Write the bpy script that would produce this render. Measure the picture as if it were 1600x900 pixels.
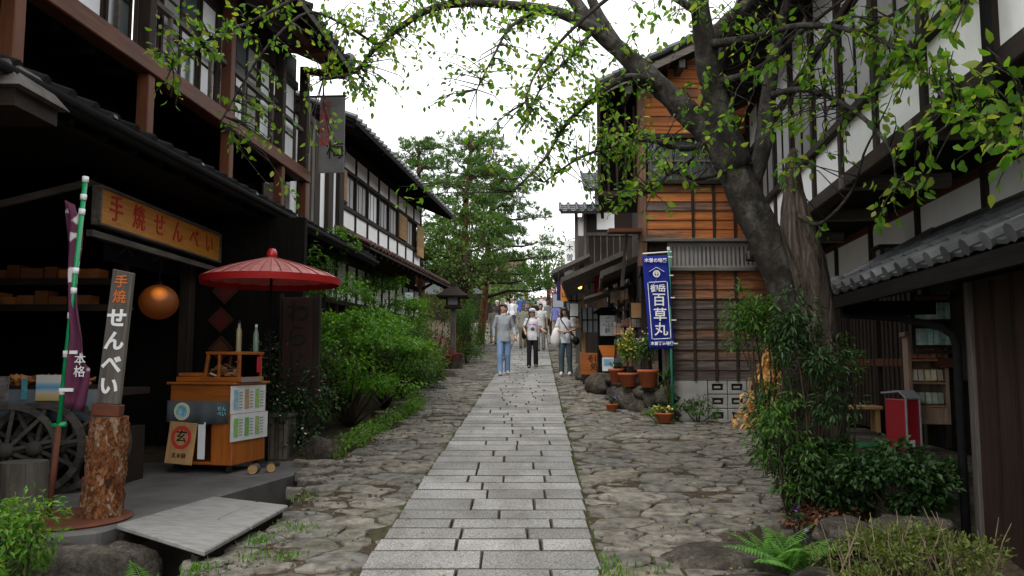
import bpy, bmesh, math, random
import numpy as np
from mathutils import Vector, Matrix, noise
for o in list(bpy.data.objects): bpy.data.objects.remove(o)
S = bpy.context.scene; COL = S.collection
R = math.radians; V = Vector; PI = math.pi
random.seed(7)
rnd = random.random
def uni(a, b): return a + (b-a)*random.random()

# ---------------------------------------------------------------- camera
F = 1250.0; CZ = 1.6; PITCH = math.atan(115/F)
cam = bpy.data.cameras.new('camera'); camo = bpy.data.objects.new('camera', cam); COL.objects.link(camo)
camo.location = (0, 0, CZ); camo.rotation_euler = (PI/2+PITCH, 0, 0)
cam.sensor_width = 36; cam.lens = 36*F/1600; cam.clip_end = 3000; cam.clip_start = 0.05
S.camera = camo
# ---------------------------------------------------------------- sky, sun, exposure
SUN = V((-.30, -.48, .82)).normalized()
w = bpy.data.worlds.new('World'); S.world = w; w.use_nodes = True
nt = w.node_tree; bg = nt.nodes['Background']; bg.inputs[1].default_value = 0.12
sk = nt.nodes.new('ShaderNodeTexSky'); sk.sky_type = 'NISHITA'; sk.sun_disc = False
sk.sun_elevation = math.asin(SUN.z); sk.sun_rotation = math.atan2(SUN.x, SUN.y)
sk.dust_density = 4; sk.air_density = 1.0
hs = nt.nodes.new('ShaderNodeHueSaturation'); hs.inputs['Saturation'].default_value = .15; hs.inputs['Value'].default_value = 1.5
tc = nt.nodes.new('ShaderNodeTexCoord'); nz = nt.nodes.new('ShaderNodeTexNoise'); nz.inputs['Scale'].default_value = 2.5; nz.inputs['Detail'].default_value = 4
rp = nt.nodes.new('ShaderNodeValToRGB'); rp.color_ramp.elements[0].color = (9.5, 9.7, 10, 1); rp.color_ramp.elements[1].color = (12, 12, 12, 1)
rp.color_ramp.elements[0].position = .35; rp.color_ramp.elements[1].position = .7
mx = nt.nodes.new('ShaderNodeMix'); mx.data_type = 'RGBA'; mx.inputs[0].default_value = .8
nt.links.new(tc.outputs['Generated'], nz.inputs['Vector']); nt.links.new(nz.outputs['Fac'], rp.inputs['Fac'])
nt.links.new(sk.outputs[0], hs.inputs['Color']); nt.links.new(hs.outputs[0], mx.inputs[6]); nt.links.new(rp.outputs[0], mx.inputs[7])
nt.links.new(mx.outputs[2], bg.inputs[0])
sl = bpy.data.lights.new('sun', 'SUN'); sl.energy = 0.9; sl.angle = R(14); sl.color = (1, .97, .92)
so = bpy.data.objects.new('sun', sl); COL.objects.link(so); so.rotation_euler = SUN.to_track_quat('Z', 'Y').to_euler()
so.location = (6, -4, 14)
S.view_settings.view_transform = 'Standard'; S.view_settings.look = 'None'; S.view_settings.gamma = 1
S.view_settings.use_curve_mapping = False
S.view_settings.exposure = 0.72
S.cycles.use_denoising = True
S.cycles.max_bounces = 6; S.cycles.diffuse_bounces = 4; S.cycles.glossy_bounces = 3; S.cycles.transmission_bounces = 4; S.cycles.transparent_max_bounces = 6

# ---------------------------------------------------------------- picture -> place
def ray(u, v):
    x = (u-800)/F; y = (450-v)/F; c, s = math.cos(PITCH), math.sin(PITCH)
    return V((x, c-y*s, s+y*c))
def at(u, v, Y):
    d = ray(u, v); k = Y/d.y
    return V((d.x*k, Y, CZ+d.z*k))
def herm(kn, y):
    if y <= kn[0][0]: return kn[0][1]
    if y >= kn[-1][0]: return kn[-1][1]
    for i in range(len(kn)-1):
        if y <= kn[i+1][0]:
            x0, a = kn[i]; x1, b = kn[i+1]; h = x1-x0; t = (y-x0)/h
            def sl_(j):
                if j <= 0 or j >= len(kn)-1:
                    j = min(max(j, 0), len(kn)-2) if j <= 0 else len(kn)-2
                    return (kn[j+1][1]-kn[j][1])/(kn[j+1][0]-kn[j][0])
                return (kn[j+1][1]-kn[j-1][1])/(kn[j+1][0]-kn[j-1][0])
            m0, m1 = sl_(i), sl_(i+1)
            return a*(2*t**3-3*t*t+1)+h*m0*(t**3-2*t*t+t)+b*(-2*t**3+3*t*t)+h*m1*(t**3-t*t)
def lin(kn, y):
    if y <= kn[0][0]: return kn[0][1]
    for i in range(len(kn)-1):
        if y <= kn[i+1][0]:
            (a, p), (b, q) = kn[i], kn[i+1]; return p+(q-p)*(y-a)/(b-a)
    return kn[-1][1]
ZK = [(-30, -1.0), (-10, -.55), (0, 0), (6, .384), (12, .768), (19, 1.22), (25, 1.65), (31, 2.12), (38, 2.75), (45, 3.5), (60, 5.1), (80, 7.4), (120, 11), (300, 16)]
def zs(y): return herm(ZK, y)
LK = [(-5, -2.1), (3, -2.05), (4.9, -1.97), (6.3, -1.78), (8.3, -2.02), (9.1, -1.78), (12.9, -1.45), (14.3, -1.55), (16.7, -1.9), (21, -1.4), (28, -1.45), (50, -1.6), (120, -1)]
RK = [(-5, 1.5), (3, 1.5), (4.8, 1.54), (5.8, 1.6), (6.5, 2.2), (9.3, 3.0), (11.6, 3.6), (11.75, 2.3), (13, 1.95), (16, 1.75), (21, 1.87), (29, 2.4), (45, 3), (120, 4)]
def ledge(y): return lin(LK, y)
def redge(y): return lin(RK, y)
def pathc(y): return -.195+(y-4.8)*.033 if y < 60 else 1.63
def pathL(y): return -.92+(y-4.94)*.0345
def pathR(y): return .53+(y-4.9)*.0335
def sm(t): t = min(max(t, 0), 1); return t*t*(3-2*t)
def g(x, y):
    z = zs(y)
    t = ledge(y)-x
    if t > 0:
        if y < 9.0: z -= .55*sm(t/.18)*(1-sm((y-8.0)/.8))
        z -= .06*sm(t/.2)
    t = x-redge(y)
    if t > 0 and y < 11.7:
        d = sm(t/.2)
        z -= .5*d*(1-sm((y-5.9)/.7))*(1-sm((x-2.2)/.6))
        z += .36*sm((x-2.8)/.7)*(1-sm((y-8.2)/1.2))
        z -= .04*d
    if abs(x) > 12: z += .12*(abs(x)-12)*min(max(y, 0)/60, 1)
    return z
def onG(u, v):
    d = ray(u, v); y = 2.5
    while y < 150:
        k = y/d.y; p = V((d.x*k, y, CZ+d.z*k))
        if p.z <= zs(y): return V((p.x, y, g(p.x, y)))
        y += .01
    return p

# ---------------------------------------------------------------- mesh builder
class MB:
    def __init__(s, M=None): s.v = []; s.f = []; s.M = M
    def add(s, vs, fs):
        b = len(s.v)
        if s.M is not None: vs = [s.M @ V(p) for p in vs]
        s.v.extend(tuple(p) for p in vs); s.f.extend(tuple(i+b for i in f) for f in fs); return s
    def bx(s, x0, x1, y0, y1, z0, z1):
        return s.add([(x0,y0,z0),(x1,y0,z0),(x1,y1,z0),(x0,y1,z0),(x0,y0,z1),(x1,y0,z1),(x1,y1,z1),(x0,y1,z1)],
              [(0,3,2,1),(4,5,6,7),(0,1,5,4),(1,2,6,5),(2,3,7,6),(3,0,4,7)])
    def box(s, c, d, rz=0, rx=0, ry=0):
        M = Matrix.Translation(c) @ Matrix.Rotation(rz,4,'Z') @ Matrix.Rotation(ry,4,'Y') @ Matrix.Rotation(rx,4,'X')
        q = MB(M); q.bx(-d[0]/2,d[0]/2,-d[1]/2,d[1]/2,-d[2]/2,d[2]/2); return s.add(q.v, q.f)
    def bar(s, p, q, w, h=None, up=(0,0,1)):
        p = V(p); q = V(q); h = h or w; d = (q-p).normalized(); up = V(up)
        if abs(d.dot(up)) > .99: up = V((0,1,0))
        a = d.cross(up).normalized()*(w/2); b = a.cross(d).normalized()*(h/2)
        vs = [p-a-b,p+a-b,p+a+b,p-a+b,q-a-b,q+a-b,q+a+b,q-a+b]
        return s.add(vs, [(3,2,1,0),(4,5,6,7),(0,1,5,4),(1,2,6,5),(2,3,7,6),(3,0,4,7)])
    def tube(s, pts, r, n=8, cap=True, wob=0):
        pts = [V(p) for p in pts]; k = len(pts)
        if not hasattr(r, '__len__'): r = [r]*k
        vs = []; fs = []; a = None
        for i, p in enumerate(pts):
            d = (pts[min(i+1,k-1)]-pts[max(i-1,0)]).normalized()
            if a is None:
                a = d.orthogonal().normalized()
            else:
                a = (a-d*a.dot(d)); a = a.normalized() if a.length > 1e-5 else d.orthogonal().normalized()
            b = d.cross(a)
            for j in range(n):
                t = 2*PI*j/n; rr = r[i]*(1+(uni(-wob,wob) if wob else 0))
                vs.append(p+(a*math.cos(t)+b*math.sin(t))*rr)
        for i in range(k-1):
            for j in range(n): fs.append((i*n+j, i*n+(j+1)%n, (i+1)*n+(j+1)%n, (i+1)*n+j))
        if cap: fs += [tuple(reversed(range(n))), tuple(range((k-1)*n, k*n))]
        return s.add(vs, fs)
    def lathe(s, prof, c=(0,0,0), n=24):
        c = V(c); vs = []; fs = []; k = len(prof)
        for r, z in prof:
            for j in range(n): vs.append(c+V((r*math.cos(2*PI*j/n), r*math.sin(2*PI*j/n), z)))
        for i in range(k-1):
            for j in range(n): fs.append((i*n+j, i*n+(j+1)%n, (i+1)*n+(j+1)%n, (i+1)*n+j))
        if prof[0][0] > 1e-4: fs.append(tuple(reversed(range(n))))
        if prof[-1][0] > 1e-4: fs.append(tuple(range((k-1)*n, k*n)))
        return s.add(vs, fs)
    def prism(s, pts, ext):
        n = len(pts); e = V(ext); a = [V(p) for p in pts]
        return s.add(a+[p+e for p in a], [tuple(reversed(range(n))), tuple(range(n,2*n))]+[(i,(i+1)%n,n+(i+1)%n,n+i) for i in range(n)])
    def ell(s, c, r, n=12, m=8, nz_=0, fr=2.0, seed=0):
        c = V(c); vs = []; fs = []
        for i in range(m+1):
            t = PI*i/m
            for j in range(n):
                p = 2*PI*j/n; d = V((math.sin(t)*math.cos(p), math.sin(t)*math.sin(p), math.cos(t)))
                k = 1+(nz_*noise.noise(d*fr+V((seed,seed*.7,seed*1.3))) if nz_ else 0)
                vs.append(c+V((d.x*r[0]*k, d.y*r[1]*k, d.z*r[2]*k)))
        for i in range(m):
            for j in range(n): fs.append((i*n+j,(i+1)*n+j,(i+1)*n+(j+1)%n,i*n+(j+1)%n))
        return s.add(vs, fs)
    def loft(s, rings, n=14):
        vs = []; fs = []; k = len(rings)
        for (x, y, z, rx, ry) in rings:
            for j in range(n): vs.append((x+rx*math.cos(2*PI*j/n), y+ry*math.sin(2*PI*j/n), z))
        for i in range(k-1):
            for j in range(n): fs.append((i*n+j, i*n+(j+1)%n, (i+1)*n+(j+1)%n, (i+1)*n+j))
        fs += [tuple(reversed(range(n))), tuple(range((k-1)*n, k*n))]
        return s.add(vs, fs)
    def leaf(s, p, d, nrm, L, W, full=False):
        d = d.normalized(); a = d.cross(nrm)
        if a.length < 1e-4: a = d.orthogonal()
        a.normalize(); nn = a.cross(d)
        if full:
            vs = [p, p+d*L*.28+a*W*.46+nn*W*.12, p+d*L*.62+a*W*.42+nn*W*.1-nn*L*.03, p+d*L-nn*L*.14, p+d*L*.62-a*W*.42+nn*W*.1-nn*L*.03, p+d*L*.28-a*W*.46+nn*W*.12, p+d*L*.33, p+d*L*.66-nn*L*.04]
            return s.add(vs, [(0,6,1),(6,7,2,1),(7,3,2),(0,5,6),(6,5,4,7),(7,4,3)])
        vs = [p, p+d*L*.45+a*W*.5+nn*W*.12, p+d*L-nn*L*.1, p+d*L*.45-a*W*.5+nn*W*.12]
        return s.add(vs, [(0,2,1),(0,3,2)])
    def build(s, name, mat, parent=None, smooth=False, bev=0, loc=None):
        me = bpy.data.meshes.new(name)
        v = s.v
        if loc is not None: v = [(a-loc[0], b-loc[1], c-loc[2]) for a, b, c in v]
        me.from_pydata(v, [], s.f); me.validate(); me.update()
        if mat: me.materials.append(mat)
        if smooth: me.polygons.foreach_set('use_smooth', [True]*len(me.polygons))
        o = bpy.data.objects.new(name, me); COL.objects.link(o)
        if parent: o.parent = parent
        if loc is not None: o.location = loc
        if bev:
            b = o.modifiers.new('bevel', 'BEVEL'); b.width = bev; b.segments = 1; b.limit_method = 'ANGLE'; b.angle_limit = R(40)
        return o
def tag(o, label=None, cat=None, group=None, kind=None):
    if label: o['label'] = label
    if cat: o['category'] = cat
    if group: o['group'] = group
    if kind: o['kind'] = kind
    return o
def thing(name, label, cat, loc=(0,0,0), rz=0, group=None):
    o = bpy.data.objects.new(name, None); o.empty_display_size = .2; COL.objects.link(o)
    o.location = loc; o.rotation_euler = (0, 0, rz)
    return tag(o, label, cat, group)
def off(loc): return Matrix.Translation(-V(loc))
def dup(root, loc, rz, label=None, sc=None):
    r = root.copy(); COL.objects.link(r); r.location = loc; r.rotation_euler = (0, 0, rz)
    if sc: r.scale = sc
    if label: r['label'] = label
    for ch in list(root.children):
        c = ch.copy(); COL.objects.link(c); c.parent = r
        for gg in ch.children:
            d = gg.copy(); COL.objects.link(d); d.parent = c
    return r
def evalmesh(o):
    dg = bpy.context.evaluated_depsgraph_get()
    return bpy.data.meshes.new_from_object(o.evaluated_get(dg))
FRONT = Matrix.Rotation(PI/2, 4, 'X')                                  # faces the viewer (-y)
STREET = Matrix(((0,0,1,0),(1,0,0,0),(0,1,0,0),(0,0,0,1)))             # faces +x, reads towards +y
def letters(body, size, M, mat, parent, name='lettering', depth=.004, bold=.0, spacing=1.0):
    c = bpy.data.curves.new('t', 'FONT'); c.body = body; c.size = size; c.align_x = 'CENTER'; c.align_y = 'CENTER'
    c.extrude = depth/2; c.offset = bold; c.space_line = spacing; c.resolution_u = 3
    o = bpy.data.objects.new('t', c); COL.objects.link(o); me = evalmesh(o); bpy.data.objects.remove(o)
    me.transform(M); me.materials.clear(); me.materials.append(mat)
    r = bpy.data.objects.new(name, me); COL.objects.link(r); r.parent = parent
    return r
def remesh(m, vox, name, mat, parent, it=4):
    o = m.build(name, mat); md = o.modifiers.new('r', 'REMESH'); md.mode = 'VOXEL'; md.voxel_size = vox
    ms = o.modifiers.new('s', 'SMOOTH'); ms.iterations = it; ms.factor = .5
    me = evalmesh(o); bpy.data.objects.remove(o)
    me.polygons.foreach_set('use_smooth', [True]*len(me.polygons))
    me.materials.clear(); me.materials.append(mat)
    r = bpy.data.objects.new(name, me); COL.objects.link(r); r.parent = parent
    return r

# ---------------------------------------------------------------- materials
class N:
    def __init__(s, name):
        s.m = bpy.data.materials.new(name); s.m.use_nodes = True; s.t = s.m.node_tree; s.b = s.t.nodes['Principled BSDF']
        s.out = s.t.nodes['Material Output']
    def n(s, ty, **k):
        x = s.t.nodes.new('ShaderNode'+ty)
        for a, b in k.items(): setattr(x, a, b)
        return x
    def l(s, a, b): s.t.links.new(a, b)
    def coord(s, scale=(1,1,1), out='Object', rot=(0,0,0)):
        c = s.n('TexCoord'); mp = s.n('Mapping'); mp.inputs['Scale'].default_value = scale; mp.inputs['Rotation'].default_value = rot
        s.l(c.outputs[out], mp.inputs['Vector']); return mp.outputs[0]
    def noise(s, vec, scale, detail=5, rough=.6, dist=0):
        x = s.n('TexNoise'); x.inputs['Scale'].default_value = scale; x.inputs['Detail'].default_value = detail
        x.inputs['Roughness'].default_value = rough; x.inputs['Distortion'].default_value = dist
        s.l(vec, x.inputs['Vector']); return x.outputs['Fac']
    def ramp(s, fac, stops):
        x = s.n('ValToRGB'); e = x.color_ramp.elements
        while len(e) < len(stops): e.new(.5)
        for i, (p, c) in enumerate(stops): e[i].position = p; e[i].color = tuple(c)+(1,) if len(c) == 3 else c
        s.l(fac, x.inputs['Fac']); return x.outputs[0]
    def mix(s, fac, a, b, mode='MIX'):
        x = s.n('Mix', data_type='RGBA', blend_type=mode)
        for i, q in ((0, fac), (6, a), (7, b)):
            if hasattr(q, 'is_output') or hasattr(q, 'links'): s.l(q, x.inputs[i])
            else: x.inputs[i].default_value = q if i == 0 else (tuple(q)+(1,) if len(q) == 3 else q)
        return x.outputs[2]
    def island(s):
        x = s.n('NewGeometry'); return x.outputs['Random Per Island']
    def bump(s, h, st=.3, dist=.02):
        x = s.n('Bump'); x.inputs['Strength'].default_value = st; x.inputs['Distance'].default_value = dist
        s.l(h, x.inputs['Height']); s.l(x.outputs[0], s.b.inputs['Normal'])
    def fin(s, col, rough=.7, spec=.3):
        if hasattr(col, 'links'): s.l(col, s.b.inputs['Base Color'])
        else: s.b.inputs['Base Color'].default_value = tuple(col)+(1,)
        s.b.inputs['Roughness'].default_value = rough; s.b.inputs['Specular IOR Level'].default_value = spec
        return s.m
def wood(name, c1, c2, axis='x', rough=.75, isl=.35, sc=3.0, spec=.25, bump=.35):
    n = N(name); k = {'x': (.6,9,9), 'y': (9,.6,9), 'z': (9,9,.6)}[axis]
    v = n.coord(k); f = n.noise(v, sc, 7, .65, .6)
    col = n.ramp(f, [(.3, c1), (.7, c2)])
    big = n.noise(n.coord((1,1,1)), 1.3, 3)
    col = n.mix(1, col, n.ramp(big, [(.3, (.65,.65,.65)), (.7, (1.15,1.12,1.1))]), 'MULTIPLY')
    if isl:
        i = n.island(); col = n.mix(1, col, n.ramp(i, [(0, (1-isl,)*3), (1, (1+isl,)*3)]), 'MULTIPLY')
    n.bump(f, bump, .01); return n.fin(col, rough, spec)
def plain(name, c1, c2=None, scale=8, rough=.7, spec=.3, bump=.15, stretch=(1,1,1), isl=0, detail=5):
    n = N(name); c2 = c2 or tuple(x*.8 for x in c1)
    f = n.noise(n.coord(stretch), scale, detail); col = n.ramp(f, [(.3, c2), (.7, c1)])
    if isl: col = n.mix(1, col, n.ramp(n.island(), [(0, (1-isl,)*3), (1, (1+isl,)*3)]), 'MULTIPLY')
    if bump: n.bump(f, bump, .01)
    return n.fin(col, rough, spec)
def leafm(name, c1, c2, c3=None, trans=.4, rough=.5):
    n = N(name); st = [(0, c1), (.6, c2)] + ([(.97, c3)] if c3 else [])
    col = n.ramp(n.island(), st)
    n.fin(col, rough, .35)
    t = n.n('BsdfTranslucent'); m = n.n('MixShader'); m.inputs[0].default_value = trans
    tcx = n.mix(1, col, (1.5, 1.5, .8), 'MULTIPLY'); n.l(tcx, t.inputs['Color'])
    n.l(n.b.outputs[0], m.inputs[1]); n.l(t.outputs[0], m.inputs[2]); n.l(m.outputs[0], n.out.inputs['Surface'])
    return n.m
def emit(name, col, st):
    n = N(name); n.b.inputs['Emission Color'].default_value = tuple(col)+(1,); n.b.inputs['Emission Strength'].default_value = st
    return n.fin(col, .4, .4)
M = {}
for ax in 'xyz':
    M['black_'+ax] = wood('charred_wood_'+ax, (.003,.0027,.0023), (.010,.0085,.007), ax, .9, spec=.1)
    M['dark_'+ax] = wood('dark_wood_'+ax, (.010,.007,.005), (.030,.020,.014), ax, .8)
    M['red_'+ax] = wood('red_brown_wood_'+ax, (.045,.014,.006), (.10,.032,.012), ax, .6)
    M['grey_'+ax] = wood('weathered_wood_'+ax, (.05,.044,.038), (.13,.115,.10), ax, .85)
    M['honey_'+ax] = wood('honey_wood_'+ax, (.22,.058,.009), (.38,.118,.018), ax, .45, spec=.4, isl=.15)
    M['tan_'+ax] = wood('tan_wood_'+ax, (.30,.17,.07), (.45,.28,.13), ax, .7, isl=.2)
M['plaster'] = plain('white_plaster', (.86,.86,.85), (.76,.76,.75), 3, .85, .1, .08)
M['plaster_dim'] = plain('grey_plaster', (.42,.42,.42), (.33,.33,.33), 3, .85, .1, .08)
M['tile_black'] = plain('sooty_tile', (.016,.016,.017), (.007,.007,.008), 5, .85, .12, .25, isl=.35)
M['tile'] = plain('kawara_tile', (.065,.067,.072), (.03,.032,.036), 5, .45, .5, .25, isl=.35)
M['tile_light'] = plain('kawara_tile_weathered', (.095,.097,.10), (.035,.037,.04), 7, .5, .5, .3, isl=.3)
M['tile_brown'] = plain('brown_tile', (.12,.05,.032), (.05,.022,.017), 5, .55, .4, .3, isl=.4)
M['glass'] = plain('window_glass', (.09,.11,.11), (.05,.06,.06), 2, .12, .7, 0)
M['paper'] = plain('shoji_paper', (.72,.74,.74), (.62,.64,.65), 1.5, .6, .3, 0)
M['greypanel'] = plain('grey_board', (.24,.235,.23), (.17,.165,.16), 2.5, .7, .3, .05, (3,3,.7))
def stone_mat():
    n = N('rough_stone'); v = n.coord(); f = n.noise(v, 5, 9, .7, .5); f2 = n.noise(v, 38, 6, .7); f3 = n.noise(v, 1.6, 4)
    col = n.ramp(f, [(.32, (.022,.019,.015)), (.52, (.075,.066,.054)), (.7, (.16,.145,.12))])
    col = n.mix(1, col, n.ramp(f2, [(.32, (.45,.43,.4)), (.6, (1.1,1.08,1.05)), (.75, (1.5,1.5,1.45))]), 'MULTIPLY')
    col = n.mix(n.ramp(f3, [(.56, (0,0,0)), (.68, (.55,.55,.55))]), col, (.035,.05,.014))
    a = n.mix(.35, f, f2); n.bump(a, 1.0, .05); return n.fin(col, .92, .2)
M['stone'] = stone_mat()
M['concrete'] = plain('concrete', (.30,.295,.28), (.20,.195,.18), 4, .9, .2, .25, detail=9)
M['soot_iron'] = plain('sooty_iron', (.012,.012,.012), (.007,.007,.007), 10, .9, .1, .05)
M['iron'] = plain('black_iron', (.02,.02,.02), (.012,.012,.012), 10, .5, .5, .05)
M['rust'] = plain('rusty_iron', (.14,.045,.022), (.07,.022,.013), 6, .8, .3, .2)
M['steel'] = plain('grey_metal', (.4,.4,.41), (.3,.3,.31), 6, .35, .5, .02)
M['terra'] = plain('terracotta', (.44,.12,.05), (.33,.085,.036), 5, .75, .2, .1)
M['soil'] = plain('soil', (.035,.025,.016), (.015,.011,.008), 14, .95, .1, .8)
M['white'] = plain('white_paint', (.8,.8,.79), (.7,.7,.69), 5, .6, .3, .03)
M['ink'] = plain('black_ink', (.012,.012,.012), None, 5, .6, .2, 0)
M['redink'] = plain('red_ink', (.42,.018,.014), (.32,.014,.012), 6, .5, .3, 0)
M['orangeink'] = plain('orange_ink', (.62,.16,.03), (.5,.12,.02), 6, .6, .2, 0)
M['blackcloth'] = plain('black_cloth', (.015,.015,.017), None, 20, .85, .2, .2)
M['skin'] = plain('skin', (.50,.30,.21), (.44,.25,.17), 6, .55, .3, .05)
M['hair'] = plain('black_hair', (.012,.010,.009), (.02,.017,.014), 20, .45, .4, .4, (6,6,1))
M['greyhair'] = plain('grey_hair', (.20,.19,.18), (.10,.095,.09), 20, .5, .3, .4, (6,6,1))
M['bark'] = None
def cloth(name, c, k=.78, bump=.5): return plain('cloth_'+name, c, tuple(x*k for x in c), 7, .9, .15, bump, (1,1,.5))
# ================================================================ SETTING: ground and paving
def ground_mat():
    n = N('earth'); v = n.coord(); f = n.noise(v, 1.2, 8); f2 = n.noise(v, 14, 6)
    col = n.ramp(f2, [(.3, (.030,.022,.014)), (.7, (.085,.066,.045))])
    moss = n.ramp(f, [(.60, (0,0,0)), (.72, (.6,.6,.6))])
    col = n.mix(moss, col, (.035,.06,.014)); n.bump(f2, .8, .03); return n.fin(col, .95, .1)
M['earth'] = ground_mat()
def sheet():
    xs = [-400,-200,-100,-60,-40,-25,-16]+list(np.arange(-12,-3,.6))+list(np.arange(-3,4.4,.09))+list(np.arange(4.4,12,.6))+[16,25,40,60,100,200,400]
    ys = [-60,-30,-15,-8,-4,0,2]+list(np.arange(3,17,.13))+list(np.arange(17,60,.8))+list(np.arange(60,130,6))+[180,300,600]
    m = MB(); vs = [(x, y, g(x, y)-.012+.010*noise.noise(V((x*3,y*3,0)))) for y in ys for x in xs]; nx = len(xs)
    m.add(vs, [(j*nx+i, j*nx+i+1, (j+1)*nx+i+1, (j+1)*nx+i) for j in range(len(ys)-1) for i in range(nx-1)])
    o = m.build('ground', M['earth'], smooth=True); tag(o, kind='structure')
sheet()
# --- granite path, individually laid slabs
def granite():
    n = N('granite_slab'); v = n.coord(); f = n.noise(v, 75, 4, .8); f2 = n.noise(v, 2.2, 6)
    col = n.ramp(f, [(.36, (.085,.083,.081)), (.5, (.28,.277,.27)), (.66, (.46,.455,.445))])
    col = n.mix(1, col, n.ramp(f2, [(.3, (.66,.645,.61)), (.5, (.93,.925,.91)), (.72, (1.06,1.06,1.05))]), 'MULTIPLY'); col = n.mix(1, col, n.ramp(n.noise(n.coord((1.6,.25,1)), 1.5, 4), [(.36, (.82,.81,.79)), (.55, (1.04,1.04,1.04))]), 'MULTIPLY')
    col = n.mix(1, col, n.ramp(n.island(), [(0, (.66,.655,.64)), (.5, (.95,.945,.935)), (1, (1.12,1.11,1.09))]), 'MULTIPLY')
    n.bump(n.noise(v, 60, 4), .35, .006); return n.fin(col, .8, .3)
def slab_path():
    m = MB(); y = 2.2; random.seed(3)
    while y < 62:
        d = random.choice([.2,.25,.27,.3,.34,.37]) if y < 30 else .5
        xl, xr = pathL(y+d/2)+uni(-.012,.012), pathR(y+d/2)+uni(-.012,.012); W = xr-xl; cuts = [0]; x = 0
        while True:
            x += uni(.30, .85)
            if W-x < .24: break
            cuts.append(x)
        cuts.append(W)
        for a, b in zip(cuts[:-1], cuts[1:]):
            gp = uni(.003,.007); gy = uni(.0035,.006); x0, x1, y0, y1 = xl+a+gp, xl+b-gp, y+gy, y+d-gy; t = uni(-.0015,.0015); tl = uni(-.003,.003)
            e = .0055+uni(0,.003); P = []
            def zz(xx, yy): return zs(yy)+.028+t+tl*((xx-x0)/(x1-x0)-.5)
            o_ = [(x0,y0),(x1,y0),(x1,y1),(x0,y1)]; i_ = [(a_[0]+uni(-.003,.005)*(1 if q_ in (0,3) else -1), a_[1]+uni(-.003,.005)*(1 if q_ < 2 else -1)) for q_, a_ in enumerate([(x0+e,y0+e),(x1-e,y0+e),(x1-e,y1-e),(x0+e,y1-e)])]
            vs = [(p[0],p[1],zz(*p)-.08) for p in o_]+[(p[0],p[1],zz(*p)-.007) for p in o_]+[(p[0],p[1],zz(*p)) for p in i_]
            m.add(vs, [(i,(i+1)%4,4+(i+1)%4,4+i) for i in range(4)]+[(4+i,4+(i+1)%4,8+(i+1)%4,8+i) for i in range(4)]+[(8,9,10,11)])
        y += d
    o = m.build('path', granite()); tag(o, kind='structure')
    o.data.materials.append(plain('joint_dirt', (.115,.10,.08), (.05,.043,.034), 30, .95, .1, .5))
    o.data.polygons.foreach_set('material_index', [0 if i % 9 == 8 else 1 for i in range(len(o.data.polygons))])
slab_path()
# --- crazy paving on both sides: clipped voronoi stones, each with its own height and rounding
def flag_mat():
    n = N('flagstone'); v = n.coord(); f = n.noise(v, 9, 8, .65); f2 = n.noise(v, 1.1, 4)
    col = n.ramp(f, [(.30, (.05,.046,.04)), (.5, (.145,.135,.117)), (.72, (.265,.25,.225))])
    i = n.island()
    col = n.mix(1, col, n.ramp(i, [(0, (.66,.65,.63)), (.35, (1,.96,.89)), (.6, (.85,.87,.86)), (.82, (1.12,1.04,.90)), (1, (1.22,1.20,1.15))]), 'MULTIPLY')
    moss = n.ramp(f2, [(.56, (0,0,0)), (.7, (.35,.35,.35))]); col = n.mix(moss, col, (.06,.075,.025))
    n.bump(f, .9, .02); return n.fin(col, .85, .25)
def clip(poly, px, py, nx, ny):
    out = []; k = len(poly)
    for i in range(k):
        a, b = poly[i], poly[(i+1)%k]; da = (a[0]-px)*nx+(a[1]-py)*ny; db = (b[0]-px)*nx+(b[1]-py)*ny
        if da <= 0: out.append(a)
        if da*db < 0:
            t = da/(da-db); out.append((a[0]+(b[0]-a[0])*t, a[1]+(b[1]-a[1])*t))
    return out
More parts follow.
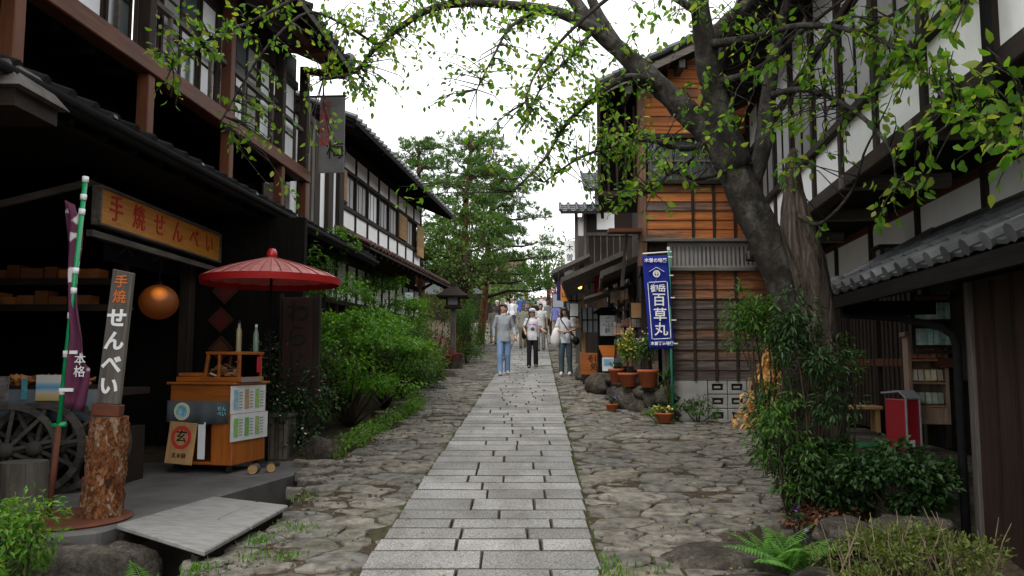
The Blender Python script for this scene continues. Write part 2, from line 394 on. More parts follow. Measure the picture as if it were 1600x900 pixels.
def crazy():
    random.seed(11); m = MB(); SX = .66
    for side in (-1, 1):
        P = []; G = {}
        def put(x, y, r):
            gx, gy = int(x*SX/.3), int(y/.3)
            for a in range(gx-2, gx+3):
                for b in range(gy-2, gy+3):
                    for (X, Y, q) in G.get((a, b), ()):
                        if (X-x*SX)**2+(Y-y)**2 < (.86*(q+r))**2: return
            G.setdefault((gx, gy), []).append((x*SX, y, r)); P.append((x*SX, y, r))
        for r0, n_ in ((.17, 700), (.13, 2600), (.095, 6000), (.065, 12000)):
            for _ in range(n_):
                y = 2.5+46*rnd()**1.6; k = 1 if y < 14 else 1+(y-14)*.035
                lo, hi = (ledge(y)-.3, pathL(y)+.2) if side < 0 else (pathR(y)-.2, redge(y)+.3)
                put(uni(lo, hi), y, r0*uni(.85, 1.15)*k)
        A = np.array(P)
        for k, (px, py, pr) in enumerate(P):
            X = px/SX; lo, hi = (ledge(py), pathL(py)) if side < 0 else (pathR(py), redge(py))
            if X < lo-.10 or X > hi+.10: continue
            if ((side < 0 and X < lo+.03) or (side > 0 and X > hi-.03)) and rnd() < .4: continue
            D = (A[:,0]-px)**2+(A[:,1]-py)**2; nb = np.argsort(D)[1:26]; s_ = 2.6*pr
            poly = [(px-s_,py-s_),(px+s_,py-s_),(px+s_,py+s_),(px-s_,py+s_)]
            for q in nb:
                dx, dy = A[q,0]-px, A[q,1]-py; l = math.hypot(dx, dy)
                if l < .02: continue
                t = (l*l+pr*pr-A[q,2]**2)/(2*l)-.0065; poly = clip(poly, px+dx/l*t, py+dy/l*t, dx/l, dy/l)
                if len(poly) < 3: break
            if len(poly) < 3: continue
            poly = [(a/SX, b) for a, b in poly]
            if side < 0: poly = clip(poly, pathL(py)-.014, py, 1, -.0345)
            else: poly = clip(poly, pathR(py)+.014, py, -1, .0335)
            if len(poly) < 3: continue
            q = []; ph = uni(0, 99)
            for a in range(len(poly)):
                A0, B0 = V(poly[a]), V(poly[(a+1)%len(poly)]); l = (B0-A0).length
                if l < .02: continue
                ts = (.12,.37,.63,.88) if l > .16 else ((.18,.5,.82) if l > .07 else (.5,))
                nn = V((-(B0-A0).y, (B0-A0).x)).normalized()
                for t in ts: 
                    p = A0.lerp(B0, t); q.append(p+nn*(.5*l if l < .1 else .05)*.24*noise.noise(V((p.x*9, p.y*9, ph))))
            if len(q) < 4: continue
            c = sum(q, V((0,0)))/len(q); r = max((p-c).length for p in q)
            if r < .05: continue
            hgt = uni(-.012,.014); tx, ty = uni(-.035,.035), uni(-.035,.035); n = len(q); vs = []
            for s_, dz in ((1.0,-.09),(1.0,-.012),(.955,-.002),(.6,.002),(.28,.003)):
                for p in q:
                    pp = c+(p-c)*s_; vs.append((pp.x, pp.y, zs(pp.y)+hgt+dz+(pp.x-c.x)*tx+(pp.y-c.y)*ty+(.012*noise.noise(V((pp.x*7,pp.y*9,ph))) if s_ < 1 else 0)))
            vs.append((c.x, c.y, zs(c.y)+hgt+.003)); k4 = 4
            fs = [(R_*n+i, R_*n+(i+1)%n, (R_+1)*n+(i+1)%n, (R_+1)*n+i) for R_ in range(k4) for i in range(n)]+[(k4*n+i, k4*n+(i+1)%n, (k4+1)*n) for i in range(n)]
            m.add(vs, fs)
    o = m.build('flagstone_pavement', flag_mat()); tag(o, kind='structure')
crazy()
# ================================================================ foliage helpers
def rdir(up=.3):
    while True:
        d = V((uni(-1,1), uni(-1,1), uni(-1,1)))
        if .1 < d.length < 1: d.normalize(); d.z += up; return d.normalized()
def cloud(m, c, r, n, L, W=None, full=False, droop=.2, shell=.5, flat=.6, seed=None):
    c = V(c); W = W or L*.5; sd = uni(0, 50)
    for _ in range(n):
        for _t in range(6):
            d = rdir(0); k = rnd()**shell
            p = V((c.x+d.x*r[0]*k, c.y+d.y*r[1]*k, c.z+d.z*r[2]*k))
            if noise.noise(p*(1.6/max(r))+V((sd,0,sd))) > -.22: break
        out = V((d.x, d.y, d.z*.4)); dr = (out+rdir(0)*.8); dr.z -= droop
        nr = V((uni(-1,1)*(1-flat), uni(-1,1)*(1-flat), 1))+rdir(0)*.35
        k = uni(.65, 1.25); m.leaf(p, dr, nr, L*k, W*k, full)
def stems(m, base, tips, r0, r1=.004, bend=.2, n=5):
    base = V(base)
    for t in tips:
        t = V(t); mid = base.lerp(t, .5)+V((uni(-1,1), uni(-1,1), .3))*bend*(t-base).length*.4
        m.tube([base, base.lerp(mid,.6), mid, mid.lerp(t,.6), t], [r0, r0*.8, (r0+r1)/2, r1*1.3, r1], n)
M['stem'] = plain('twig_bark', (.06,.045,.03), (.025,.018,.012), 18, .9, .1, .5)
M['lf_bright'] = leafm('leaf_spring_green', (.045,.13,.012), (.10,.23,.024), (.16,.26,.03))
M['lf_cherry'] = leafm('leaf_cherry', (.035,.11,.010), (.13,.27,.020), (.27,.31,.05), .62)
M['lf_mid'] = leafm('leaf_mid_green', (.02,.062,.008), (.05,.125,.016), (.08,.15,.02))
M['lf_dark'] = leafm('leaf_dark_green', (.008,.026,.006), (.024,.06,.012), None, .25)
M['lf_maple'] = leafm('leaf_maple_green', (.035,.115,.006), (.085,.22,.012), (.13,.27,.018))
M['lf_fern'] = leafm('leaf_fern', (.05,.15,.02), (.11,.26,.04), None)
M['lf_red'] = leafm('leaf_red_maple', (.13,.012,.012), (.26,.03,.024), None, .3)
M['lf_gold'] = leafm('leaf_gold_dry', (.40,.20,.045), (.60,.36,.12), None, .25, .7)
M['lf_olive'] = leafm('leaf_olive', (.055,.085,.014), (.11,.15,.028), (.17,.19,.05))
M['needle'] = leafm('pine_needle', (.028,.075,.012), (.075,.16,.025), (.11,.2,.035), .25)
M['lf_far'] = leafm('leaf_far', (.04,.085,.018), (.09,.16,.03), None)
M['petal_pink'] = leafm('petal_pink', (.42,.10,.17), (.60,.22,.32), None, .3)
M['petal_white'] = leafm('petal_white', (.6,.58,.5), (.75,.73,.6), None, .3)
M['petal_purple'] = leafm('petal_purple', (.10,.05,.32), (.2,.12,.5), None, .3)
M['petal_yellow'] = leafm('petal_yellow', (.65,.42,.05), (.75,.6,.2), None, .3)
def shrub(name, label, cat, base, r, h, mat, n, L, W=None, k=9, group=None, full=False, lift=.5, sub=.42, droop=.25, stemr=.012, flowers=None, flat=.6, vs=.55):
    """stems from the base to k clumps spread through a lopsided crown"""
    base = V(base); T = thing(name, label, cat, base, 0, group); fm = MB(); st = MB(); tips = []; fl = MB()
    for i in range(k):
        a = 2.4*i+uni(-.5,.5); q = math.sqrt((i+.5)/k)*.85; z = h*(lift+(1-lift)*(1-q*q)*uni(.45,1.0)) if i else h*.85
        if i % 3 == 2: z = h*uni(.18, lift)
        c = V((r[0]*q*math.cos(a), r[1]*q*math.sin(a), z)); tips.append(c)
        rr = sub*uni(.75,1.25)
        cloud(fm, c, (r[0]*rr, r[1]*rr, h*rr*vs), n//k, L, W, full, droop, flat=flat)
        if flowers:
            cloud(fl, c, (r[0]*rr*1.05, r[1]*rr*1.05, h*rr*.6), max(1, flowers[1]//k), flowers[2], flowers[2]*.9, False, 0, shell=.2)
    stems(st, (0,0,-.05), tips, stemr); st.build('stem', M['stem'], T, True)
    fm.build('foliage', mat, T)
    if flowers: fl.build('blossom', flowers[0], T)
    return T
def rock(name, label, c, r, seed, mat=None, group=None, rough=.35):
    m = MB(); m.ell((0,0,r[2]*.6), r, 26, 16, rough, 1.6, seed)
    m2 = []
    for p in m.v:
        k = 1+.10*noise.noise(V(p)*(5/max(r))+V((seed,0,0))); z = p[2]*k
        zt = r[2]*1.25; z = min(z, zt+ (z-zt)*.35)
        m2.append((p[0]*k, p[1]*k, z))
    m.v = m2
    o = m.build(name, mat or M['stone'], smooth=True); o.location = c
    return tag(o, label, 'rock', group)
# ================================================================ BUILDING HELPERS
def tiles(m, xe, ze, xt, zt, y0, y1, step=.27, th=.05, rr=.055, courses=.28):
    """pantile slope from the eave (xe,ze) up to (xt,zt): sheet, courses, round ribs with end discs"""
    d = V((xt-xe, 0, zt-ze)); L = d.length; d.normalize(); nrm = V((-d.z, 0, d.x)); nrm = nrm if nrm.z > 0 else -nrm
    E = V((xe, 0, ze)); k = max(1, int(L/courses)); ny = max(1, round((y1-y0)/step)); dy = (y1-y0)/ny
    for i in range(k):
        a = E+d*(L*i/k); b = E+d*(L*(i+1)/k+.02)
        for j in range(ny):
            ya, yb = y0+j*dy, y0+(j+1)*dy; jit = uni(-.004, .004)
            p = [a+nrm*(.035+jit), a+nrm*(.018+jit), b+nrm*.0]; vs = []
            # shallow pan: low in the middle
            for yy, dz in ((ya, .012), ((ya+yb)/2, -.012), (yb, .012)):
                for q, lift in ((a, .036), (b, .008)):
                    pp = q+nrm*(lift+dz+jit); vs.append((pp.x, yy, pp.z))
            lo = [(v[0]-nrm.x*.026, v[1], v[2]-nrm.z*.026) for v in (vs[0], vs[2], vs[4])]
            m.add(vs+lo, [(0,1,3,2),(2,3,5,4),(6,0,2,7),(7,2,4,8)])
    for j in range(ny+1):
        yy = y0+j*dy
        for i in range(k):
            a = E+d*(L*i/k-.02)+nrm*(.052); b = E+d*(L*(i+1)/k)+nrm*(.04)
            m.tube([(a.x, yy, a.z), (b.x, yy, b.z)], [rr, rr*.86], 8)
def roofdeck(m, xe, ze, xt, zt, y0, y1, th=.05):
    m.prism([(xe,y0,ze),(xt,y0,zt),(xt,y0,zt-th),(xe,y0,ze-th)], (0, y1-y0, 0))
def rafters(m, xe, ze, xt, zt, y0, y1, step=.45, w=.06, h=.08, inset=.04):
    y = y0+.1
    s = (zt-ze)/(xt-xe); x0 = xe+(inset if xt > xe else -inset)
    while y < y1:
        m.bar((x0, y, ze+s*(x0-xe)-.055-h/2), (xt, y, zt-.055-h/2), w, h); y += step
def window(T, pane, x, y0, y1, z0, z1, frame, out=1, rows=2, cols=1, fw=.035, th=.04, name='window', solid=None):
    """sash in a wall plane x facing +x (out=1) or -x; frame part with pane sub-part"""
    m = MB(); xa, xb = (x, x+th*out) if out > 0 else (x-th, x)
    m.bx(xa,xb,y0,y0+fw,z0,z1).bx(xa,xb,y1-fw,y1,z0,z1).bx(xa,xb,y0+fw,y1-fw,z0,z0+fw).bx(xa,xb,y0+fw,y1-fw,z1-fw,z1)
    for i in range(1, rows):
        zz = z0+(z1-z0)*i/rows; m.bx(xa+.006,xb-.006,y0+fw,y1-fw,zz-.014,zz+.014)
    for i in range(1, cols):
        yy = y0+(y1-y0)*i/cols; m.bx(xa+.008,xb-.008,yy-.012,yy+.012,z0+fw,z1-fw)
    f = m.build(name, frame, T)
    p = MB(); xm = (xa+xb)/2; p.bx(xm-.004,xm+.004,y0+fw*.6,y1-fw*.6,z0+fw*.6,z1-fw*.6); p.build('pane', pane, f)
    return f

# ================================================================ LEFT: the cracker shop house (dark, two storeys)
PZ = .5
def apron():
    m = MB(); P = [(-9,4.2),(-3.05,5.15),(-2.70,5.36),(-2.45,6.7),(-2.06,8.5),(-2.25,9.35),(-3.2,9.7),(-3.2,11.5),(-9,11.5)]
    m.prism([(x,y,PZ-.7) for x,y in P], (0,0,.7)); n = N('apron_concrete'); v = n.coord()
    f = n.noise(v, 3, 9, .65); col = n.ramp(f, [(.3, (.06,.058,.054)), (.7, (.125,.122,.115))])
    f2 = n.noise(v, 45, 3); n.bump(f2, .4, .006); mt = n.fin(col, .7, .3)
    tag(m.build('pavement', mt, bev=.02), kind='structure')
apron()
AX = -.067
def house_left():
    T = thing('wooden_shop_house', 'dark two storey wooden shop house with red brown balcony beam and deep tiled eaves', 'house', (-3.14, 8, PZ), AX)
    # lower pent roof
    m = MB(); tiles(m, -.02, 3.02, -1.05, 3.45, -4.0, 7.3, .3); m.build('lower_roof_tiles', M['tile_black'], T)
    m = MB(); roofdeck(m, 0, 3.0, -1.08, 3.45, -4.0, 7.3); rafters(m, 0, 3.0, -1.1, 3.45, -4.0, 7.3); m.bx(-.03,.012,-4.0,7.3,2.925,3.012)
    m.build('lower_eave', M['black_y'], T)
    for y in (-3.1, -1.75, -.2, 1.2, 2.6, 4.0): m = MB(); m.bar((.02,y,3.03),(.09,y,3.05),.05,.03); m.build('gutter_bracket', M['iron'], T)
    m = MB(); m.tube([(.07,-4.0,2.99),(.07,7.3,2.99)], .038, 8); m.build('gutter', M['soot_iron'], T, True)
    # walls of the shop
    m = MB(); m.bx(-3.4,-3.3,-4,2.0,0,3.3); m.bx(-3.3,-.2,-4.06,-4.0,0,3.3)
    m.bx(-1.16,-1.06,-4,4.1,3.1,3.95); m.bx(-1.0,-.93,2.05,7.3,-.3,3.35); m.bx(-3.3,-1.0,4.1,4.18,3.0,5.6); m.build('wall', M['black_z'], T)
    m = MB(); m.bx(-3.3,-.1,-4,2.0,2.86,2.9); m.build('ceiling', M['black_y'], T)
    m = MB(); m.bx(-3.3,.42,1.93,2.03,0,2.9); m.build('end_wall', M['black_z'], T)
    for y in (-3.2, 1.7):
        m = MB(); m.bx(-1.02,-.88,y-.07,y+.07,0,2.9); m.build('post', M['dark_z'], T, bev=.008)
    # balcony: beam, joists, short posts
    m = MB(); m.bx(-.42,-.25,-4,4.15,3.84,4.02); m.build('balcony_beam', M['red_y'], T, bev=.01)
    m = MB(); m.bx(-1.1,-.42,-4,4.15,3.88,3.96)
    for i in range(16): m.bx(-1.1,-.44,-3.8+i*.5,-3.72+i*.5,3.78,3.88)
    m.build('balcony_floor', M['black_y'], T)
    PY = (-4+.05, -2.4, -.55, 1.3, 3.05, 4.08)
    for y in PY:
        m = MB(); m.bx(-.40,-.28,y-.06,y+.06,3.22,3.84); m.build('short_post', M['red_z'], T, bev=.008)
        m = MB(); m.bx(-.42,-.29,y-.06,y+.06,4.02,5.66); m.build('balcony_post', M['red_z' if abs(y-1.3) < .1 else 'dark_z'], T, bev=.008)
    # window band of the upper floor
    m = MB(); m.bx(-.56,-.46,-4,4.1,4.02,4.12); m.bx(-.56,-.46,-4,4.1,5.3,5.42); m.bx(-.56,-.50,-4,4.1,5.42,5.8); m.build('window_rail', M['dark_y'], T)
    pn = ['paper','glass','paper','paper','glass','greypanel','paper','glass','paper','greypanel','glass','paper','paper','glass','greypanel','paper','glass','paper','paper','glass','greypanel']
    k = 0
    for a, b in zip(PY[:-1], PY[1:]):
        n = 4 if b-a > 1.2 else 2
        for i in range(n):
            y0 = a+.06+(b-a-.12)*i/n; y1 = a+.06+(b-a-.12)*(i+1)/n
            window(T, M[pn[k % len(pn)]], -.53+(.018 if i % 2 else 0), y0, y1, 4.12, 5.3, M['dark_z'], 1, 3, 1, .04); k += 1
    # balcony rail
    m = MB(); m.bx(-.40,-.34,-4,4.1,4.62,4.67)
    for i in range(9): m.bx(-.39,-.35,-3.9+i*.95,-3.86+i*.95,4.02,4.62)
    m.build('railing', M['grey_y'], T)
    # upper roof
    m = MB(); tiles(m, .38, 5.62, -3.3, 7.3, -4.5, 4.05, .3); m.build('roof_tiles', M['tile_black'], T)
    m = MB(); roofdeck(m, .40, 5.6, -3.3, 7.28, -4.5, 4.05); rafters(m, .40, 5.6, -3.3, 7.28, -4.5, 4.05, .4); m.bx(.36,.405,-4.5,4.05,5.52,5.61); m.build('roof_eave', M['dark_y'], T)
    m = MB(); m.bx(.02,.14,-4.5,4.0,5.52,5.66); m.build('eave_purlin', M['red_y'], T)
    for y in PY: m = MB(); m.bar((-.34,min(y,3.95),5.56),(.34,min(y,3.95),5.46),.07,.1); m.build('eave_bracket', M['red_x'], T)
    m = MB(); m.ell((.36,4.05,5.72),(.10,.12,.14),12,8,.2); m.build('ridge_end_tile', M['tile'], T, True)
    # grey pillars and white strip at the corner toward the next house
    for y, x in ((4.35,-.42),(5.2,-.62)):
        m = MB(); m.bx(x-.07,x+.07,y-.07,y+.07,3.25,5.2); m.build('corner_pillar', M['grey_z'], T, bev=.006)
    m = MB(); m.bx(-.74,-.68,4.45,7.2,3.4,5.1); m.build('plaster_wall', M['plaster'], T)
    m = MB(); m.bx(-.66,-.56,4.5,7.2,5.1,5.22)
    for y in (4.9,5.6,6.4,7.1): m.bx(-.68,-.60,y-.15,y+.15,3.45,5.1)
    m.build('plaster_post', M['dark_z'], T)
house_left()
def awning():
    a = at(134,284,7.06)
    T = thing('awning_roof', 'low board awning sheltering the cracker counter, its grey edge over the flag pole', 'awning', (a.x-.55, 8.3, 3.0), 0)
    m = MB(off((a.x-.55,8.3,3.0)))
    m.prism([(a.x+.02,7.04,3.17),(a.x+.02,7.04,3.215),(a.x-2.2,7.04,2.66),(a.x-2.2,7.04,2.615)], (.10,2.95,0)); m.build('board_roof', M['black_x'], T)
    m = MB(off((a.x-.55,8.3,3.0))); m.bar((a.x+.06,7.0,3.185),(a.x-2.2,7.0,2.62),.05,.06); m.bar((a.x+.03,6.97,3.20),(a.x+.10,9.98,3.20),.06,.05); m.build('edge_trim', M['grey_x'], T, bev=.006)
awning()
def signboard():
    c = V((-3.70, 8.48, 3.0))
    T = thing('hanging_signboard', 'long golden wood signboard with red brush lettering under the awning edge', 'signboard', c, -.02); T.scale = (1, 1.09, 1.12)
    m = MB(); m.bx(-.03,.03,-1.27,1.27,-.14,.14)
    n = N('gold_sign'); v = n.coord((9,.6,9)); f = n.noise(v, 4, 8, .75, .8); col = n.ramp(f, [(.3,(.28,.10,.010)),(.68,(.58,.26,.035))]); m.build('board', n.fin(col,.5,.4), T)
    m = MB(); m.bx(-.04,.05,-1.30,1.30,.14,.165).bx(-.04,.05,-1.30,1.30,-.16,-.14).bx(-.04,.05,-1.30,-1.275,-.14,.14).bx(-.04,.05,1.275,1.30,-.14,.14); m.build('frame', M['grey_y'], T, bev=.006)
    m = MB(); m.bx(-.06,.0,-1.32,1.32,-.255,-.205); m.build('lower_beam', M['grey_y'], T)
    for i, ch in enumerate('手焼せんべい'):
        letters(ch, .235, Matrix.Translation((.034,-1.02+i*.40,0)) @ STREET, M['redink'], T, 'character', .006, .002)
signboard()
def hood():
    c = at(20,150,5.2)
    T = thing('shingled_hood', 'weathered shingle hood over a dark box high on the left shop front', 'hood', c)
    m = MB(); m.prism([(-.75,-.2,.02),(.16,-.2,.02),(.02,-.1,.22),(-.75,-.1,.27)], (0,.02,0))
    m.add([(-.8,-.24,0),(.19,-.24,0),(.19,.35,0),(-.8,.35,0),(-.8,-.02,.24),(.05,-.02,.2),(.05,.2,.2),(-.8,.2,.24)], [(0,1,5,4),(1,2,6,5),(2,3,7,6),(3,0,4,7),(4,5,6,7),(3,2,1,0)])
    m.build('shingle_roof', plain('shingle_grey',(.13,.12,.11),(.05,.045,.04),6,.9,.2,.7,(1,1,1),detail=9), T)
    m = MB(); m.bx(-.78,.13,-.18,.3,-.12,-.002); m.build('box', M['dark_x'], T)
    m = MB(); m.bar((-.3,.3,-.05),(-.9,.6,-.05),.06); m.build('bracket', M['dark_x'], T)
hood()
def noren():
    c = at(252,406,9.3)
    T = thing('shop_curtain', 'dark indigo shop curtain with faded white characters hanging behind the post', 'curtain', c, -.05); T.scale = (1.1, 1.1, 1.12)
    m = MB(); n=26
    vs=[];
    for j in range(2):
        for i in range(n+1):
            t=i/n; vs.append((.02*math.sin(t*26)*(j+.2), -1.1+2.2*t, .26-.40*j))
    m.add(vs, [(i,i+1,n+2+i,n+1+i) for i in range(n)]); o=m.build('cloth', cloth('indigo',(.010,.014,.028)), T, True)
    so_=o.modifiers.new('t','SOLIDIFY'); so_.thickness=.004
    m = MB(); m.tube([(0,-1.2,.27),(0,1.2,.27)], .016); m.build('rod', M['dark_y'], T, True)
    pm = plain('faded_white',(.055,.06,.065),None,5,.8,.2,0)
    for ch, y, s_ in (('美',-.75,.30),('師',-.1,.32),('土',.45,.30)): letters(ch, s_, Matrix.Translation((.03,y,.06)) @ STREET, pm, T, 'character', .003)
    letters('手焼煎餅', .16, Matrix.Translation((.03,.85,.0)) @ STREET, pm, T, 'character', .003)
noren()
def globe():
    c = at(248,472,9.15)
    T = thing('globe_lamp', 'round orange glowing globe lamp hanging under the shop eave', 'lamp', c)
    m = MB(); m.ell((0,0,0),(.215,.215,.20),32,20); n = N('lamp_paper'); v=n.coord((1,1,1)); 
    g_=n.n('TexGradient',gradient_type='SPHERICAL'); mp=n.coord((4.2,4.2,4.2),'Object'); 
    add=n.n('VectorMath',operation='ADD'); add.inputs[1].default_value=(-.35,.75,-.4); n.l(mp,add.inputs[0]); n.l(add.outputs[0],g_.inputs[0])
    e = n.ramp(g_.outputs['Fac'],[(0,(.015,.003,.0006)),(.55,(.045,.011,.0015)),(.95,(.42,.12,.015))]); n.l(e,n.b.inputs['Emission Color']); n.b.inputs['Emission Strength'].default_value=1.0
    m.build('globe', n.fin((.10,.035,.010),.5,.4), T, True)
    m = MB(); m.tube([(0,0,.2),(0,0,1.0)], .006, 6); m.lathe([(.03,.195),(.045,.2),(.02,.24)],(0,0,0),12); m.build('cord', M['iron'], T)
globe()
def logpost():
    p = onG(155,805); b = V((-2.86,5.75,PZ))
    m = MB(); n_=28; rings=[]; k=22
    vs=[];fs=[]
    for i in range(k+1):
        z=.71*i/k
        for j in range(n_):
            t=2*PI*j/n_; r=.118+.014*(1-i/k)+.016*noise.noise(V((math.cos(t)*3,math.sin(t)*3,z*9)))+.02*abs(noise.noise(V((math.cos(t)*7,math.sin(t)*7,z*17))))
            vs.append((r*math.cos(t)-.03*(1-i/k),r*math.sin(t),z))
    for i in range(k):
        for j in range(n_): fs.append((i*n_+j,i*n_+(j+1)%n_,(i+1)*n_+(j+1)%n_,(i+1)*n_+j))
    fs+=[tuple(range(k*n_,(k+1)*n_))]; m.add(vs,fs)
    n = N('pine_bark'); v=n.coord((1,1,.55)); x=n.n('TexVoronoi',feature='F1'); x.inputs['Scale'].default_value=38; x.inputs['Randomness'].default_value=1; vv=n.n('TexNoise'); vv.inputs['Scale'].default_value=9; n.l(v,vv.inputs['Vector']); ad=n.n('VectorMath',operation='MULTIPLY_ADD'); ad.inputs[1].default_value=(.09,.09,.09); n.l(vv.outputs['Color'],ad.inputs[0]); n.l(v,ad.inputs[2]); v2=ad.outputs[0]; n.l(v2,x.inputs['Vector'])
    col=n.mix(1,n.ramp(n.mix(.3,n.noise(v,15,9,.75,1.2),x.outputs['Color']),[(.30,(.05,.022,.014)),(.42,(.18,.065,.024)),(.54,(.26,.115,.05)),(.64,(.32,.25,.18))]),n.ramp(n.noise(v,11,8,.7),[(.3,(.45,.42,.4)),(.65,(1.15,1.1,1.05))]),'MULTIPLY')
    x2=n.n('TexVoronoi',feature='DISTANCE_TO_EDGE'); x2.inputs['Scale'].default_value=38; n.l(v2,x2.inputs['Vector'])
    col=n.mix(1,col,n.ramp(x2.outputs['Distance'],[(0,(.45,.42,.4)),(.10,(1,1,1))]),'MULTIPLY'); n.bump(n.noise(v,24,8,.7),1,.03); M['pinebark']=n.fin(col,.9,.15)
    T = thing('log_pedestal', 'short flaky barked pine log standing upright under the painted post', 'log', b)
    m = MB(); m.ell((0,0,.70),(.112,.112,.014),24,4); m.build('cut_top', M['grey_x'], T, True)
    m = MB(); m.add(vs,fs)
    for i in range(110):
        t=uni(0,2*PI); z=uni(.03,.68); r=.137+.014*(1-z/.7)-.008; c=V((r*math.cos(t)-.03*(1-z/.71),r*math.sin(t),z)); s_=uni(.010,.026)
        m.box(c,(.008,s_,s_*1.3),t,uni(-.5,.5),uni(-.5,.2))
    m.build('bark', M['pinebark'], T)
    c = b+V((-.02,0,.715))
    T = thing('signpost', 'tilted grey wooden post with orange and white brush characters on the pine log', 'signpost', c); c.y += .0; T.rotation_euler = (0,R(4.2),0)
    m = MB(); m.bx(-.098,.098,-.045,.045,.0,.085); m.build('base', M['rust'], T, bev=.006)
    m = MB(); m.prism([(-.082,-.025,.085),(.082,-.025,.085),(.074,-.025,1.03),(-.074,-.025,1.05)],(0,.05,0)); m.build('board', M['grey_z'], T, bev=.006)
    for ch,z,s_,mt in (('手',.955,.098,'orangeink'),('焼',.845,.098,'orangeink'),('せ',.69,.145,'white'),('ん',.525,.145,'white'),('べ',.36,.145,'white'),('い',.205,.14,'white')):
        letters(ch,s_,Matrix.Translation((0,-.0275,z)) @ FRONT, M[mt], T,'character',.005,.0045 if mt=='white' else .001)
logpost()
def flagpole():
    b = V((-3.23,5.7,PZ)); top = at(133,285,5.75)-b
    T = thing('flag_pole', 'thin green pole with furled plum banner standing on a rusty plate', 'flag', b)
    d = top.normalized(); f=.27
    m=MB(); m.tube([V((0,0,.02)),top*f],.021,10); m.build('socket', M['rust'], T, True)
    m=MB(); m.tube([top*f,top],.0175,10); m.tube([top*f-V((.05,0,0)),top*f+V((.05,0,.01))],.018,8)
    gm=plain('green_pole',(.008,.30,.10),(.006,.24,.08),4,.35,.5,0); m.build('pole', gm, T, True)
    for q in (.36,.47,.585,.66,.72,.9,.945,1.0): m=MB(); m.tube([top*q,top*(q+.018)],.023,8); m.build('white_ring', M['white'], T, True)
    # base plate
    m=MB(); m.lathe([(.42,0),(.43,.012),(.40,.022)],(0.12,0,0),28); m.build('base_plate', M['rust'], T)
    # furled banner: narrow pleated strip
    m=MB(); vs=[]; k=30; n_=7
    for i in range(k+1):
        t=i/k; c=top*(.945-.62*t); 
        wd=.085+.03*math.sin(t*9+.6)+(.05 if t>.78 else 0)
        for j in range(n_):
            s_=j/(n_-1); x=-.125+.155*min(1,t*1.5)+s_*wd-.02*(1-t)+(.04*(1-s_)-.03 if t<.06 else 0); 
            vs.append((c.x+x,c.y+.035*math.sin(s_*7+t*6),c.z-.03*s_))
    m.add(vs,[(i*n_+j,i*n_+j+1,(i+1)*n_+j+1,(i+1)*n_+j) for i in range(k) for j in range(n_-1)])
    n=N('plum_banner'); v=n.coord((1,1,1)); f2=n.noise(v,5,2); col=n.mix(n.ramp(f2,[(.60,(0,0,0)),(.63,(1,1,1))]),(.105,.028,.06),(.55,.5,.5)); n.fin(col,.85,.2)
    o=m.build('banner', n.m, T, True); q=o.modifiers.new('t','SOLIDIFY'); q.thickness=.003
    for q_ in (.375,.485): m=MB(); c=top*q_; m.bx(c.x-.01,c.x+.09,c.y-.03,c.y-.02,c.z-.012,c.z+.012); m.build('tie', M['white'], T)
    c=top*.44; letters('本\n格', .085, Matrix.Translation((c.x+.13,c.y-.05,c.z+.01)) @ FRONT, M['white'], T,'character',.003)
flagpole()
def stump(name,label,p,r,h,mat,seed,group=None):
    T=thing(name,label,'stump',p,0,group); m=MB(); n_=26;k=8;vs=[];fs=[]
    for i in range(k+1):
        for j in range(n_):
            t=2*PI*j/n_; rr=r*(1+.22*(1-i/k)**2+.10*noise.noise(V((math.cos(t)*2+seed,math.sin(t)*2,i*.2))))
            vs.append((rr*math.cos(t),rr*math.sin(t),h*i/k))
    for i in range(k):
        for j in range(n_): fs.append((i*n_+j,i*n_+(j+1)%n_,(i+1)*n_+(j+1)%n_,(i+1)*n_+j))
    m.add(vs,fs); m.build('trunk',mat,T,True)
    m=MB(); m.add([vs[k*n_+j] for j in range(n_)]+[(0,0,h+.006)],[(j,(j+1)%n_,n_) for j in range(n_)]); m.build('cut_top',M['grey_x'],T)
stump('stump','low grey sawn tree stump behind the rusty flag base plate',(-3.63,6.05,PZ),.155,.36,M['grey_z'],3)
# cart wheels leaning in a row under the counter
def wheels():
    M['wheel']=wood('wheel_wood',(.03,.027,.024),(.075,.068,.06),'x',.85)
    m=MB(); T=thing('cart_wheel','weathered spoked cart wheel leaning under the counter, nearest the picture edge','wheel',(0,0,0),0,'old cart wheels under the counter')
    rim=MB()
    for i in range(28):
        a,b=2*PI*i/28,2*PI*(i+1)/28; rim.bar((.36*math.cos(a),0,.38+.36*math.sin(a)),(.36*math.cos(b),0,.38+.36*math.sin(b)),.055,.055,(0,1,0))
    rim.build('rim',M['wheel'],T)
    hub=MB(); hub.tube([(0,-.1,.38),(0,-.06,.38),(0,.06,.38),(0,.1,.38)],[.045,.065,.065,.045],14); hub.build('hub',M['wheel'],T,True)
    for i in range(10):
        a=2*PI*i/10+.2; sp=MB(); sp.bar((.06*math.cos(a),0,.38+.06*math.sin(a)),(.345*math.cos(a),0,.38+.345*math.sin(a)),.03,.04,(0,1,0)); sp.build('spoke',M['wheel'],T)
    labs=['','second weathered cart wheel from the left, partly hidden by the grey stump','third cart wheel, just behind the green flag pole','fourth cart wheel, half hidden behind the pine log']
    for i,(u,Y,rz) in enumerate(((8,6.55,.5),(52,6.7,.15),(92,6.85,.2),(128,7.0,.3))):
        q=at(u,690,Y); loc=(q.x,Y,PZ)
        o=T if i==0 else dup(T,loc,rz,labs[i]); o.location=loc; o.rotation_euler=(R(-9),0,rz)
wheels()
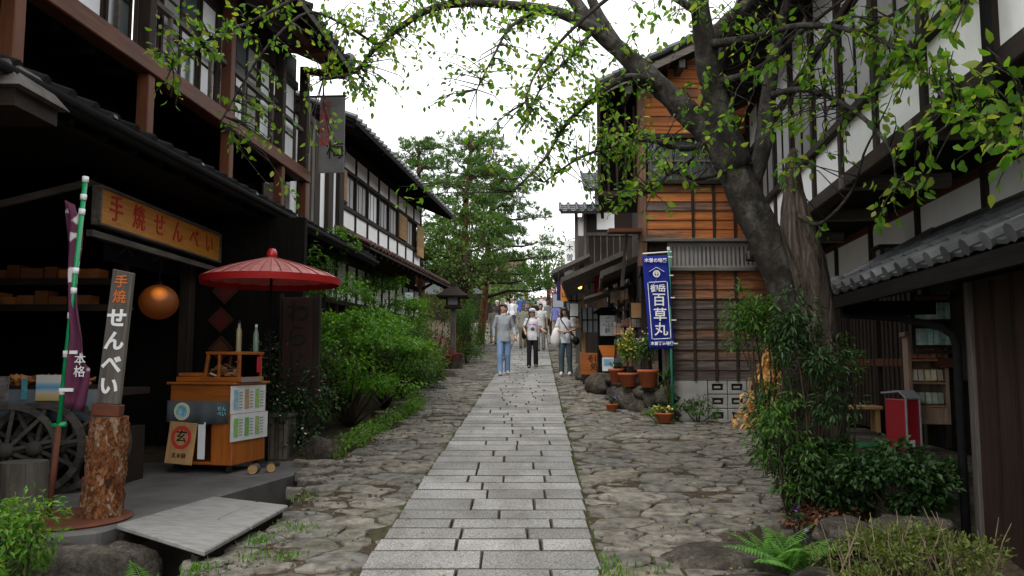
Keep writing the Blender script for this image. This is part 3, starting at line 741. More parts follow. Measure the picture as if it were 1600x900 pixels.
def counter():
    a=at(-40,600,7.0); T=thing('shop_counter','low shop counter with blue grey cloth skirt and brown wood base','counter',(-4.0,7.0,PZ))
    m=MB(); m.bx(-2.2,.52,.0,.75,.80,.86); m.bx(-2.2,.50,.25,.72,.0,.5); m.build('table',M['dark_x'],T)
    m=MB(); vs=[];n_=50
    for j in range(2):
        for i in range(n_+1): vs.append((-2.2+2.72*i/n_,-.02+.012*math.sin(i*1.3)*(j+.3),.86-.27*j))
    m.add(vs,[(i,n_+1+i,n_+2+i,i+1) for i in range(n_)]); o=m.build('cloth_skirt',cloth('bluegrey',(.13,.16,.175)),T,True); q=o.modifiers.new('t','SOLIDIFY'); q.thickness=.004
    P=at(75,606,6.95)-V(T.location); m=MB(); m.bx(P.x-.105,P.x+.105,-.05,-.042,P.z-.11,P.z+.11); n=N('poster_sea'); v=n.coord(); sep=n.n('SeparateXYZ'); n.l(v,sep.inputs[0])
    mr=n.n('MapRange'); mr.inputs[1].default_value=P.z-.11; mr.inputs[2].default_value=P.z+.11; n.l(sep.outputs[2],mr.inputs[0])
    col=n.ramp(mr.outputs[0],[(0,(.5,.36,.12)),(.3,(.6,.5,.3)),(.36,(.45,.55,.6)),(.52,(.12,.33,.55)),(.66,(.3,.5,.6)),(.72,(.6,.6,.58)),(1,(.62,.62,.6))]); m.build('poster',n.fin(col,.5,.3),T)
    P=at(36,606,6.95)-V(T.location); m=MB(); m.bx(P.x-.025,P.x+.025,-.036,-.03,P.z-.1,P.z+.08); m.build('blue_mark',plain('teal_print',(.12,.36,.42),(.05,.2,.26),25,.7,.2,0),T)
    P=at(8,606,6.95)-V(T.location); m=MB(); m.bx(P.x-.07,P.x+.02,-.036,-.028,P.z-.12,P.z+.1); m.build('leaflet',plain('leaflet_dark',(.3,.27,.26),(.05,.02,.03),13,.6,.3,0),T)
    # crackers
    B=at(75,580,7.25); T2=thing('cracker_tray','shallow tray heaped with brown rice crackers on the counter','tray',(B.x,B.y,PZ+.86))
    m=MB(); m.bx(-.42,.42,-.16,.16,0,.03); m.build('tray',M['dark_x'],T2)
    m=MB()
    for i in range(70): m.box((uni(-.38,.38),uni(-.13,.13),uni(.04,.10)),(.09,.09,.014),uni(0,3),uni(-.9,.9),uni(-.5,.5))
    m.build('crackers',plain('crackers',(.34,.15,.045),(.2,.075,.02),12,.7,.3,.3,isl=.3),T2,bev=.006)
counter()
def shelf():
    c=at(40,415,8.2); T=thing('wall_shelf','two tier brown wall shelf of boxed goods in the dark shop','shelf',(-5.3,8.4,2.0))
    for z in (.15,.42):
        m=MB(); m.bx(-1.1,1.25,-.15,.15,z,z+.03); m.bx(-1.1,1.25,-.17,-.15,z-.03,z+.04); m.build('board',M['dark_x'],T)
    m=MB()
    for z in (.18,.45):
        x=-1.05
        while x<.9: w_=uni(.14,.3); m.bx(x,x+w_-.02,-.1,.1,z,z+uni(.08,.17)); x+=w_
    m.build('boxes',plain('boxes',(.32,.12,.03),(.16,.05,.015),3,.7,.3,0,isl=.5),T)
    for x in (-1.0,1.15):
        m=MB(); m.bx(x-.03,x+.03,.1,.16,-.2,.7); m.build('support',M['dark_z'],T)
shelf()
def gangplank():
    c=[onG(0,0)]*0; A=V((-2.66,5.50,PZ+.012)); B=V((-2.42,6.62,PZ+.012)); C_=V((-1.72,6.28,zs(6.28)+.10)); D=V((-1.93,5.15,zs(5.15)+.085))
    ctr=(A+B+C_+D)/4; T=thing('gangplank','pale grey plank bridge sloping from the shop apron to the street','plank bridge',ctr)
    def quad(t0,t1,s0,s1,th=.035):
        def P(s,t): return (A.lerp(B,t)).lerp(D.lerp(C_,t),s)-ctr
        q=[P(s0,t0),P(s1,t0),P(s1,t1),P(s0,t1)]; m=MB(); m.prism([p-V((0,0,th)) for p in q],(0,0,th)); return m
    bm=plain('pale_plank',(.25,.245,.235),(.16,.155,.147),5,.8,.25,.25,(1.5,5,3),detail=8)
    for t0,t1,s0,s1 in ((0,.495,0,1),(.505,1,0,.60),(.505,1,.608,1)):
        quad(t0,t1,s0,s1).build('plank',bm,T,bev=.008)
    m=quad(.0,1,.04,.09,.10); m2=quad(.0,1,.86,.93,.10); m.add(m2.v,m2.f); m.v=[(a,b,z-.052) for a,b,z in m.v]; m.build('bearer',M['dark_y'],T)
gangplank()
# ---- food cart
def clearglass():
    n=N('clear_pane'); t=n.n('BsdfTransparent'); gl=n.n('BsdfGlossy'); gl.inputs['Roughness'].default_value=.05; m=n.n('MixShader'); fr=n.n('Fresnel'); fr.inputs[0].default_value=1.3
    n.l(fr.outputs[0],m.inputs[0]); n.l(t.outputs[0],m.inputs[1]); n.l(gl.outputs[0],m.inputs[2]); n.l(m.outputs[0],n.out.inputs[0]); return n
CLEAR=clearglass()
def foodcart():
    p=V((-3.03,8.35,PZ)); T=thing('food_cart','orange brown wooden snack cart with glass case and posters on casters','food cart',p,R(-14))
    # local: x right, y away; front at y=-.27
    W=.36; D=.30
    m=MB(); m.bx(-W,W,-D,D,.70,.87); m.build('drawer_box',M['honey_x'],T,bev=.008)
    m=MB(); m.bx(-W,-W+.03,-D,D,.10,.70); m.bx(.12,W,-D,D,.08,.70); m.bx(-W+.03,.12,D-.03,D,.10,.70); m.bx(-W,.12,-D,D,.08,.11); m.build('cabinet',M['honey_z'],T,bev=.008)
    m=MB(); m.bx(-W-.03,W+.03,-D-.03,D+.03,.87,.895); m.build('top',M['honey_x'],T,bev=.006)
    # cloth band
    m=MB(); vs=[];n_=30
    for j in range(3):
        for i in range(n_+1): vs.append((-W-.02+(2*W-.02)*i/n_,-D-.015-.008*j-.006*math.sin(i*.8)*j,.71-.105*j-(.02*math.sin(i/n_*3) if j else 0)))
    m.add(vs,[(r*(n_+1)+i,(r+1)*(n_+1)+i,(r+1)*(n_+1)+i+1,r*(n_+1)+i+1) for r in range(2) for i in range(n_)])
    o=m.build('front_cloth',cloth('slate',(.075,.09,.098)),T,True); q=o.modifiers.new('t','SOLIDIFY'); q.thickness=.004
    m=MB(); m.tube([(-.19,-D-.042,.605),(-.19,-D-.034,.605)],.088,28); bd=m.build('badge',plain('badge_cream',(.62,.6,.42),None,4,.7,.2,0),o)
    m=MB(); m.tube([(-.19,-D-.046,.605),(-.19,-D-.043,.605)],.062,24); m.build('badge_centre',plain('badge_blue',(.04,.28,.42),(.5,.6,.6),22,.6,.2,0),o)
    letters('せん\nべい',.05,Matrix.Translation((.26,-D-.042,.61)) @ FRONT,plain('teal_ink',(.25,.62,.66),None,5,.6,.2,0),o,'character',.003)
    # tan board leaning in front with red ring
    Mq=Matrix.Translation((-.17,-D-.06,.30)) @ Matrix.Rotation(R(-6),4,'X') @ Matrix.Rotation(R(3),4,'Y')
    m=MB(Mq); m.bx(-.155,.155,-.008,.008,-.21,.20); b=m.build('leaning_sign',M['tan_z'],T,bev=.004)
    m=MB(Mq); n_=36
    m.add([(r*math.cos(2*PI*i/n_),-.011,.05+r*math.sin(2*PI*i/n_)) for r in (.078,.115) for i in range(n_)],[(i,(i+1)%n_,n_+(i+1)%n_,n_+i) for i in range(n_)]); m.build('red_ring',plain('ring_red',(.5,.04,.03),None,4,.6,.3,0),b)
    letters('玄',.13,Mq @ Matrix.Translation((0,-.012,.055)) @ FRONT,M['ink'],b,'character',.003,.001); letters('玄米餅',.055,Mq @ Matrix.Translation((0,-.012,-.13)) @ FRONT,M['ink'],b,'character',.003,0)
    m=MB(); m.bx(.0,.08,-D-.035,-D-.03,.14,.5); m.build('white_leaflet',M['paper'],T)
    # poster on the right side (two sheets), facing +x
    for k_,(z0,z1,t) in enumerate(((.585,.86,-.01),(.315,.58,.03))):
        m=MB(); m.bx(W+.006+.008*k_,W+.011+.008*k_,-D-.06,D-.02+t,z0,z1); po=m.build('poster',plain('poster_paper',(.66,.67,.66),(.5,.51,.5),12,.5,.3,.02),T)
        for i,cc in enumerate(((.16,.28,.34),(.24,.17,.09),(.17,.27,.08)) if k_==0 else ((.14,.28,.08),(.10,.23,.06),(.18,.24,.10))):
            y0=-D-.01+i*.19; m=MB(); m.bx(W+.013+.008*k_,W+.015+.008*k_,y0,y0+.075,z0+.04,z1-.04); m.build('printed_picture',plain('print%d%d'%(k_,i),cc,tuple(c*1.9 for c in cc),30,.5,.3,0),po)
            m=MB()
            for q in range(6): m.bx(W+.013+.008*k_,W+.015+.008*k_,y0+.09,y0+.15,z0+.05+q*.03,z0+.062+q*.03)
            m.build('printed_lines',plain('printline%d%d'%(k_,i),(.3,.3,.3),None,5,.6,.2,0),po)
    # glass case
    gx0,gx1,gy0,gy1,z0,z1=-.02,.40,-.27,.14,.90,1.17
    m=MB(); m.bx(gx0-.02,gx1+.01,gy0-.02,gy1+.02,z0,z0+.045); m.bx(gx0+.03,gx1+.01,gy0,gy1+.02,z1,z1+.03)
    for (x,y) in ((gx0,gy0),(gx1-.03,gy0),(gx0,gy1-.03),(gx1-.03,gy1-.03)): m.bar((x+.015-(.0),y+.015,z0),(x+.015+(.04 if x<.1 else 0),y+.015,z1),.03)
    m.bar((.16,gy0+.015,z0),(.16,gy0+.015,z1),.025); gc=m.build('glass_case',M['honey_x'],T,bev=.003)
    gl=CLEAR
    m=MB(); m.bx(gx1-.008,gx1-.003,gy0,gy1,z0+.05,z1); m.build('glass_pane',gl.m,gc)
    m=MB()
    for i in range(34): m.box((uni(.02,.36),uni(gy0+.05,gy1-.05),z0+.05+uni(.01,.11)),(.07,.07,.02),uni(0,3),uni(-.8,.8),uni(-.5,.5))
    m.build('snack_bags',plain('snack_bags',(.3,.16,.08),(.12,.07,.04),6,.4,.5,.2,isl=.6),gc)
    m=MB(); m.bx(gx1+.012,gx1+.02,.02,.09,z0+.09,z1-.02); m.build('red_packet',plain('packet_red',(.5,.02,.04),(.3,.01,.02),8,.3,.6,.1),gc)
    m=MB(); m.bx(gx1+.012,gx1+.018,gy0+.02,gy1-.05,z0-.004,z0+.04); m.build('price_strip',plain('strip_grey',(.3,.3,.3),(.1,.1,.1),60,.5,.3,0),gc)
    for (x,y) in ((-.30,-.24),(.30,-.24),(-.30,.24),(.30,.24)):
        m=MB(); m.tube([(x-.012,y,.036),(x+.012,y,.036)],.035,14); m.bx(x-.02,x+.02,y-.02,y+.02,.06,.09); m.build('caster',M['iron'],T)
    # wooden lids stacked on the cart
    q=V((-3.23,8.4,PZ+.895)); T2=thing('stacked_tray','pair of flat wooden trays stacked beside the glass case','tray',q,R(-14))
    m=MB(); m.bx(-.17,.19,-.2,.2,.002,.05); m.build('lower_tray',M['honey_x'],T2,bev=.004)
    m=MB(); m.bx(-.15,.2,-.19,.21,.053,.09); m.build('upper_tray',M['honey_x'],T2,bev=.004)
    # papers/bottle behind
    for i,(dx,cc,h,lab) in enumerate(((.02,(.42,.36,.20),.30,'cream labelled bottle on top of the glass case'),(.20,(.20,.30,.22),.26,'pale green bottle on top of the glass case'))):
        q=V((-2.9+dx,8.45,PZ+1.20)); T3=thing('bottle',lab,'bottle',q); m=MB(); m.lathe([(.024,0),(.028,.01),(.028,h*.75),(.015,h*.88),(.013,h)],(0,0,0),14); m.build('body',plain('bottle%d'%i,cc,None,5,.3,.5,0),T3,True); m=MB(); m.lathe([(.014,h),(.014,h+.03),(.0,h+.032)],(0,0,0),10); m.build('cap',M['white' if i else 'iron'],T3)
foodcart()
def woodblock():
    for i,(x,y,s_,lab) in enumerate(((-2.54,8.02,.06,'short round wood block by the front corner of the snack cart'),(-2.42,8.16,.055,'smaller wood block just behind the first one beside the snack cart'))):
        T=thing('wood_block',lab,'wood block',(x,y,PZ),.3*i,'wood blocks beside the snack cart'); m=MB(); m.tube([(0,-s_,s_*.8),(0,s_,s_*.8)],s_*.8,16); m.build('log',M['grey_y'],T,True)
        m=MB(); m.tube([(0,-s_-.004,s_*.8),(0,-s_+.001,s_*.8)],s_*.77,16); m.build('cut_face',M['tan_x'],T)
woodblock()
def parasol():
    top=at(425,398,8.6); ctr=V((top.x,8.6,PZ)); T=thing('paper_parasol','large red paper parasol open above the snack cart','parasol',ctr)
    H=at(425,402,8.6).z-PZ; r=.73; dz=.30; n_=44
    m=MB(); vs=[];fs=[];prof=[(0.03,0),(.25,-.055),(.5,-.15),(.78,-.215),(1.0,-.292)]
    pr=[(0.02,0.0),(.3*r,-.052),(.6*r,-.115),(.85*r,-.18),(1.0*r,-.235)]
    for (q,z) in pr:
        for j in range(n_): 
            t=2*PI*j/n_; vs.append((q*math.cos(t),q*math.sin(t),H+z+(.0 if j%2 else -.010*q/r)))
    for i in range(len(pr)-1):
        for j in range(n_): fs.append((i*n_+j,i*n_+(j+1)%n_,(i+1)*n_+(j+1)%n_,(i+1)*n_+j))
    m.add(vs,fs); n=N('red_paper'); v=n.coord(); f=n.noise(v,14,5); col=n.ramp(f,[(.3,(.46,.14,.13)),(.7,(.62,.27,.25))]); n.fin(col,.5,.4)
    t=n.n('BsdfTranslucent'); t.inputs[0].default_value=(.6,.02,.015,1); mx_=n.n('MixShader'); mx_.inputs[0].default_value=.3; n.l(n.b.outputs[0],mx_.inputs[1]); n.l(t.outputs[0],mx_.inputs[2]); n.l(mx_.outputs[0],n.out.inputs[0])
    o=m.build('canopy',n.m,T); q=o.modifiers.new('t','SOLIDIFY'); q.thickness=.006; 
    m=MB(); vs=[];fs=[]
    for j in range(n_*2):
        t=2*PI*j/(n_*2); vs+= [(r*math.cos(t),r*math.sin(t),H-.23),(r*.985*math.cos(t),r*.985*math.sin(t),H-.30)]
    N2=n_*2
    m.add(vs,[(2*j,2*((j+1)%N2),2*((j+1)%N2)+1,2*j+1) for j in range(N2)]); o=m.build('valance',plain('valance_red',(.42,.012,.012),(.32,.01,.01),8,.6,.3,.05),T); q=o.modifiers.new('t','SOLIDIFY'); q.thickness=.005
    ribm=plain('rib_red',(.22,.035,.03),None,5,.6,.3,0)
    for j in range(0,n_):
        t=2*PI*j/n_; m=MB(); m.tube([(q_*math.cos(t),q_*math.sin(t),H+z+.004) for q_,z in pr],.0045,5); m.build('rib',ribm,T)
    m=MB(); m.lathe([(.05,-.02),(.055,.03),(.05,.06),(.035,.09),(.0,.10)],(0,0,H),16); m.build('finial',plain('finial_red',(.5,.015,.015),None,5,.3,.6,0),T,True)
    m=MB(); m.tube([(0,0,.05),(0,0,H)],.014,10); m.build('pole',M['black_z'],T,True)
    m=MB(); m.lathe([(.14,0),(.14,.03),(.04,.045)],(0,0,0),20); m.build('foot',M['iron'],T)
parasol()
def wallsign():
    c=at(465,545,9.62); T=thing('upright_signboard','tall dark brown signboard with black brush characters on the shop end wall','signboard',c,AX)
    m=MB(); m.bx(-.19,.19,-.02,.02,-.62,.62); m.build('board',plain('brown_board',(.035,.014,.010),(.02,.008,.006),3,.6,.3,.1,(6,6,.6)),T,bev=.004)
    m=MB(); m.bx(-.22,-.195,-.03,.03,-.66,.66).bx(.195,.27,-.03,.03,-.66,.66); m.build('edge_batten',M['dark_z'],T)
    for ch,z in (('わ',.42),('ら',.13),('じ',-.18),('屋',-.47)): letters(ch,.30,Matrix.Translation((0,-.025,z)) @ FRONT,M['ink'],T,'character',.004,.003)
wallsign()
def diamond():
    for i,(u,v,lab) in enumerate(((345,500,'upper red and black diamond paper on the dark shop wall'),(345,545,'lower orange brown diamond paper on the dark shop wall'),(352,455,'topmost dark red diamond paper below the parasol'))):
        c=at(u,v,9.75); m=MB(); s_=.16; m.prism([(0,-.01,s_),(s_,-.01,0),(0,-.01,-s_),(-s_,-.01,0)],(0,.012,0)); T=thing('diamond_paper',lab,'wall paper',c,0,'diamond papers on the shop wall'); m.build('border',plain('dia%d'%i,(.045,.012,.007),None,5,.7,.2,0),T)
        m=MB(); s_=.10; m.prism([(0,-.014,s_),(s_,-.014,0),(0,-.014,-s_),(-s_,-.014,0)],(0,.003,0)); m.build('centre',plain('diac%d'%i,(.08,.008,.007) if i!=1 else (.09,.03,.01),None,5,.7,.2,0),T)
diamond()
def slatbox():
    c=at(440,690,9.25); T=thing('slatted_bin','grey slatted wooden bin against the shop end wall','bin',(-2.70,9.28,PZ-.02)); m=MB()
    for i in range(7): m.bx(-.17+i*.05,-.17+i*.05+.042,-.16,-.14,0,.5)
    for i in range(6): m.bx(.16,.18,-.13+i*.05,-.13+i*.05+.042,0,.5)
    m.build('slats',M['grey_z'],T); m=MB(); m.bx(-.16,.155,-.135,.15,.01,.47); m.build('liner',M['iron'],T); m=MB(); m.bx(-.19,.2,-.18,.17,.5,.53); m.build('lid',M['grey_x'],T)
slatbox()
def endsign():
    c=at(519,210,12.4); T=thing('hanging_sign_panel','grey hanging panel with red characters and black plum branch at the house corner','sign',c,AX)
    m=MB(); m.bx(-.20,.20,-.015,.015,-.62,.60); m.build('panel',plain('grey_fabric',(.17,.165,.16),(.10,.098,.095),3,.8,.2,.1),T)
    for i,ch in enumerate('お休み処'): letters(ch,.20,Matrix.Translation((-.11,-.019,.45-i*.19)) @ FRONT,M['redink'],T,'character',.003,.001)
    letters('梅',.30,Matrix.Translation((.06,-.019,-.28)) @ FRONT,M['ink'],T,'character',.003,.001)
    m=MB(); m.bar((-.5,0,.62),(.22,0,.62),.03); m.build('arm',M['iron'],T)
endsign()
# ================================================================ LEFT: white walled house further up
BA=-.108
def house_white():
    X0,Y0=-3.6,15.3; T=thing('white_walled_house','white plastered two storey house with dark timber frame and long tiled eave up the street','house',(X0,Y0,zs(15)),BA); Z=-zs(15)
    L=8.2
    def z(a): return a+Z
    m=MB(); m.bx(-.12,0,0,L,z(4.37),z(4.74)); m.bx(-.12,0,0,L,z(5.6),z(5.98)); m.build('white_panel',M['plaster'],T)
    m=MB(); m.bx(-.2,-.12,0,L,z(1.0),z(6.3)); m.bx(-5,-.2,L-.1,L,z(1.5),z(6.3)); m.bx(-5,-.2,0,.1,z(1.5),z(6.3)); m.build('wall',M['dark_z'],T)
    m=MB(); m.bx(-.1,.05,0,L,z(4.74),z(4.82)); m.bx(-.1,.04,0,L,z(5.54),z(5.62)); m.bx(-.1,.045,0,L,z(4.29),z(4.37)); m.build('rail',M['dark_y'],T,bev=.006)
    for i in range(10):
        y=i*L/9; m=MB(); m.bx(-.08,.03,y-.035,y+.035,z(4.37),z(5.98)); m.build('post',M['dark_z'],T)
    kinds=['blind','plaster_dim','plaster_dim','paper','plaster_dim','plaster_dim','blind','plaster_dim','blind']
    for i,k in enumerate(kinds):
        y0,y1=i*L/9+.04,(i+1)*L/9-.04
        if k=='blind':
            m=MB(); xo=.10 if i in (0,8) else .035; m.bx(xo,xo+.02,y0,y1,z(4.86 if i!=8 else 4.62),z(5.5)); b=m.build('bamboo_blind',M['tan_y'],T)
            m=MB()
            for q in range(12): m.bx(xo+.021,xo+.03,y0,y1,z(4.9)+q*.048,z(4.9)+q*.048+.014)
            m.build('slats',M['tan_y'],b)
            if i==0: m=MB(); m.bx(0,.14,y0,y1,z(4.80),z(4.86)); m.bx(0,.14,y0-.02,y0+.015,z(4.86),z(5.5)); m.build('blind_box',M['dark_y'],T)
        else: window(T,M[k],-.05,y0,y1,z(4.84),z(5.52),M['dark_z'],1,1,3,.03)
    m=MB(); tiles(m,.82,z(6.02),-2.6,z(7.5),-.9,L+.7,.3); m.tube([(-2.6,-.9,z(7.6)),(-2.6,L+.7,z(7.6))],.14,10); m.build('roof_tiles',M['tile'],T)
    m=MB(); roofdeck(m,.84,z(6.0),-2.6,z(7.48),-.9,L+.7); rafters(m,.84,z(6.0),-2.6,z(7.48),-.9,L+.7,.4); m.bx(.8,.845,-.9,L+.7,z(5.93),z(6.01)); m.build('roof_eave',M['black_y'],T)
    m=MB(); tiles(m,.95,z(3.78),0,z(4.22),-.3,L+.2,.26,rr=.045); m.build('lower_roof_tiles',M['tile_brown'],T)
    m=MB(); roofdeck(m,.97,z(3.76),0,z(4.2),-.3,L+.2); rafters(m,.97,z(3.76),0,z(4.2),-.3,L+.2); m.build('lower_eave',M['dark_y'],T)
    m=MB(); m.bx(-.1,-.02,0,L,z(2.85),z(3.62)); m.build('lower_panel',M['plaster'],T)
    m=MB()
    for i in range(13): y=i*L/12; m.bx(-.08,.01,y-.04,y+.04,z(1.2),z(3.75))
    m.bx(-.08,.02,0,L,z(3.62),z(3.75)); m.bx(-.08,.02,0,L,z(2.75),z(2.85)); m.build('lower_frame',M['dark_z'],T)
house_white()
def house_beyond_left():
    T=thing('far_tiled_house','low house with pale panels and hipped roof peeping between the white house and the pines','house',(-4.6,25,zs(25)),BA); Z=0
    m=MB(); m.bx(-4,0,0,6,0,4.4); m.build('wall',M['plaster_dim'],T)
    m=MB()
    for i in range(7): m.bx(-.02,.03,i-.05,i+.05,0,4.4)
    m.bx(-.02,.03,0,6,2.4,2.55); m.build('frame',M['dark_z'],T)
    m=MB(); tiles(m,.8,4.2,-2.2,5.4,-.8,6.6,.3); m.build('roof_tiles',M['tile_brown'],T)
    m=MB(); roofdeck(m,.82,4.18,-2.2,5.38,-.8,6.6); m.build('roof_eave',M['dark_y'],T)
house_beyond_left()
# ================================================================ far houses closing the street
def simple_house(name,label,loc,rz,W,D,H,rise,wallm,roofm,over=.7,rows=2,windows=4,dark='dark_z'):
    """gable house, local front wall on x=0 facing +x... ridge along y"""
    T=thing(name,label,'house',loc,rz); m=MB(); m.bx(-W,0,0,D,-.6,H); m.prism([(-W,.02,H),(0,.02,H),(-W/2,.02,H+rise*.9)],(0,D-.04,0)); m.build('wall',wallm,T)
    m=MB(); s=rise/(W/2); tiles(m,over,H-over*s,-W/2,H+rise,-.5,D+.5,.32); tiles(m,-W-over,H-over*s,-W/2,H+rise,-.5,D+.5,.32); m.tube([(-W/2,-.55,H+rise+.08),(-W/2,D+.55,H+rise+.08)],.13,10); m.build('roof_tiles',roofm,T)
    m=MB(); roofdeck(m,over+.02,H-over*s-.02,-W/2,H+rise-.02,-.5,D+.5); roofdeck(m,-W-over-.02,H-over*s-.02,-W/2,H+rise-.02,-.5,D+.5); m.build('roof_eave',M['dark_y'],T)
    m=MB()
    for i in range(windows+1): y=i*D/windows; m.bx(-.03,.03,y-.06,y+.06,-.5,H-.02)
    m.bx(-.03,.04,0,D,H*.5-.06,H*.5+.06); m.bx(-.03,.04,0,D,H-.14,H-.02)
    for i in range(4): x=-W+i*W/3; m.bx(x-.06,x+.06,-.04,.03,-.5,H)
    m.bx(-W,0,-.05,.03,H*.5-.07,H*.5+.07); m.build('frame',M[dark],T)
    for i in range(windows):
        y0=i*D/windows+.2; y1=(i+1)*D/windows-.2; window(T,M['glass'],.0,y0,y1,H*.58,H*.86,M[dark],1,1,2,.04)
    for i in range(3):
        x0=-W+i*W/3+.2; m=MB(); m.bx(x0,x0+W/3-.4,-.04,-.01,H*.58,H*.84); m.build('window',M['glass'],T)
    return T
simple_house('street_end_house','small white house with brown roof closing the far end of the street',(1.2,62,zs(62)),R(70),4.5,6,2.6,1.3,M['plaster'],M['tile_brown'])
simple_house('dark_end_house','dark timber house beside the far crowd on the left of the street end',(-1.2,54,zs(54)),R(-8),5,7,3.0,1.5,M['dark_z'],M['tile'])
simple_house('right_end_house','dark roofed low house behind the red maple far up the right side',(9.2,48,zs(48)),R(-7)+PI,5.5,-9,3.0,1.6,M['dark_z'],M['tile']) if False else None
# ================================================================ LEFT garden
def fl(x,y): return V((x,y,g(x,y)))
G='shrubs of the left roadside garden'
shrub('maple_shrub','large bright green maple shrub filling the middle of the left garden',"shrub",fl(-2.35,11.6),(1.0,1.05),1.85,M['lf_maple'],5600,.07,.045,30,G,stemr=.02,vs=.2,sub=.34,flat=.8)
shrub('maple_shrub','yellow green feathery shrub leaning over the street edge left of the walkers',"shrub",fl(-2.15,13.7),(.8,.9),1.65,M['lf_maple'],4000,.07,.045,24,G,vs=.2,sub=.34,flat=.8)
shrub('azalea_bush','dark azalea bush with pink blossoms beside the signboard with black characters',"bush",fl(-2.75,9.75),(.55,.5),1.25,M['lf_dark'],1900,.06,.03,11,G,flowers=(M['petal_pink'],90,.045))
shrub('flower_bush','dark low bush dotted with small white flowers near the leaning rock',"bush",fl(-2.6,9.35),(.42,.35),.75,M['lf_dark'],900,.055,.03,8,G,flowers=(M['petal_white'],40,.035))
shrub('dark_shrub','tall deep green shrub behind the azalea against the shop corner',"shrub",fl(-3.05,11.2),(.55,.6),2.5,M['lf_mid'],2600,.08,.04,12,G)
shrub('young_tree','slender leafy young tree rising before the white house wall',"young tree",fl(-2.9,13.4),(.7,.7),3.3,M['lf_maple'],2400,.075,.045,20,G,lift=.35,stemr=.02,sub=.32,vs=.14,flat=.8)
shrub('layered_shrub','dark layered shrub filling the gap behind the azalea and the maple shrub','shrub',fl(-2.9,10.6),(.7,.5),1.5,M['lf_mid'],2600,.07,.04,18,G,vs=.25,flat=.8)
shrub('broad_shrub','mid green bushy shrub hanging over the dark ditch hole',"shrub",fl(-2.1,15.3),(.6,.7),1.5,M['lf_mid'],2200,.08,.035,10,G,droop=.6)
shrub('needle_bush','spiky grassy dark green bush just before the ditch hole',"bush",fl(-1.95,16.6),(.45,.5),1.25,M['needle'],1800,.22,.018,9,G,droop=.35)
shrub('tall_shrub','tall bright shrub below the white house blinds',"shrub",fl(-2.9,18.2),(1.0,1.2),2.7,M['lf_maple'],3200,.09,.05,22,G,stemr=.02,vs=.16,sub=.34,flat=.8)
shrub('lamp_side_shrub','round green shrub beside the white lamp sign',"shrub",fl(-2.3,19.2),(.7,.7),1.7,M['lf_bright'],1900,.09,.05,10,G)
shrub('red_shrub','rusty red leaved shrub below the wooden street lantern',"shrub",fl(-2.3,21.7),(.8,.6),1.0,M['lf_red'],1100,.08,.05,9,G)
shrub('hedge_shrub','dark hedge shrub right beside the stone lantern base',"shrub",fl(-1.35,23.8),(.42,.8),1.7,M['lf_mid'],2600,.08,.03,10,G)
shrub('hedge_shrub','loose green hedge further up the street by the pine trunks',"shrub",fl(-1.5,27.5),(.7,1.4),2.2,M['lf_mid'],2600,.10,.04,12,G)
shrub('hedge_shrub','pale green bush behind the wooden street lantern',"shrub",fl(-2.4,25.5),(1.0,1.2),2.4,M['lf_olive'],2200,.10,.05,12,G)
def edging():
    m=MB(); random.seed(21)
    pts=[(-1.78,9.3),(-1.72,10.2),(-1.62,11.2),(-1.52,12.3),(-1.46,13.0),(-1.55,14.2),(-1.95,9.9)]
    for i in range(len(pts)-2):
        for k in range(4):
            t=k/4; x=pts[i][0]*(1-t)+pts[i+1][0]*t-.10; y=pts[i][1]*(1-t)+pts[i+1][1]*t
            cloud(m,(x,y,zs(y)+.08),(.16,.2,.12),95,.055,.03,flat=.5)
    o=m.build('ground_cover',M['lf_bright']); tag(o,kind='stuff')
    m=MB(); 
    for x,y,n_ in [(-1.62,6.0,60),(-1.75,5.65,70),(-1.5,5.9,40),(-1.9,5.05,70),(-1.45,5.3,40),(.60,4.95,80),(.62,5.2,40),(.9,5.1,25),(-1.72,6.9,30),(-1.9,8.9,50),(-1.65,5.3,40)]:
        for _ in range(n_):
            p=V((x+random.gauss(0,.06),y+random.gauss(0,.07),0)); p.z=zs(p.y)-.005; d=V((uni(-.5,.5),uni(-.5,.5),1)).normalized(); m.leaf(p,d,rdir(0),uni(.03,.07),.012)
    # moss and weeds along the path joints
    y=4
    while y<24:
        for xx in (pathL(y)-.015,pathR(y)+.012):
            if rnd()<.5:
                for _ in range(3):
                    p=V((xx+uni(-.012,.012),y+uni(-.04,.04),zs(y)-.01)); m.leaf(p,V((uni(-.6,.6),uni(-.6,.6),1)).normalized(),rdir(0),uni(.015,.032),.010)
        y+=.05
    tag(m.build('weeds',M['lf_bright']),kind='stuff')
edging()
def litter():
    random.seed(77); m=MB(); lv=MB()
    for _ in range(1500):
        y=3.6+14*rnd()**1.5; sd=rnd()<.5; x=uni(ledge(y),pathL(y)) if sd else uni(pathR(y),redge(y)); s_=uni(.004,.013)
        if rnd()<.7: x=(ledge(y)+abs(random.gauss(0,.25))) if sd else (redge(y)-abs(random.gauss(0,.35)))
        m.box((x,y,zs(y)+.008+s_*.3),(s_*2,s_*1.7,s_*1.2),uni(0,3),uni(-.3,.3))
    for _ in range(420):
        y=3.6+14*rnd()**1.4; x=uni(ledge(y),redge(y)); 
        if pathL(y)<x<pathR(y) and rnd()<.7: continue
        lv.leaf(V((x,y,zs(y)+.035)),V((uni(-1,1),uni(-1,1),.05)),V((uni(-.2,.2),uni(-.2,.2),1)),uni(.03,.06),uni(.015,.028))
    tag(m.build('gravel',plain('grit',(.2,.185,.16),(.08,.072,.06),20,.9,.2,0,isl=.4)),kind='stuff'); tag(lv.build('fallen_leaves',leafm('fallen_leaf',(.10,.06,.02),(.24,.16,.05),(.12,.18,.03),.1,.8)),kind='stuff')
litter()
RK_='garden rocks'
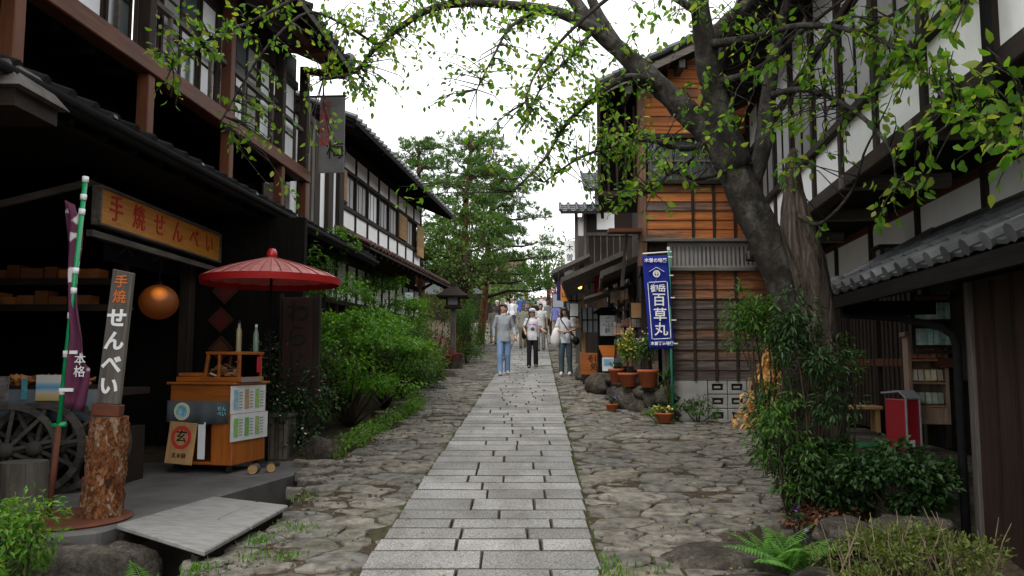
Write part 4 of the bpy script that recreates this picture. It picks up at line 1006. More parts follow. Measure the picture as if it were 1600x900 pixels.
rock('boulder','leaning brown pointed rock at the near corner of the left garden',fl(-2.12,8.95)+V((0,0,-.05)),(.15,.12,.22),3,M['stone'],RK_)
rock('boulder','large dark boulder carrying the pine log at the apron corner',V((-2.92,5.02,-.08)),(.62,.30,.40),8,M['stone'],RK_,.25)
rock('boulder','dark blocky rock wedged under the apron edge beside the plank bridge',V((-2.56,5.32,-.05)),(.26,.2,.34),9,M['stone'],RK_,.28)
rock('boulder','wet round boulder below the plank bridge',V((-2.45,5.0,-.02)),(.30,.24,.20),12,M['stone'],RK_)
rock('boulder','dark low boulder in the bottom left ditch',V((-2.75,4.62,-.05)),(.30,.22,.20),15,M['stone'],RK_)
rock('stone_edging','pale flat stone lying at the garden corner by the apron',fl(-2.2,8.62)+V((0,0,.01)),(.32,.16,.05),31,M['concrete'],RK_,.15)
rock('boulder','upright dark garden rock beside the ditch hole',fl(-2.15,17.3)+V((0,0,-.1)),(.35,.4,.62),42,M['stone'],RK_)
# near left plants
shrub('near_bush','bright green feathery bush before the boulder and rusty flag plate','bush',V((-2.80,4.45,.0)),(.42,.34),.82,M['lf_bright'],4200,.05,.02,13,'plants in the left ditch',flat=.3)
shrub('iris_clump','small clump with violet blue flowers in the left ditch','flowers',V((-2.42,4.42,.02)),(.2,.14),.34,M['lf_dark'],300,.07,.016,7,'plants in the left ditch',flowers=(M['petal_purple'],130,.03),flat=.2)
def fern(label,base,n,L,mat='lf_fern',group='fern clumps by the street',droop=.5,az=None):
    T=thing('fern',label,'fern',base,0,group)
    for i in range(n):
        a=(2*PI*i/n+uni(-.3,.3)) if az is None else az+uni(-1.1,1.1); l=L*uni(.75,1.15); m=MB(); pts=[]
        e=uni(.8,1.3)
        for k in range(13):
            t=k/12; r=l*t*math.cos(e*(1-t*.5)); z=l*(math.sin(e)*t-droop*t*t*.8); pts.append(V((math.cos(a)*r,math.sin(a)*r,z)))
        m.tube(pts,[.004*(1-.8*k/12) for k in range(13)],4)
        side=V((-math.sin(a),math.cos(a),0))
        for k in range(2,13):
            t=k/12; w_=l*.30*math.sin(PI*min(1,t*.80+.16))*(1.05-.25*t); d=(pts[k]-pts[k-1]).normalized()
            for s_ in (-1,1):
                for q in (0,.5):
                    p=pts[k-1].lerp(pts[k],q); dd=(side*s_+d*.45-V((0,0,.25))).normalized(); m.leaf(p,dd,V((0,0,1)),w_*(1-.04*q),l*.052)
        m.build('frond',M[mat],T)
    return T
fern('bright yellow green fern below the plank bridge',V((-2.10,4.76,.17)),12,.36)
rock('boulder','mossy rock carrying the bright fern beneath the plank bridge',V((-2.14,4.74,-.28)),(.30,.24,.36),19,M['stone'],RK_,.28)
fern('small fern at the front corner of the left ditch',V((-2.25,4.72,.0)),8,.26)
# ================================================================ wooden lantern post, white lamp sign
def lantern():
    p=fl(-1.62,22.0); T=thing('street_lantern','dark wooden street lantern with shingled cap on a tall post and stone block','lantern',p)
    m=MB(); m.box((0,0,.22),(.55,.5,.5),.1); m.build('stone_base',M['stone'],T,bev=.03)
    m=MB(); m.bx(-.07,.07,-.07,.07,.45,1.72); m.build('post',M['grey_z'],T,bev=.01)
    m=MB(); m.bx(-.19,.19,-.19,.19,1.74,2.06); m.bx(-.24,.24,-.24,.24,1.69,1.74); b=m.build('lamp_box',M['dark_z'],T)
    m=MB(); m.bx(-.13,.13,-.196,-.192,1.78,2.02); m.build('pane',M['greypanel'],b)
    m=MB(); m.add([(-.44,-.44,2.02),(.44,-.44,2.02),(.44,.44,2.02),(-.44,.44,2.02),(-.1,-.1,2.28),(.1,-.1,2.28),(.1,.1,2.28),(-.1,.1,2.28),(-.42,-.42,1.98),(.42,-.42,1.98),(.42,.42,1.98),(-.42,.42,1.98)],[(0,1,5,4),(1,2,6,5),(2,3,7,6),(3,0,4,7),(4,5,6,7),(8,9,1,0),(9,10,2,1),(10,11,3,2),(11,8,0,3),(11,10,9,8)]); m.box((0,0,2.34),(.16,.16,.12)); m.build('cap',M['dark_x'],T)
lantern()
def lampsign():
    p=fl(-2.35,18.2); c=at(638,465,18.2); T=thing('lamp_sign','small white box lamp on a thin white post before the white house','lamp',p); h=c.z-p.z
    m=MB(); m.bx(-.17,-.13,-.02,.02,0,h+.05); m.build('post',M['white'],T); m=MB(); m.bx(-.12,.12,-.06,.06,h-.13,h+.13); b=m.build('frame',M['iron'],T); m=MB(); m.bx(-.10,.10,-.066,-.06,h-.11,h+.11); m.build('pane',plain('lamp_white',(.6,.66,.75),None,3,.4,.4,0),b)
lampsign()
# ================================================================ pines
def pine(label,base,H,lean,pads,r0):
    T=thing('pine_tree',label,'pine tree',base,0,'garden pines beside the street'); tr=MB(); fo=MB(); br=MB()
    tp=[V((lean*.15*math.sin(t*5)+lean*t*t, .25*math.sin(t*4), H*t-.2)) for t in [i/8 for i in range(9)]]
    tr.tube(tp,[r0*(1-.8*i/8) for i in range(9)],10,wob=.08); tr.build('trunk',M['pinebark'],T,True)
    def tz(z):
        t=max(0,min(1,(z+.2)/H)); i=min(7,int(t*8)); return tp[i].lerp(tp[i+1],t*8-i)
    for (x,y,z,rx,ry,rz,n_) in pads:
        c=V((x,y,z)); a=tz(z-.35); br.tube([a,a.lerp(c,.4)+V((0,0,.15)),a.lerp(c,.75),c],[.07,.055,.04,.02],6)
        for i in range(n_):
            k=rnd()**.5; th=uni(0,2*PI); dz=uni(-.5,1); p=c+V((rx*k*math.cos(th),ry*k*math.sin(th),rz*dz*(1-k*.7)))
            if noise.noise(p*1.7)<-.22: continue
            up=V((math.cos(th)*k*.9,math.sin(th)*k*.9,1.0)).normalized()
            for q in range(9):
                d=(up+rdir(0)*.9).normalized(); fo.leaf(p,d,rdir(0),uni(.16,.27),.030)
            if i%3==0: br.tube([c.lerp(p,.3),p],[.012,.006],4)
    br.build('branch',M['stem'],T); fo.build('crown',M['needle'],T)
def mkpads(seed,H,spread,n,zb,cx=0,size=1.0,dens=85):
    random.seed(seed); P=[]
    for i in range(n):
        z=zb+(H-zb)*(i/(n-1))**.95; k=(1-(z-zb)/(H-zb)*.72)*spread; a=2.39*i+uni(-.4,.4); q=uni(.45,1)*k if i<n-1 else .1
        P.append((cx+q*math.cos(a),q*math.sin(a)*.8,z,uni(.7,1.15)*size,uni(.6,1.0)*size,uni(.28,.46)*size,int(dens*size)))
    return P
pine('tallest reddish barked pine with layered pads beside the white house',V((-1.95,29.5,zs(29.5))),8.0,.5,mkpads(5,7.9,2.4,26,2.6,.3,1.1),.22)
pine('second pine leaning to the right over the street behind the tallest one',V((-1.35,33.0,zs(33))),8.0,1.0,mkpads(9,7.4,2.6,24,2.3,1.0,1.1),.19)
pine('shaded pine behind the white house gable with pointed top',V((-3.6,31,zs(31))),7.9,-.1,mkpads(13,8.0,1.8,20,2.6,-.1,1.0),.2)
# ================================================================ broadleaf trees far up the street
def tree(name,label,base,H,r,mat,n,L,group='trees far up the street',k=16,tr=.12):
    base=V(base); T=thing(name,label,'tree',base,0,group); fo=MB(); br=MB(); m=MB(); m.tube([(0,0,-.3),(.05*H*.2,0,H*.3),(.0,.1,H*.6)],[tr*1.2,tr,tr*.6],8,wob=.06); m.build('trunk',M['stem'],T,True)
    for i in range(k):
        a=2.4*i; q=math.sqrt((i+.5)/k)*.8; z=H*(.42+.5*rnd()*(1-q*.5)); c=V((r*q*math.cos(a),r*q*math.sin(a),z if i else H*.9))
        cloud(fo,c,(r*.38,r*.38,H*.13),n//k,L,L*.55); br.tube([(0,0,H*.35),c*.5+V((0,0,H*.2)),c],[tr*.4,tr*.2,.015],5)
    br.build('branch',M['stem'],T); fo.build('crown',mat,T)
tree('maple_tree','dark red maple overhanging the crowd on the right of the street',(2.6,39,zs(39)),3.2,1.0,M['lf_red'],1500,.12)
tree('street_tree','pale green small tree in the gap above the far roofs',(2.1,47,zs(47)),6.0,2.0,M['lf_far'],1500,.2)
tree('street_tree','olive green tree behind the far end house',(-.6,70,zs(70)),5.5,3.0,M['lf_olive'],1800,.3)
tree('street_tree','light leaved tree just right of the second pine',(-.1,44,zs(44)),4.2,1.6,M['lf_far'],1300,.18)
tree('street_tree','fresh green leafy tree standing in front of the tallest pine',(-1.6,27.6,zs(27.6)),6.0,1.5,M['lf_far'],2000,.13,k=26)
tree('street_tree','broad green tree behind the dark far house',(-4.5,52,zs(52)),7.5,3.2,M['lf_mid'],2200,.28)
tree('street_tree','rounded tree on the rise beyond the far roofs at right',(5.5,66,zs(66)),5.5,3.0,M['lf_olive'],1600,.3)
# ================================================================ RIGHT: barn with orange boards
def siding_mat():
    n=N('rain_worn_cedar'); v=n.coord((.5,4,10)); f=n.noise(v,2.2,9,.75,.8); big=n.noise(n.coord((.7,1,.45)),1.15,4)
    sep=n.n('SeparateXYZ'); n.l(n.coord(),sep.inputs[0])
    # weathering: boards high under the eaves and away from the street corner keep their orange
    mz=n.n('MapRange'); mz.inputs[1].default_value=.55; mz.inputs[2].default_value=2.2; n.l(sep.outputs[2],mz.inputs[0])
    mx_=n.n('MapRange'); mx_.inputs[1].default_value=-.2; mx_.inputs[2].default_value=1.2; n.l(sep.outputs[0],mx_.inputs[0])
    a=n.n('Math',operation='MULTIPLY'); n.l(mz.outputs[0],a.inputs[0]); n.l(big,a.inputs[1])
    b=n.n('Math',operation='MULTIPLY_ADD'); n.l(mx_.outputs[0],b.inputs[0]); b.inputs[1].default_value=.10; n.l(a.outputs[0],b.inputs[2])
    i=n.island(); c=n.n('Math',operation='MULTIPLY_ADD'); n.l(i,c.inputs[0]); c.inputs[1].default_value=.42; n.l(b.outputs[0],c.inputs[2])
    d=n.n('Math',operation='MULTIPLY_ADD'); n.l(f,d.inputs[0]); d.inputs[1].default_value=.62; n.l(c.outputs[0],d.inputs[2])
    d2=n.n('Math',operation='MULTIPLY'); d2.inputs[1].default_value=.7; n.l(d.outputs[0],d2.inputs[0]); fac=n.ramp(d2.outputs[0],[(.60,(0,0,0)),(.80,(1,1,1))])
    dark=n.ramp(f,[(.3,(.022,.014,.010)),(.5,(.06,.043,.033)),(.7,(.17,.145,.122))]); org=n.ramp(f,[(.3,(.15,.036,.007)),(.7,(.42,.14,.03))])
    col=n.mix(fac,dark,org); n.bump(f,.5,.012); return n.fin(col,.72,.3)
M['siding']=siding_mat()
def barn():
    Y0=11.8; X0=2.31; zb=.76; ang=-.0; T=thing('orange_board_barn','tall barn with rain worn orange lapped boards and concrete block footing on the right','barn',(X0,Y0,zb))
    def X(u): return (u-800)/F*Y0-X0
    W=3.0
    def board(m,x0,x1,z0,z1,y=0): # lapped board, bottom edge proud
        m.add([(x0,y-.028,z0),(x1,y-.028,z0),(x1,y-.006,z1),(x0,y-.006,z1),(x0,y+.01,z0),(x1,y+.01,z0),(x1,y+.01,z1),(x0,y+.01,z1)],[(0,1,2,3),(5,4,7,6),(4,5,1,0),(3,2,6,7),(1,5,6,2),(4,0,3,7)])
    def clad(x0,x1,z0,z1,n_,y=0):
        m=MB(); h=(z1-z0)/n_
        for i in range(n_):
            xs=[x0]; 
            if rnd()<.5: xs.append(uni(x0+.4,x1-.4))
            xs.append(x1)
            for a,b in zip(xs[:-1],xs[1:]): board(m,a+.002,b-.002,z0+h*i,z0+h*(i+1)+.012,y+uni(-.004,.004))
        return m
    zz=lambda w_: w_-zb
    SH=Matrix(((1,.135,0,0),(0,1,0,0),(0,0,1,0),(0,0,0,1)))
    clad(0,W,zz(1.33),zz(2.97),11).build('lower_siding',M['siding'],T)
    xu=X(1003)
    clad(xu+.08,W,zz(3.42),zz(4.25),6,-.05).build('upper_siding',M['siding'],T)
    # gable boards, stepped under the roof slope
    m=MB(); h=.145; sl=.49; xe=X(942); ze=zz(5.55)
    for i in range(9):
        z0=zz(4.98)+h*i; xl=max(xu+.08,xe+(z0+h-ze+.05)/sl); board(m,xl,W,z0,z0+h+.012,-.05)
    m.build('gable_siding',M['siding'],T)
    m=MB(); m.bx(0,W,.01,.12,0,zz(2.97)); m.prism([(xu+.1,0,zz(2.97)),(W,0,zz(2.97)),(W,0,ze+sl*(W-xe)-.12),(xu+.1,0,ze+sl*(xu+.1-xe)-.12)],(0,.12,0)); m.bx(W,W+.1,0,7,0,6.5); m.build('wall',M['dark_z'],T)
    # battens
    for u in (1084,1117,1150): 
        x=X(u); m=MB(); m.bx(x-.018,x+.018,-.05,-.027,zz(1.33),zz(2.95)); m.build('batten',M['dark_z'],T)
        m=MB(); m.bx(x-.018,x+.018,-.10,-.076,zz(3.42),zz(4.22)); m.build('batten',M['dark_z'],T)
    # middle lattice band with small pent board
    m=MB(); m.bx(0,W,-.03,.0,zz(2.99),zz(3.36)); lb=m.build('lattice_board',M['greypanel'],T)
    m=MB()
    for i in range(46): x=.06+i*.062; m.bx(x,x+.018,-.045,-.03,zz(3.03),zz(3.3))
    m.build('lattice_bars',M['grey_z'],lb)
    m=MB(); m.bx(-.03,W,-.10,.0,zz(2.93),zz(2.985)); m.bx(xu,W,-.12,.0,zz(3.365),zz(3.415)); m.build('ledge_board',M['grey_x'],T,bev=.005)
    # window band
    m=MB(); m.bx(xu+.12,W,-.06,-.0,zz(4.28),zz(4.92)); wp=m.build('window_band',M['glass'],T)
    m=MB()
    for i in range(30): x=xu+.14+i*.1; m.bx(x,x+.028,-.085,-.062,zz(4.3),zz(4.9))
    m.bx(xu+.1,W,-.09,-.062,zz(4.57),zz(4.60)); m.build('window_bars',M['grey_z'],wp)
    m=MB(); m.bx(xu+.06,W,-.15,-.02,zz(4.92),zz(4.985)).bx(xu+.06,W,-.15,-.02,zz(4.225),zz(4.28)); m.build('window_rail',M['dark_x'],T)
    for u,x2 in ((1005,.06),(1040,.05)):
        x=X(u); m=MB(); m.bx(x-x2,x+x2,-.10,.06,zz(1.33) if u>1030 else zz(3.0),zz(2.95) if u>1030 else zz(5.7)); m.build('corner_post',M['grey_z'] if u>1030 else wood('faded_brown_post',(.06,.03,.018),(.15,.085,.055),'z',.8),T,bev=.006)
    m=MB(); m.bx(X(950),X(1002),-.25,.02,zz(3.49),zz(3.54)); m.build('plank_shelf',M['red_x'],T)
    # street wing: side board, recessed front
    xw=X(936); m=MB(SH); m.bx(xw,xw+.05,-.12,2.2,zz(4.12),zz(5.5)); m.build('side_board',M['dark_z'],T)
    m=MB(SH); m.bx(xw+.05,xu,1.2,1.28,zz(4.1),zz(6.0)); m.bx(xw,xu+.1,-.1,1.25,zz(4.05),zz(4.12)); m.build('recess_wall',M['dark_z'],T)
    m=MB()
    for i in range(5): x=xw+.15+i*.13; m.bx(x,x+.03,.0,.05,zz(4.12),zz(5.45))
    m.build('recess_lattice',M['dark_z'],T)
    m=MB(SH); m.bx(xu,xu+.1,.1,7,zz(3.0),zz(5.6)); m.bx(-.02,.08,.1,3,0,zz(3.0)); m.build('street_wall',M['dark_z'],T)
    # roof
    xr=X(942)+3.6; zr=ze+3.6*sl
    m=MB(); m.prism([(xe-.02,-.55,ze),(xr,-.55,zr),(xr,-.55,zr-.10),(xe-.02,-.55,ze-.10)],(0,.04,0)); m.build('barge_board',M['grey_x'],T)
    m=MB(SH); m.prism([(xe,-.5,ze+.015),(xr,-.5,zr+.015),(xr,-.5,zr-.06),(xe,-.5,ze-.06)],(0,8,0)); m.prism([(xr,-.5,zr+.015),(xr+3,-.5,zr-3*sl+.015),(xr+3,-.5,zr-3*sl-.06),(xr,-.5,zr-.06)],(0,8,0)); m.build('roof_deck',M['dark_y'],T)
    m=MB(SH); tiles(m,xe-.02,ze+.03,xr,zr+.03,-.52,7.4,.3); m.build('roof_tiles',M['tile'],T)
    for i in range(4):
        x=xe+.35+i*.8; m=MB(); m.bar((x,-.45,ze+.35*sl+i*.8*sl-.17),(x,.3,ze+.35*sl+i*.8*sl-.17),.09,.12); m.build('purlin',M['grey_y'],T)
    # white patch panels near the ridge
    m=MB(); m.bx(X(1085),X(1170),-.03,-.01,zz(5.95),zz(6.35)); m.build('plaster_patch',M['plaster_dim'],T)
    # footing of concrete blocks
    m=MB(); m.bx(0,.55,-.02,.2,-.15,zz(1.33)); m.build('concrete_pier',M['concrete'],T,bev=.01)
    m=MB(); bw=.285
    for r_ in range(3):
        for c_ in range(9):
            x0=.555+c_*bw+(0 if r_!=1 else 0); z0=zz(1.33)-.205*(r_+1)
            m.bx(x0+.004,x0+bw-.004,.02,.18,z0+.004,z0+.201)
            # raised rim & recessed face: frame of four bars
            m.bx(x0+.006,x0+bw-.006,-.02,.02,z0+.15,z0+.199).bx(x0+.006,x0+bw-.006,-.02,.02,z0+.006,z0+.055).bx(x0+.006,x0+.06,-.02,.02,z0+.055,z0+.15).bx(x0+bw-.06,x0+bw-.006,-.02,.02,z0+.055,z0+.15)
            m.bx(x0+.095,x0+bw-.095,.0,.02,z0+.085,z0+.12)
    m.build('block_footing',M['concrete'],T,bev=.004)
barn()
M['paper_dim']=plain('pale_shop_pane',(.30,.33,.34),(.18,.2,.21),3,.4,.4,0)
def stall_block():
    """lean-to stalls along the barn's street side, as one shop with roofs"""
    T=thing('street_shop','dark open fronted street shop with stepped lean-to roofs beyond the barn','shop',(2.6,18,zs(18)),-.10); Z=-zs(18)
    m=MB(); m.bx(0,.1,-5.2,5.8,-.5,2.25);  m.build('wall',M['dark_z'],T)
    for k,(y0,y1,xe,ze,xt,zt) in enumerate(((-1.0,5.6,-1.43,3.38+Z,-.1,3.94+Z),(5.8,12,-1.97,4.3+Z,-.85,4.82+Z),(-4.0,-1.2,-.61,3.17+Z,.1,3.46+Z))):
        m=MB(); m.prism([(xe,y0,ze),(xt,y0,zt),(xt,y0,zt-.06),(xe,y0,ze-.06)],(0,y1-y0,0))
        s=(zt-ze)/(xt-xe); n_=int((y1-y0)/.5)
        for i in range(n_): m.bar((xe,y0+.25+i*.5,ze+.02),(xt,y0+.25+i*.5,zt+.02),.05,.04)
        m.build('lean_to_roof',M['grey_x'],T)
        m=MB(); m.bar((xe,y0-.02,ze-.02),(xt,y0-.02,zt-.02),.04,.10); m.bx(xe-.03,xe+.02,y0,y1,ze-.1,ze+.02); m.build('barge_board',M['grey_y'],T)
        m=MB(); m.bx(xe+.15,xe+.27,y1-.3,y1-.18,ze-2.2,ze); m.build('post',M['grey_z'],T)
    m=MB(); m.prism([(-.95,-2.5,2.86+Z),(.0,-2.5,3.14+Z),(.0,-2.5,3.09+Z),(-.95,-2.5,2.81+Z)],(0,1.3,0)); m.build('small_awning',M['grey_x'],T)
    m=MB(); m.bar((-.17,-4.2,3.9+Z),(-.27,-4.2,2.9+Z),.06); m.build('leaning_pole',M['grey_z'],T)
    m=MB(); m.bx(-.06,-.01,-3.8,-1.6,1.5+Z,3.0+Z); m.build('dark_opening_panel',M['black_z'],T); m=MB(); m.bx(-.06,-.01,1,4,1.7+Z,3.2+Z); m.build('dark_opening_panel',M['black_z'],T)  # solid black panels on the wall, painting the shade of open shop fronts
    for y0 in (-.4,2.2,5.2): m=MB(); m.bx(-.08,-.03,y0,y0+1.0,2.05+Z+.06*y0,2.9+Z+.06*y0); m.build('shop_window',M['paper'],T)
    for u,Y,w_ in ((911,20.5,.05),(937,19,.05),(968,16.8,.045)):
        q=at(u,455,Y); R_=T.matrix_basis.inverted() @ q; m=MB(); m.bx(R_.x-w_,R_.x+w_,R_.y-.05,R_.y+.05,-.2,3.35+Z); m.build('front_post',M['tan_z'],T)
    for u,v,Y,w_,h_ in ((897,470,21.5,.22,.30),(925,441,20,.22,.20),(922,500,19.6,.2,.3)):
        q=T.matrix_basis.inverted() @ at(u,v,Y); m=MB(); m.bx(q.x-w_,q.x+w_,q.y,q.y+.03,q.z-h_,q.z+h_); pw=m.build('shop_window',M['paper_dim'],T)
        m=MB()
        for i in range(4): x=q.x-w_+i*2*w_/3; m.bx(x-.015,x+.015,q.y-.02,q.y-.002,q.z-h_,q.z+h_)
        m.bx(q.x-w_,q.x+w_,q.y-.024,q.y-.004,q.z-.015,q.z+.015); m.build('muntins',M['dark_z'],pw)
    for u,v,Y,w_ in ((905,510,20.2,.35),(978,470,15.6,.3),(985,520,14.6,.3)):
        q=T.matrix_basis.inverted() @ at(u,v,Y); m=MB(); m.bx(q.x-w_,q.x+w_,q.y,q.y+.25,q.z-.03,q.z); sh=m.build('goods_shelf',M['tan_x'],T); m=MB()
        x=q.x-w_
        while x<q.x+w_-.06: k=uni(.05,.12); m.bx(x,x+k-.01,q.y+.02,q.y+.2,q.z+.002,q.z+uni(.08,.26)); x+=k
        m.build('goods',plain('goods%d'%u,(.42,.30,.20),(.07,.05,.06),6,.6,.3,0,isl=.8),sh)
stall_block()
def house_tower():
    p=(2.28,25.0,zs(25)); T=thing('tall_dark_house','tall dark lattice fronted house with tiled roof and white sign panel behind the stalls','house',p,-.05)
    m=MB(); m.bx(0,4.5,0,8,0,4.9); m.build('wall',M['dark_z'],T)
    m=MB()
    for i in range(22): m.bx(.1+i*.2,.13+i*.2,-.03,0,1.8,3.9)
    m.bx(0,4.5,-.05,0,3.9,4.0).bx(0,4.5,-.05,0,2.8,2.87); m.build('lattice',M['grey_z'],T)
    [MB().bx(*b).build('white_panel',M['plaster'],T) for b in ((-.28,.0,-.06,.04,3.9,4.5),(.4,.95,-.02,.0,4.1,4.75))]
    m=MB(); m.bx(-.3,-.2,-.1,0,1.5,4.8).bx(-.02,.07,-.1,-.03,1.5,4.6); m.build('corner_post',M['grey_z'],T)
    m=MB(); m.bx(-.62,-.3,-.05,.0,2.35,3.75); wp=m.build('white_sign',M['plaster'],T)
    for i,ch in enumerate('木曽路'): letters(ch,.24,Matrix.Translation((-.46,-.056,3.5-i*.3)) @ FRONT,M['ink'],wp,'character',.004)
    for k,(z0,x0,x1) in enumerate(((4.55,-.75,.55),(5.25,.0,4.9))):
        Mr=Matrix.Rotation(PI/2,4,'Z'); m=MB(Matrix.Translation((0,0,0)) @ Matrix(((0,1,0,0),(1,0,0,0),(0,0,1,0),(0,0,0,1)))); tiles(m,-.7,z0,2.2 if k else .4,z0+(1.2 if k else .45),x0,x1,.28); m.build('roof_tiles',M['tile'],T)
        m=MB(Matrix(((0,1,0,0),(1,0,0,0),(0,0,1,0),(0,0,0,1)))); roofdeck(m,-.72,z0-.02,2.2 if k else .4,z0+(1.18 if k else .43),x0,x1); m.build('roof_eave',M['dark_x'],T)
    m=MB(); m.bx(.35,4.5,.05,.2,4.9,5.4); m.build('gable_panel',M['plaster_dim'],T)
house_tower()
def planter():
    T=thing('stone_planter','rough stone retaining wall with soil bed for the flower pots beside the barn','planter wall',(2.0,13,zs(13)))
    o=V((2.0,13,zs(13))); m=MB(); random.seed(5)
    P=[(2.25,11.72),(1.98,12.6),(1.88,13.6),(1.82,14.8),(1.85,16.2),(1.95,18)]
    for a,b in zip(P[:-1],P[1:]):
        n_=max(2,int(math.hypot(b[0]-a[0],b[1]-a[1])/.42))
        for i in range(n_):
            t=(i+.5)/n_; x=a[0]+(b[0]-a[0])*t; y=a[1]+(b[1]-a[1])*t; zt=1.22 if y<14 else zs(y)+.35
            z=zs(y)-.1
            while z<zt-.05:
                h=min(uni(.2,.36),zt-z); m.ell((x-o.x+.12+uni(-.03,.03),y-o.y,z+h/2-o.z),(.20,.25,h*.58),12,8,.3,2,uni(0,99)); z+=h*.9
    for x in (2.05,2.2): 
        pass
    m.build('stones',M['stone'],T,True)
    m=MB(); m.add([(2.28-o.x,11.75-o.y,1.20-o.z),(2.31-o.x,11.75-o.y,1.20-o.z),(2.5-o.x,18-o.y,1.55-o.z),(2.0-o.x,18-o.y,1.55-o.z),(1.95-o.x,14-o.y,1.26-o.z),(2.05-o.x,12.7-o.y,1.20-o.z)],[(0,1,2,3,4,5)]); m.build('soil_bed',M['soil'],T)
planter()
rock('boulder','long dark rounded rock below the wooden notice box',V((1.85,15.6,zs(15.6)-.05)),(.42,.5,.32),51,M['stone'],RK_,.25)
rock('boulder','rounded mossy rock behind the small pansy pot',V((1.98,13.1,zs(13.1)-.05)),(.32,.3,.30),52,M['stone'],RK_,.25)
rock('boulder','flat dark rock at the street edge beyond the notice box',V((1.85,18.6,zs(18.6)-.08)),(.35,.5,.34),53,M['stone'],RK_,.25)
def pot(label,p,r,h,plant,rim=True):
    T=thing('flower_pot',label,'flower pot',p,0,'flower pots beside the barn'); m=MB(); m.lathe([(r*.70,0),(r*.96,h*.82),(r*1.08,h*.83),(r*1.10,h),(r*.98,h),(r*.92,h*.9)],(0,0,0),24); m.build('pot',M['terra'],T,True)
    m=MB(); m.lathe([(r*.93,h*.88),(0,h*.92)],(0,0,0),16); m.build('soil',M['soil'],T)
    mat,n_,L,ph,fm,fn,fs=plant; m=MB(); st=MB(); tips=[V((r*.8*math.cos(2.4*i)*((i+1)/7)**.5,r*.8*math.sin(2.4*i)*((i+1)/7)**.5,h+ph*uni(.5,1))) for i in range(7)]
    for t in tips: cloud(m,t,(r*.5,r*.5,ph*.32),n_//7,L,L*.45,flat=.4)
    stems(st,(0,0,h*.85),tips,.008,.003); st.build('stem',M['stem'],T); m.build('foliage',mat,T)
    if fm:
        m=MB()
        for t in tips: cloud(m,t+V((0,0,ph*.18)),(r*.55,r*.55,ph*.28),fn//7,fs,fs*.9,shell=.2)
        m.build('blossom',fm,T)
    return T
q=at(1013,597,12.2); pot('large terracotta pot with leafy plant and red white flowers below the blue banner',V((q.x,12.2,1.21)),.155,.27,(M['lf_mid'],420,.07,.48,M['petal_white'],42,.05))
q=at(957,597,14.2); pot('small tilted terracotta pot on the rocks left of the yellow flowers',V((q.x,13.7,1.24)),.125,.24,(M['lf_dark'],80,.05,.10,None,0,0))
q=at(980,590,13.0); pot('leafy pot covered in pale yellow blossoms between the terracotta pots',V((q.x,12.9,1.2)),.15,.22,(M['lf_bright'],620,.06,.52,M['petal_yellow'],120,.045))
q=onG(1038,663); pot('low terracotta trough pot with orange flowers on the yard stones',V((q.x,q.y,q.z+.02)),.125,.14,(M['lf_mid'],150,.05,.07,M['petal_yellow'],40,.045))
q=onG(958,643); pot('little pot of purple and yellow pansies on the street stones',V((q.x-.02,q.y,q.z+.02)),.105,.10,(M['lf_mid'],120,.045,.10,M['petal_purple'],40,.045))
shrub('weed_clump','green weedy clump at the foot of the concrete blocks','plant',V((2.65,11.5,.74)),(.32,.16),.36,M['lf_mid'],600,.05,.025,7,'plants at the barn footing')
shrub('weed_clump','low weeds under the stone planter beside the trough pot','plant',V((2.1,11.5,.74)),(.25,.18),.2,M['lf_bright'],350,.05,.025,6,'plants at the barn footing')
shrub('planter_creeper','thin green creeper at the corner of the stone planter','plant',V((2.26,11.62,.95)),(.12,.1),.62,M['lf_mid'],260,.05,.03,6,'plants at the barn footing')
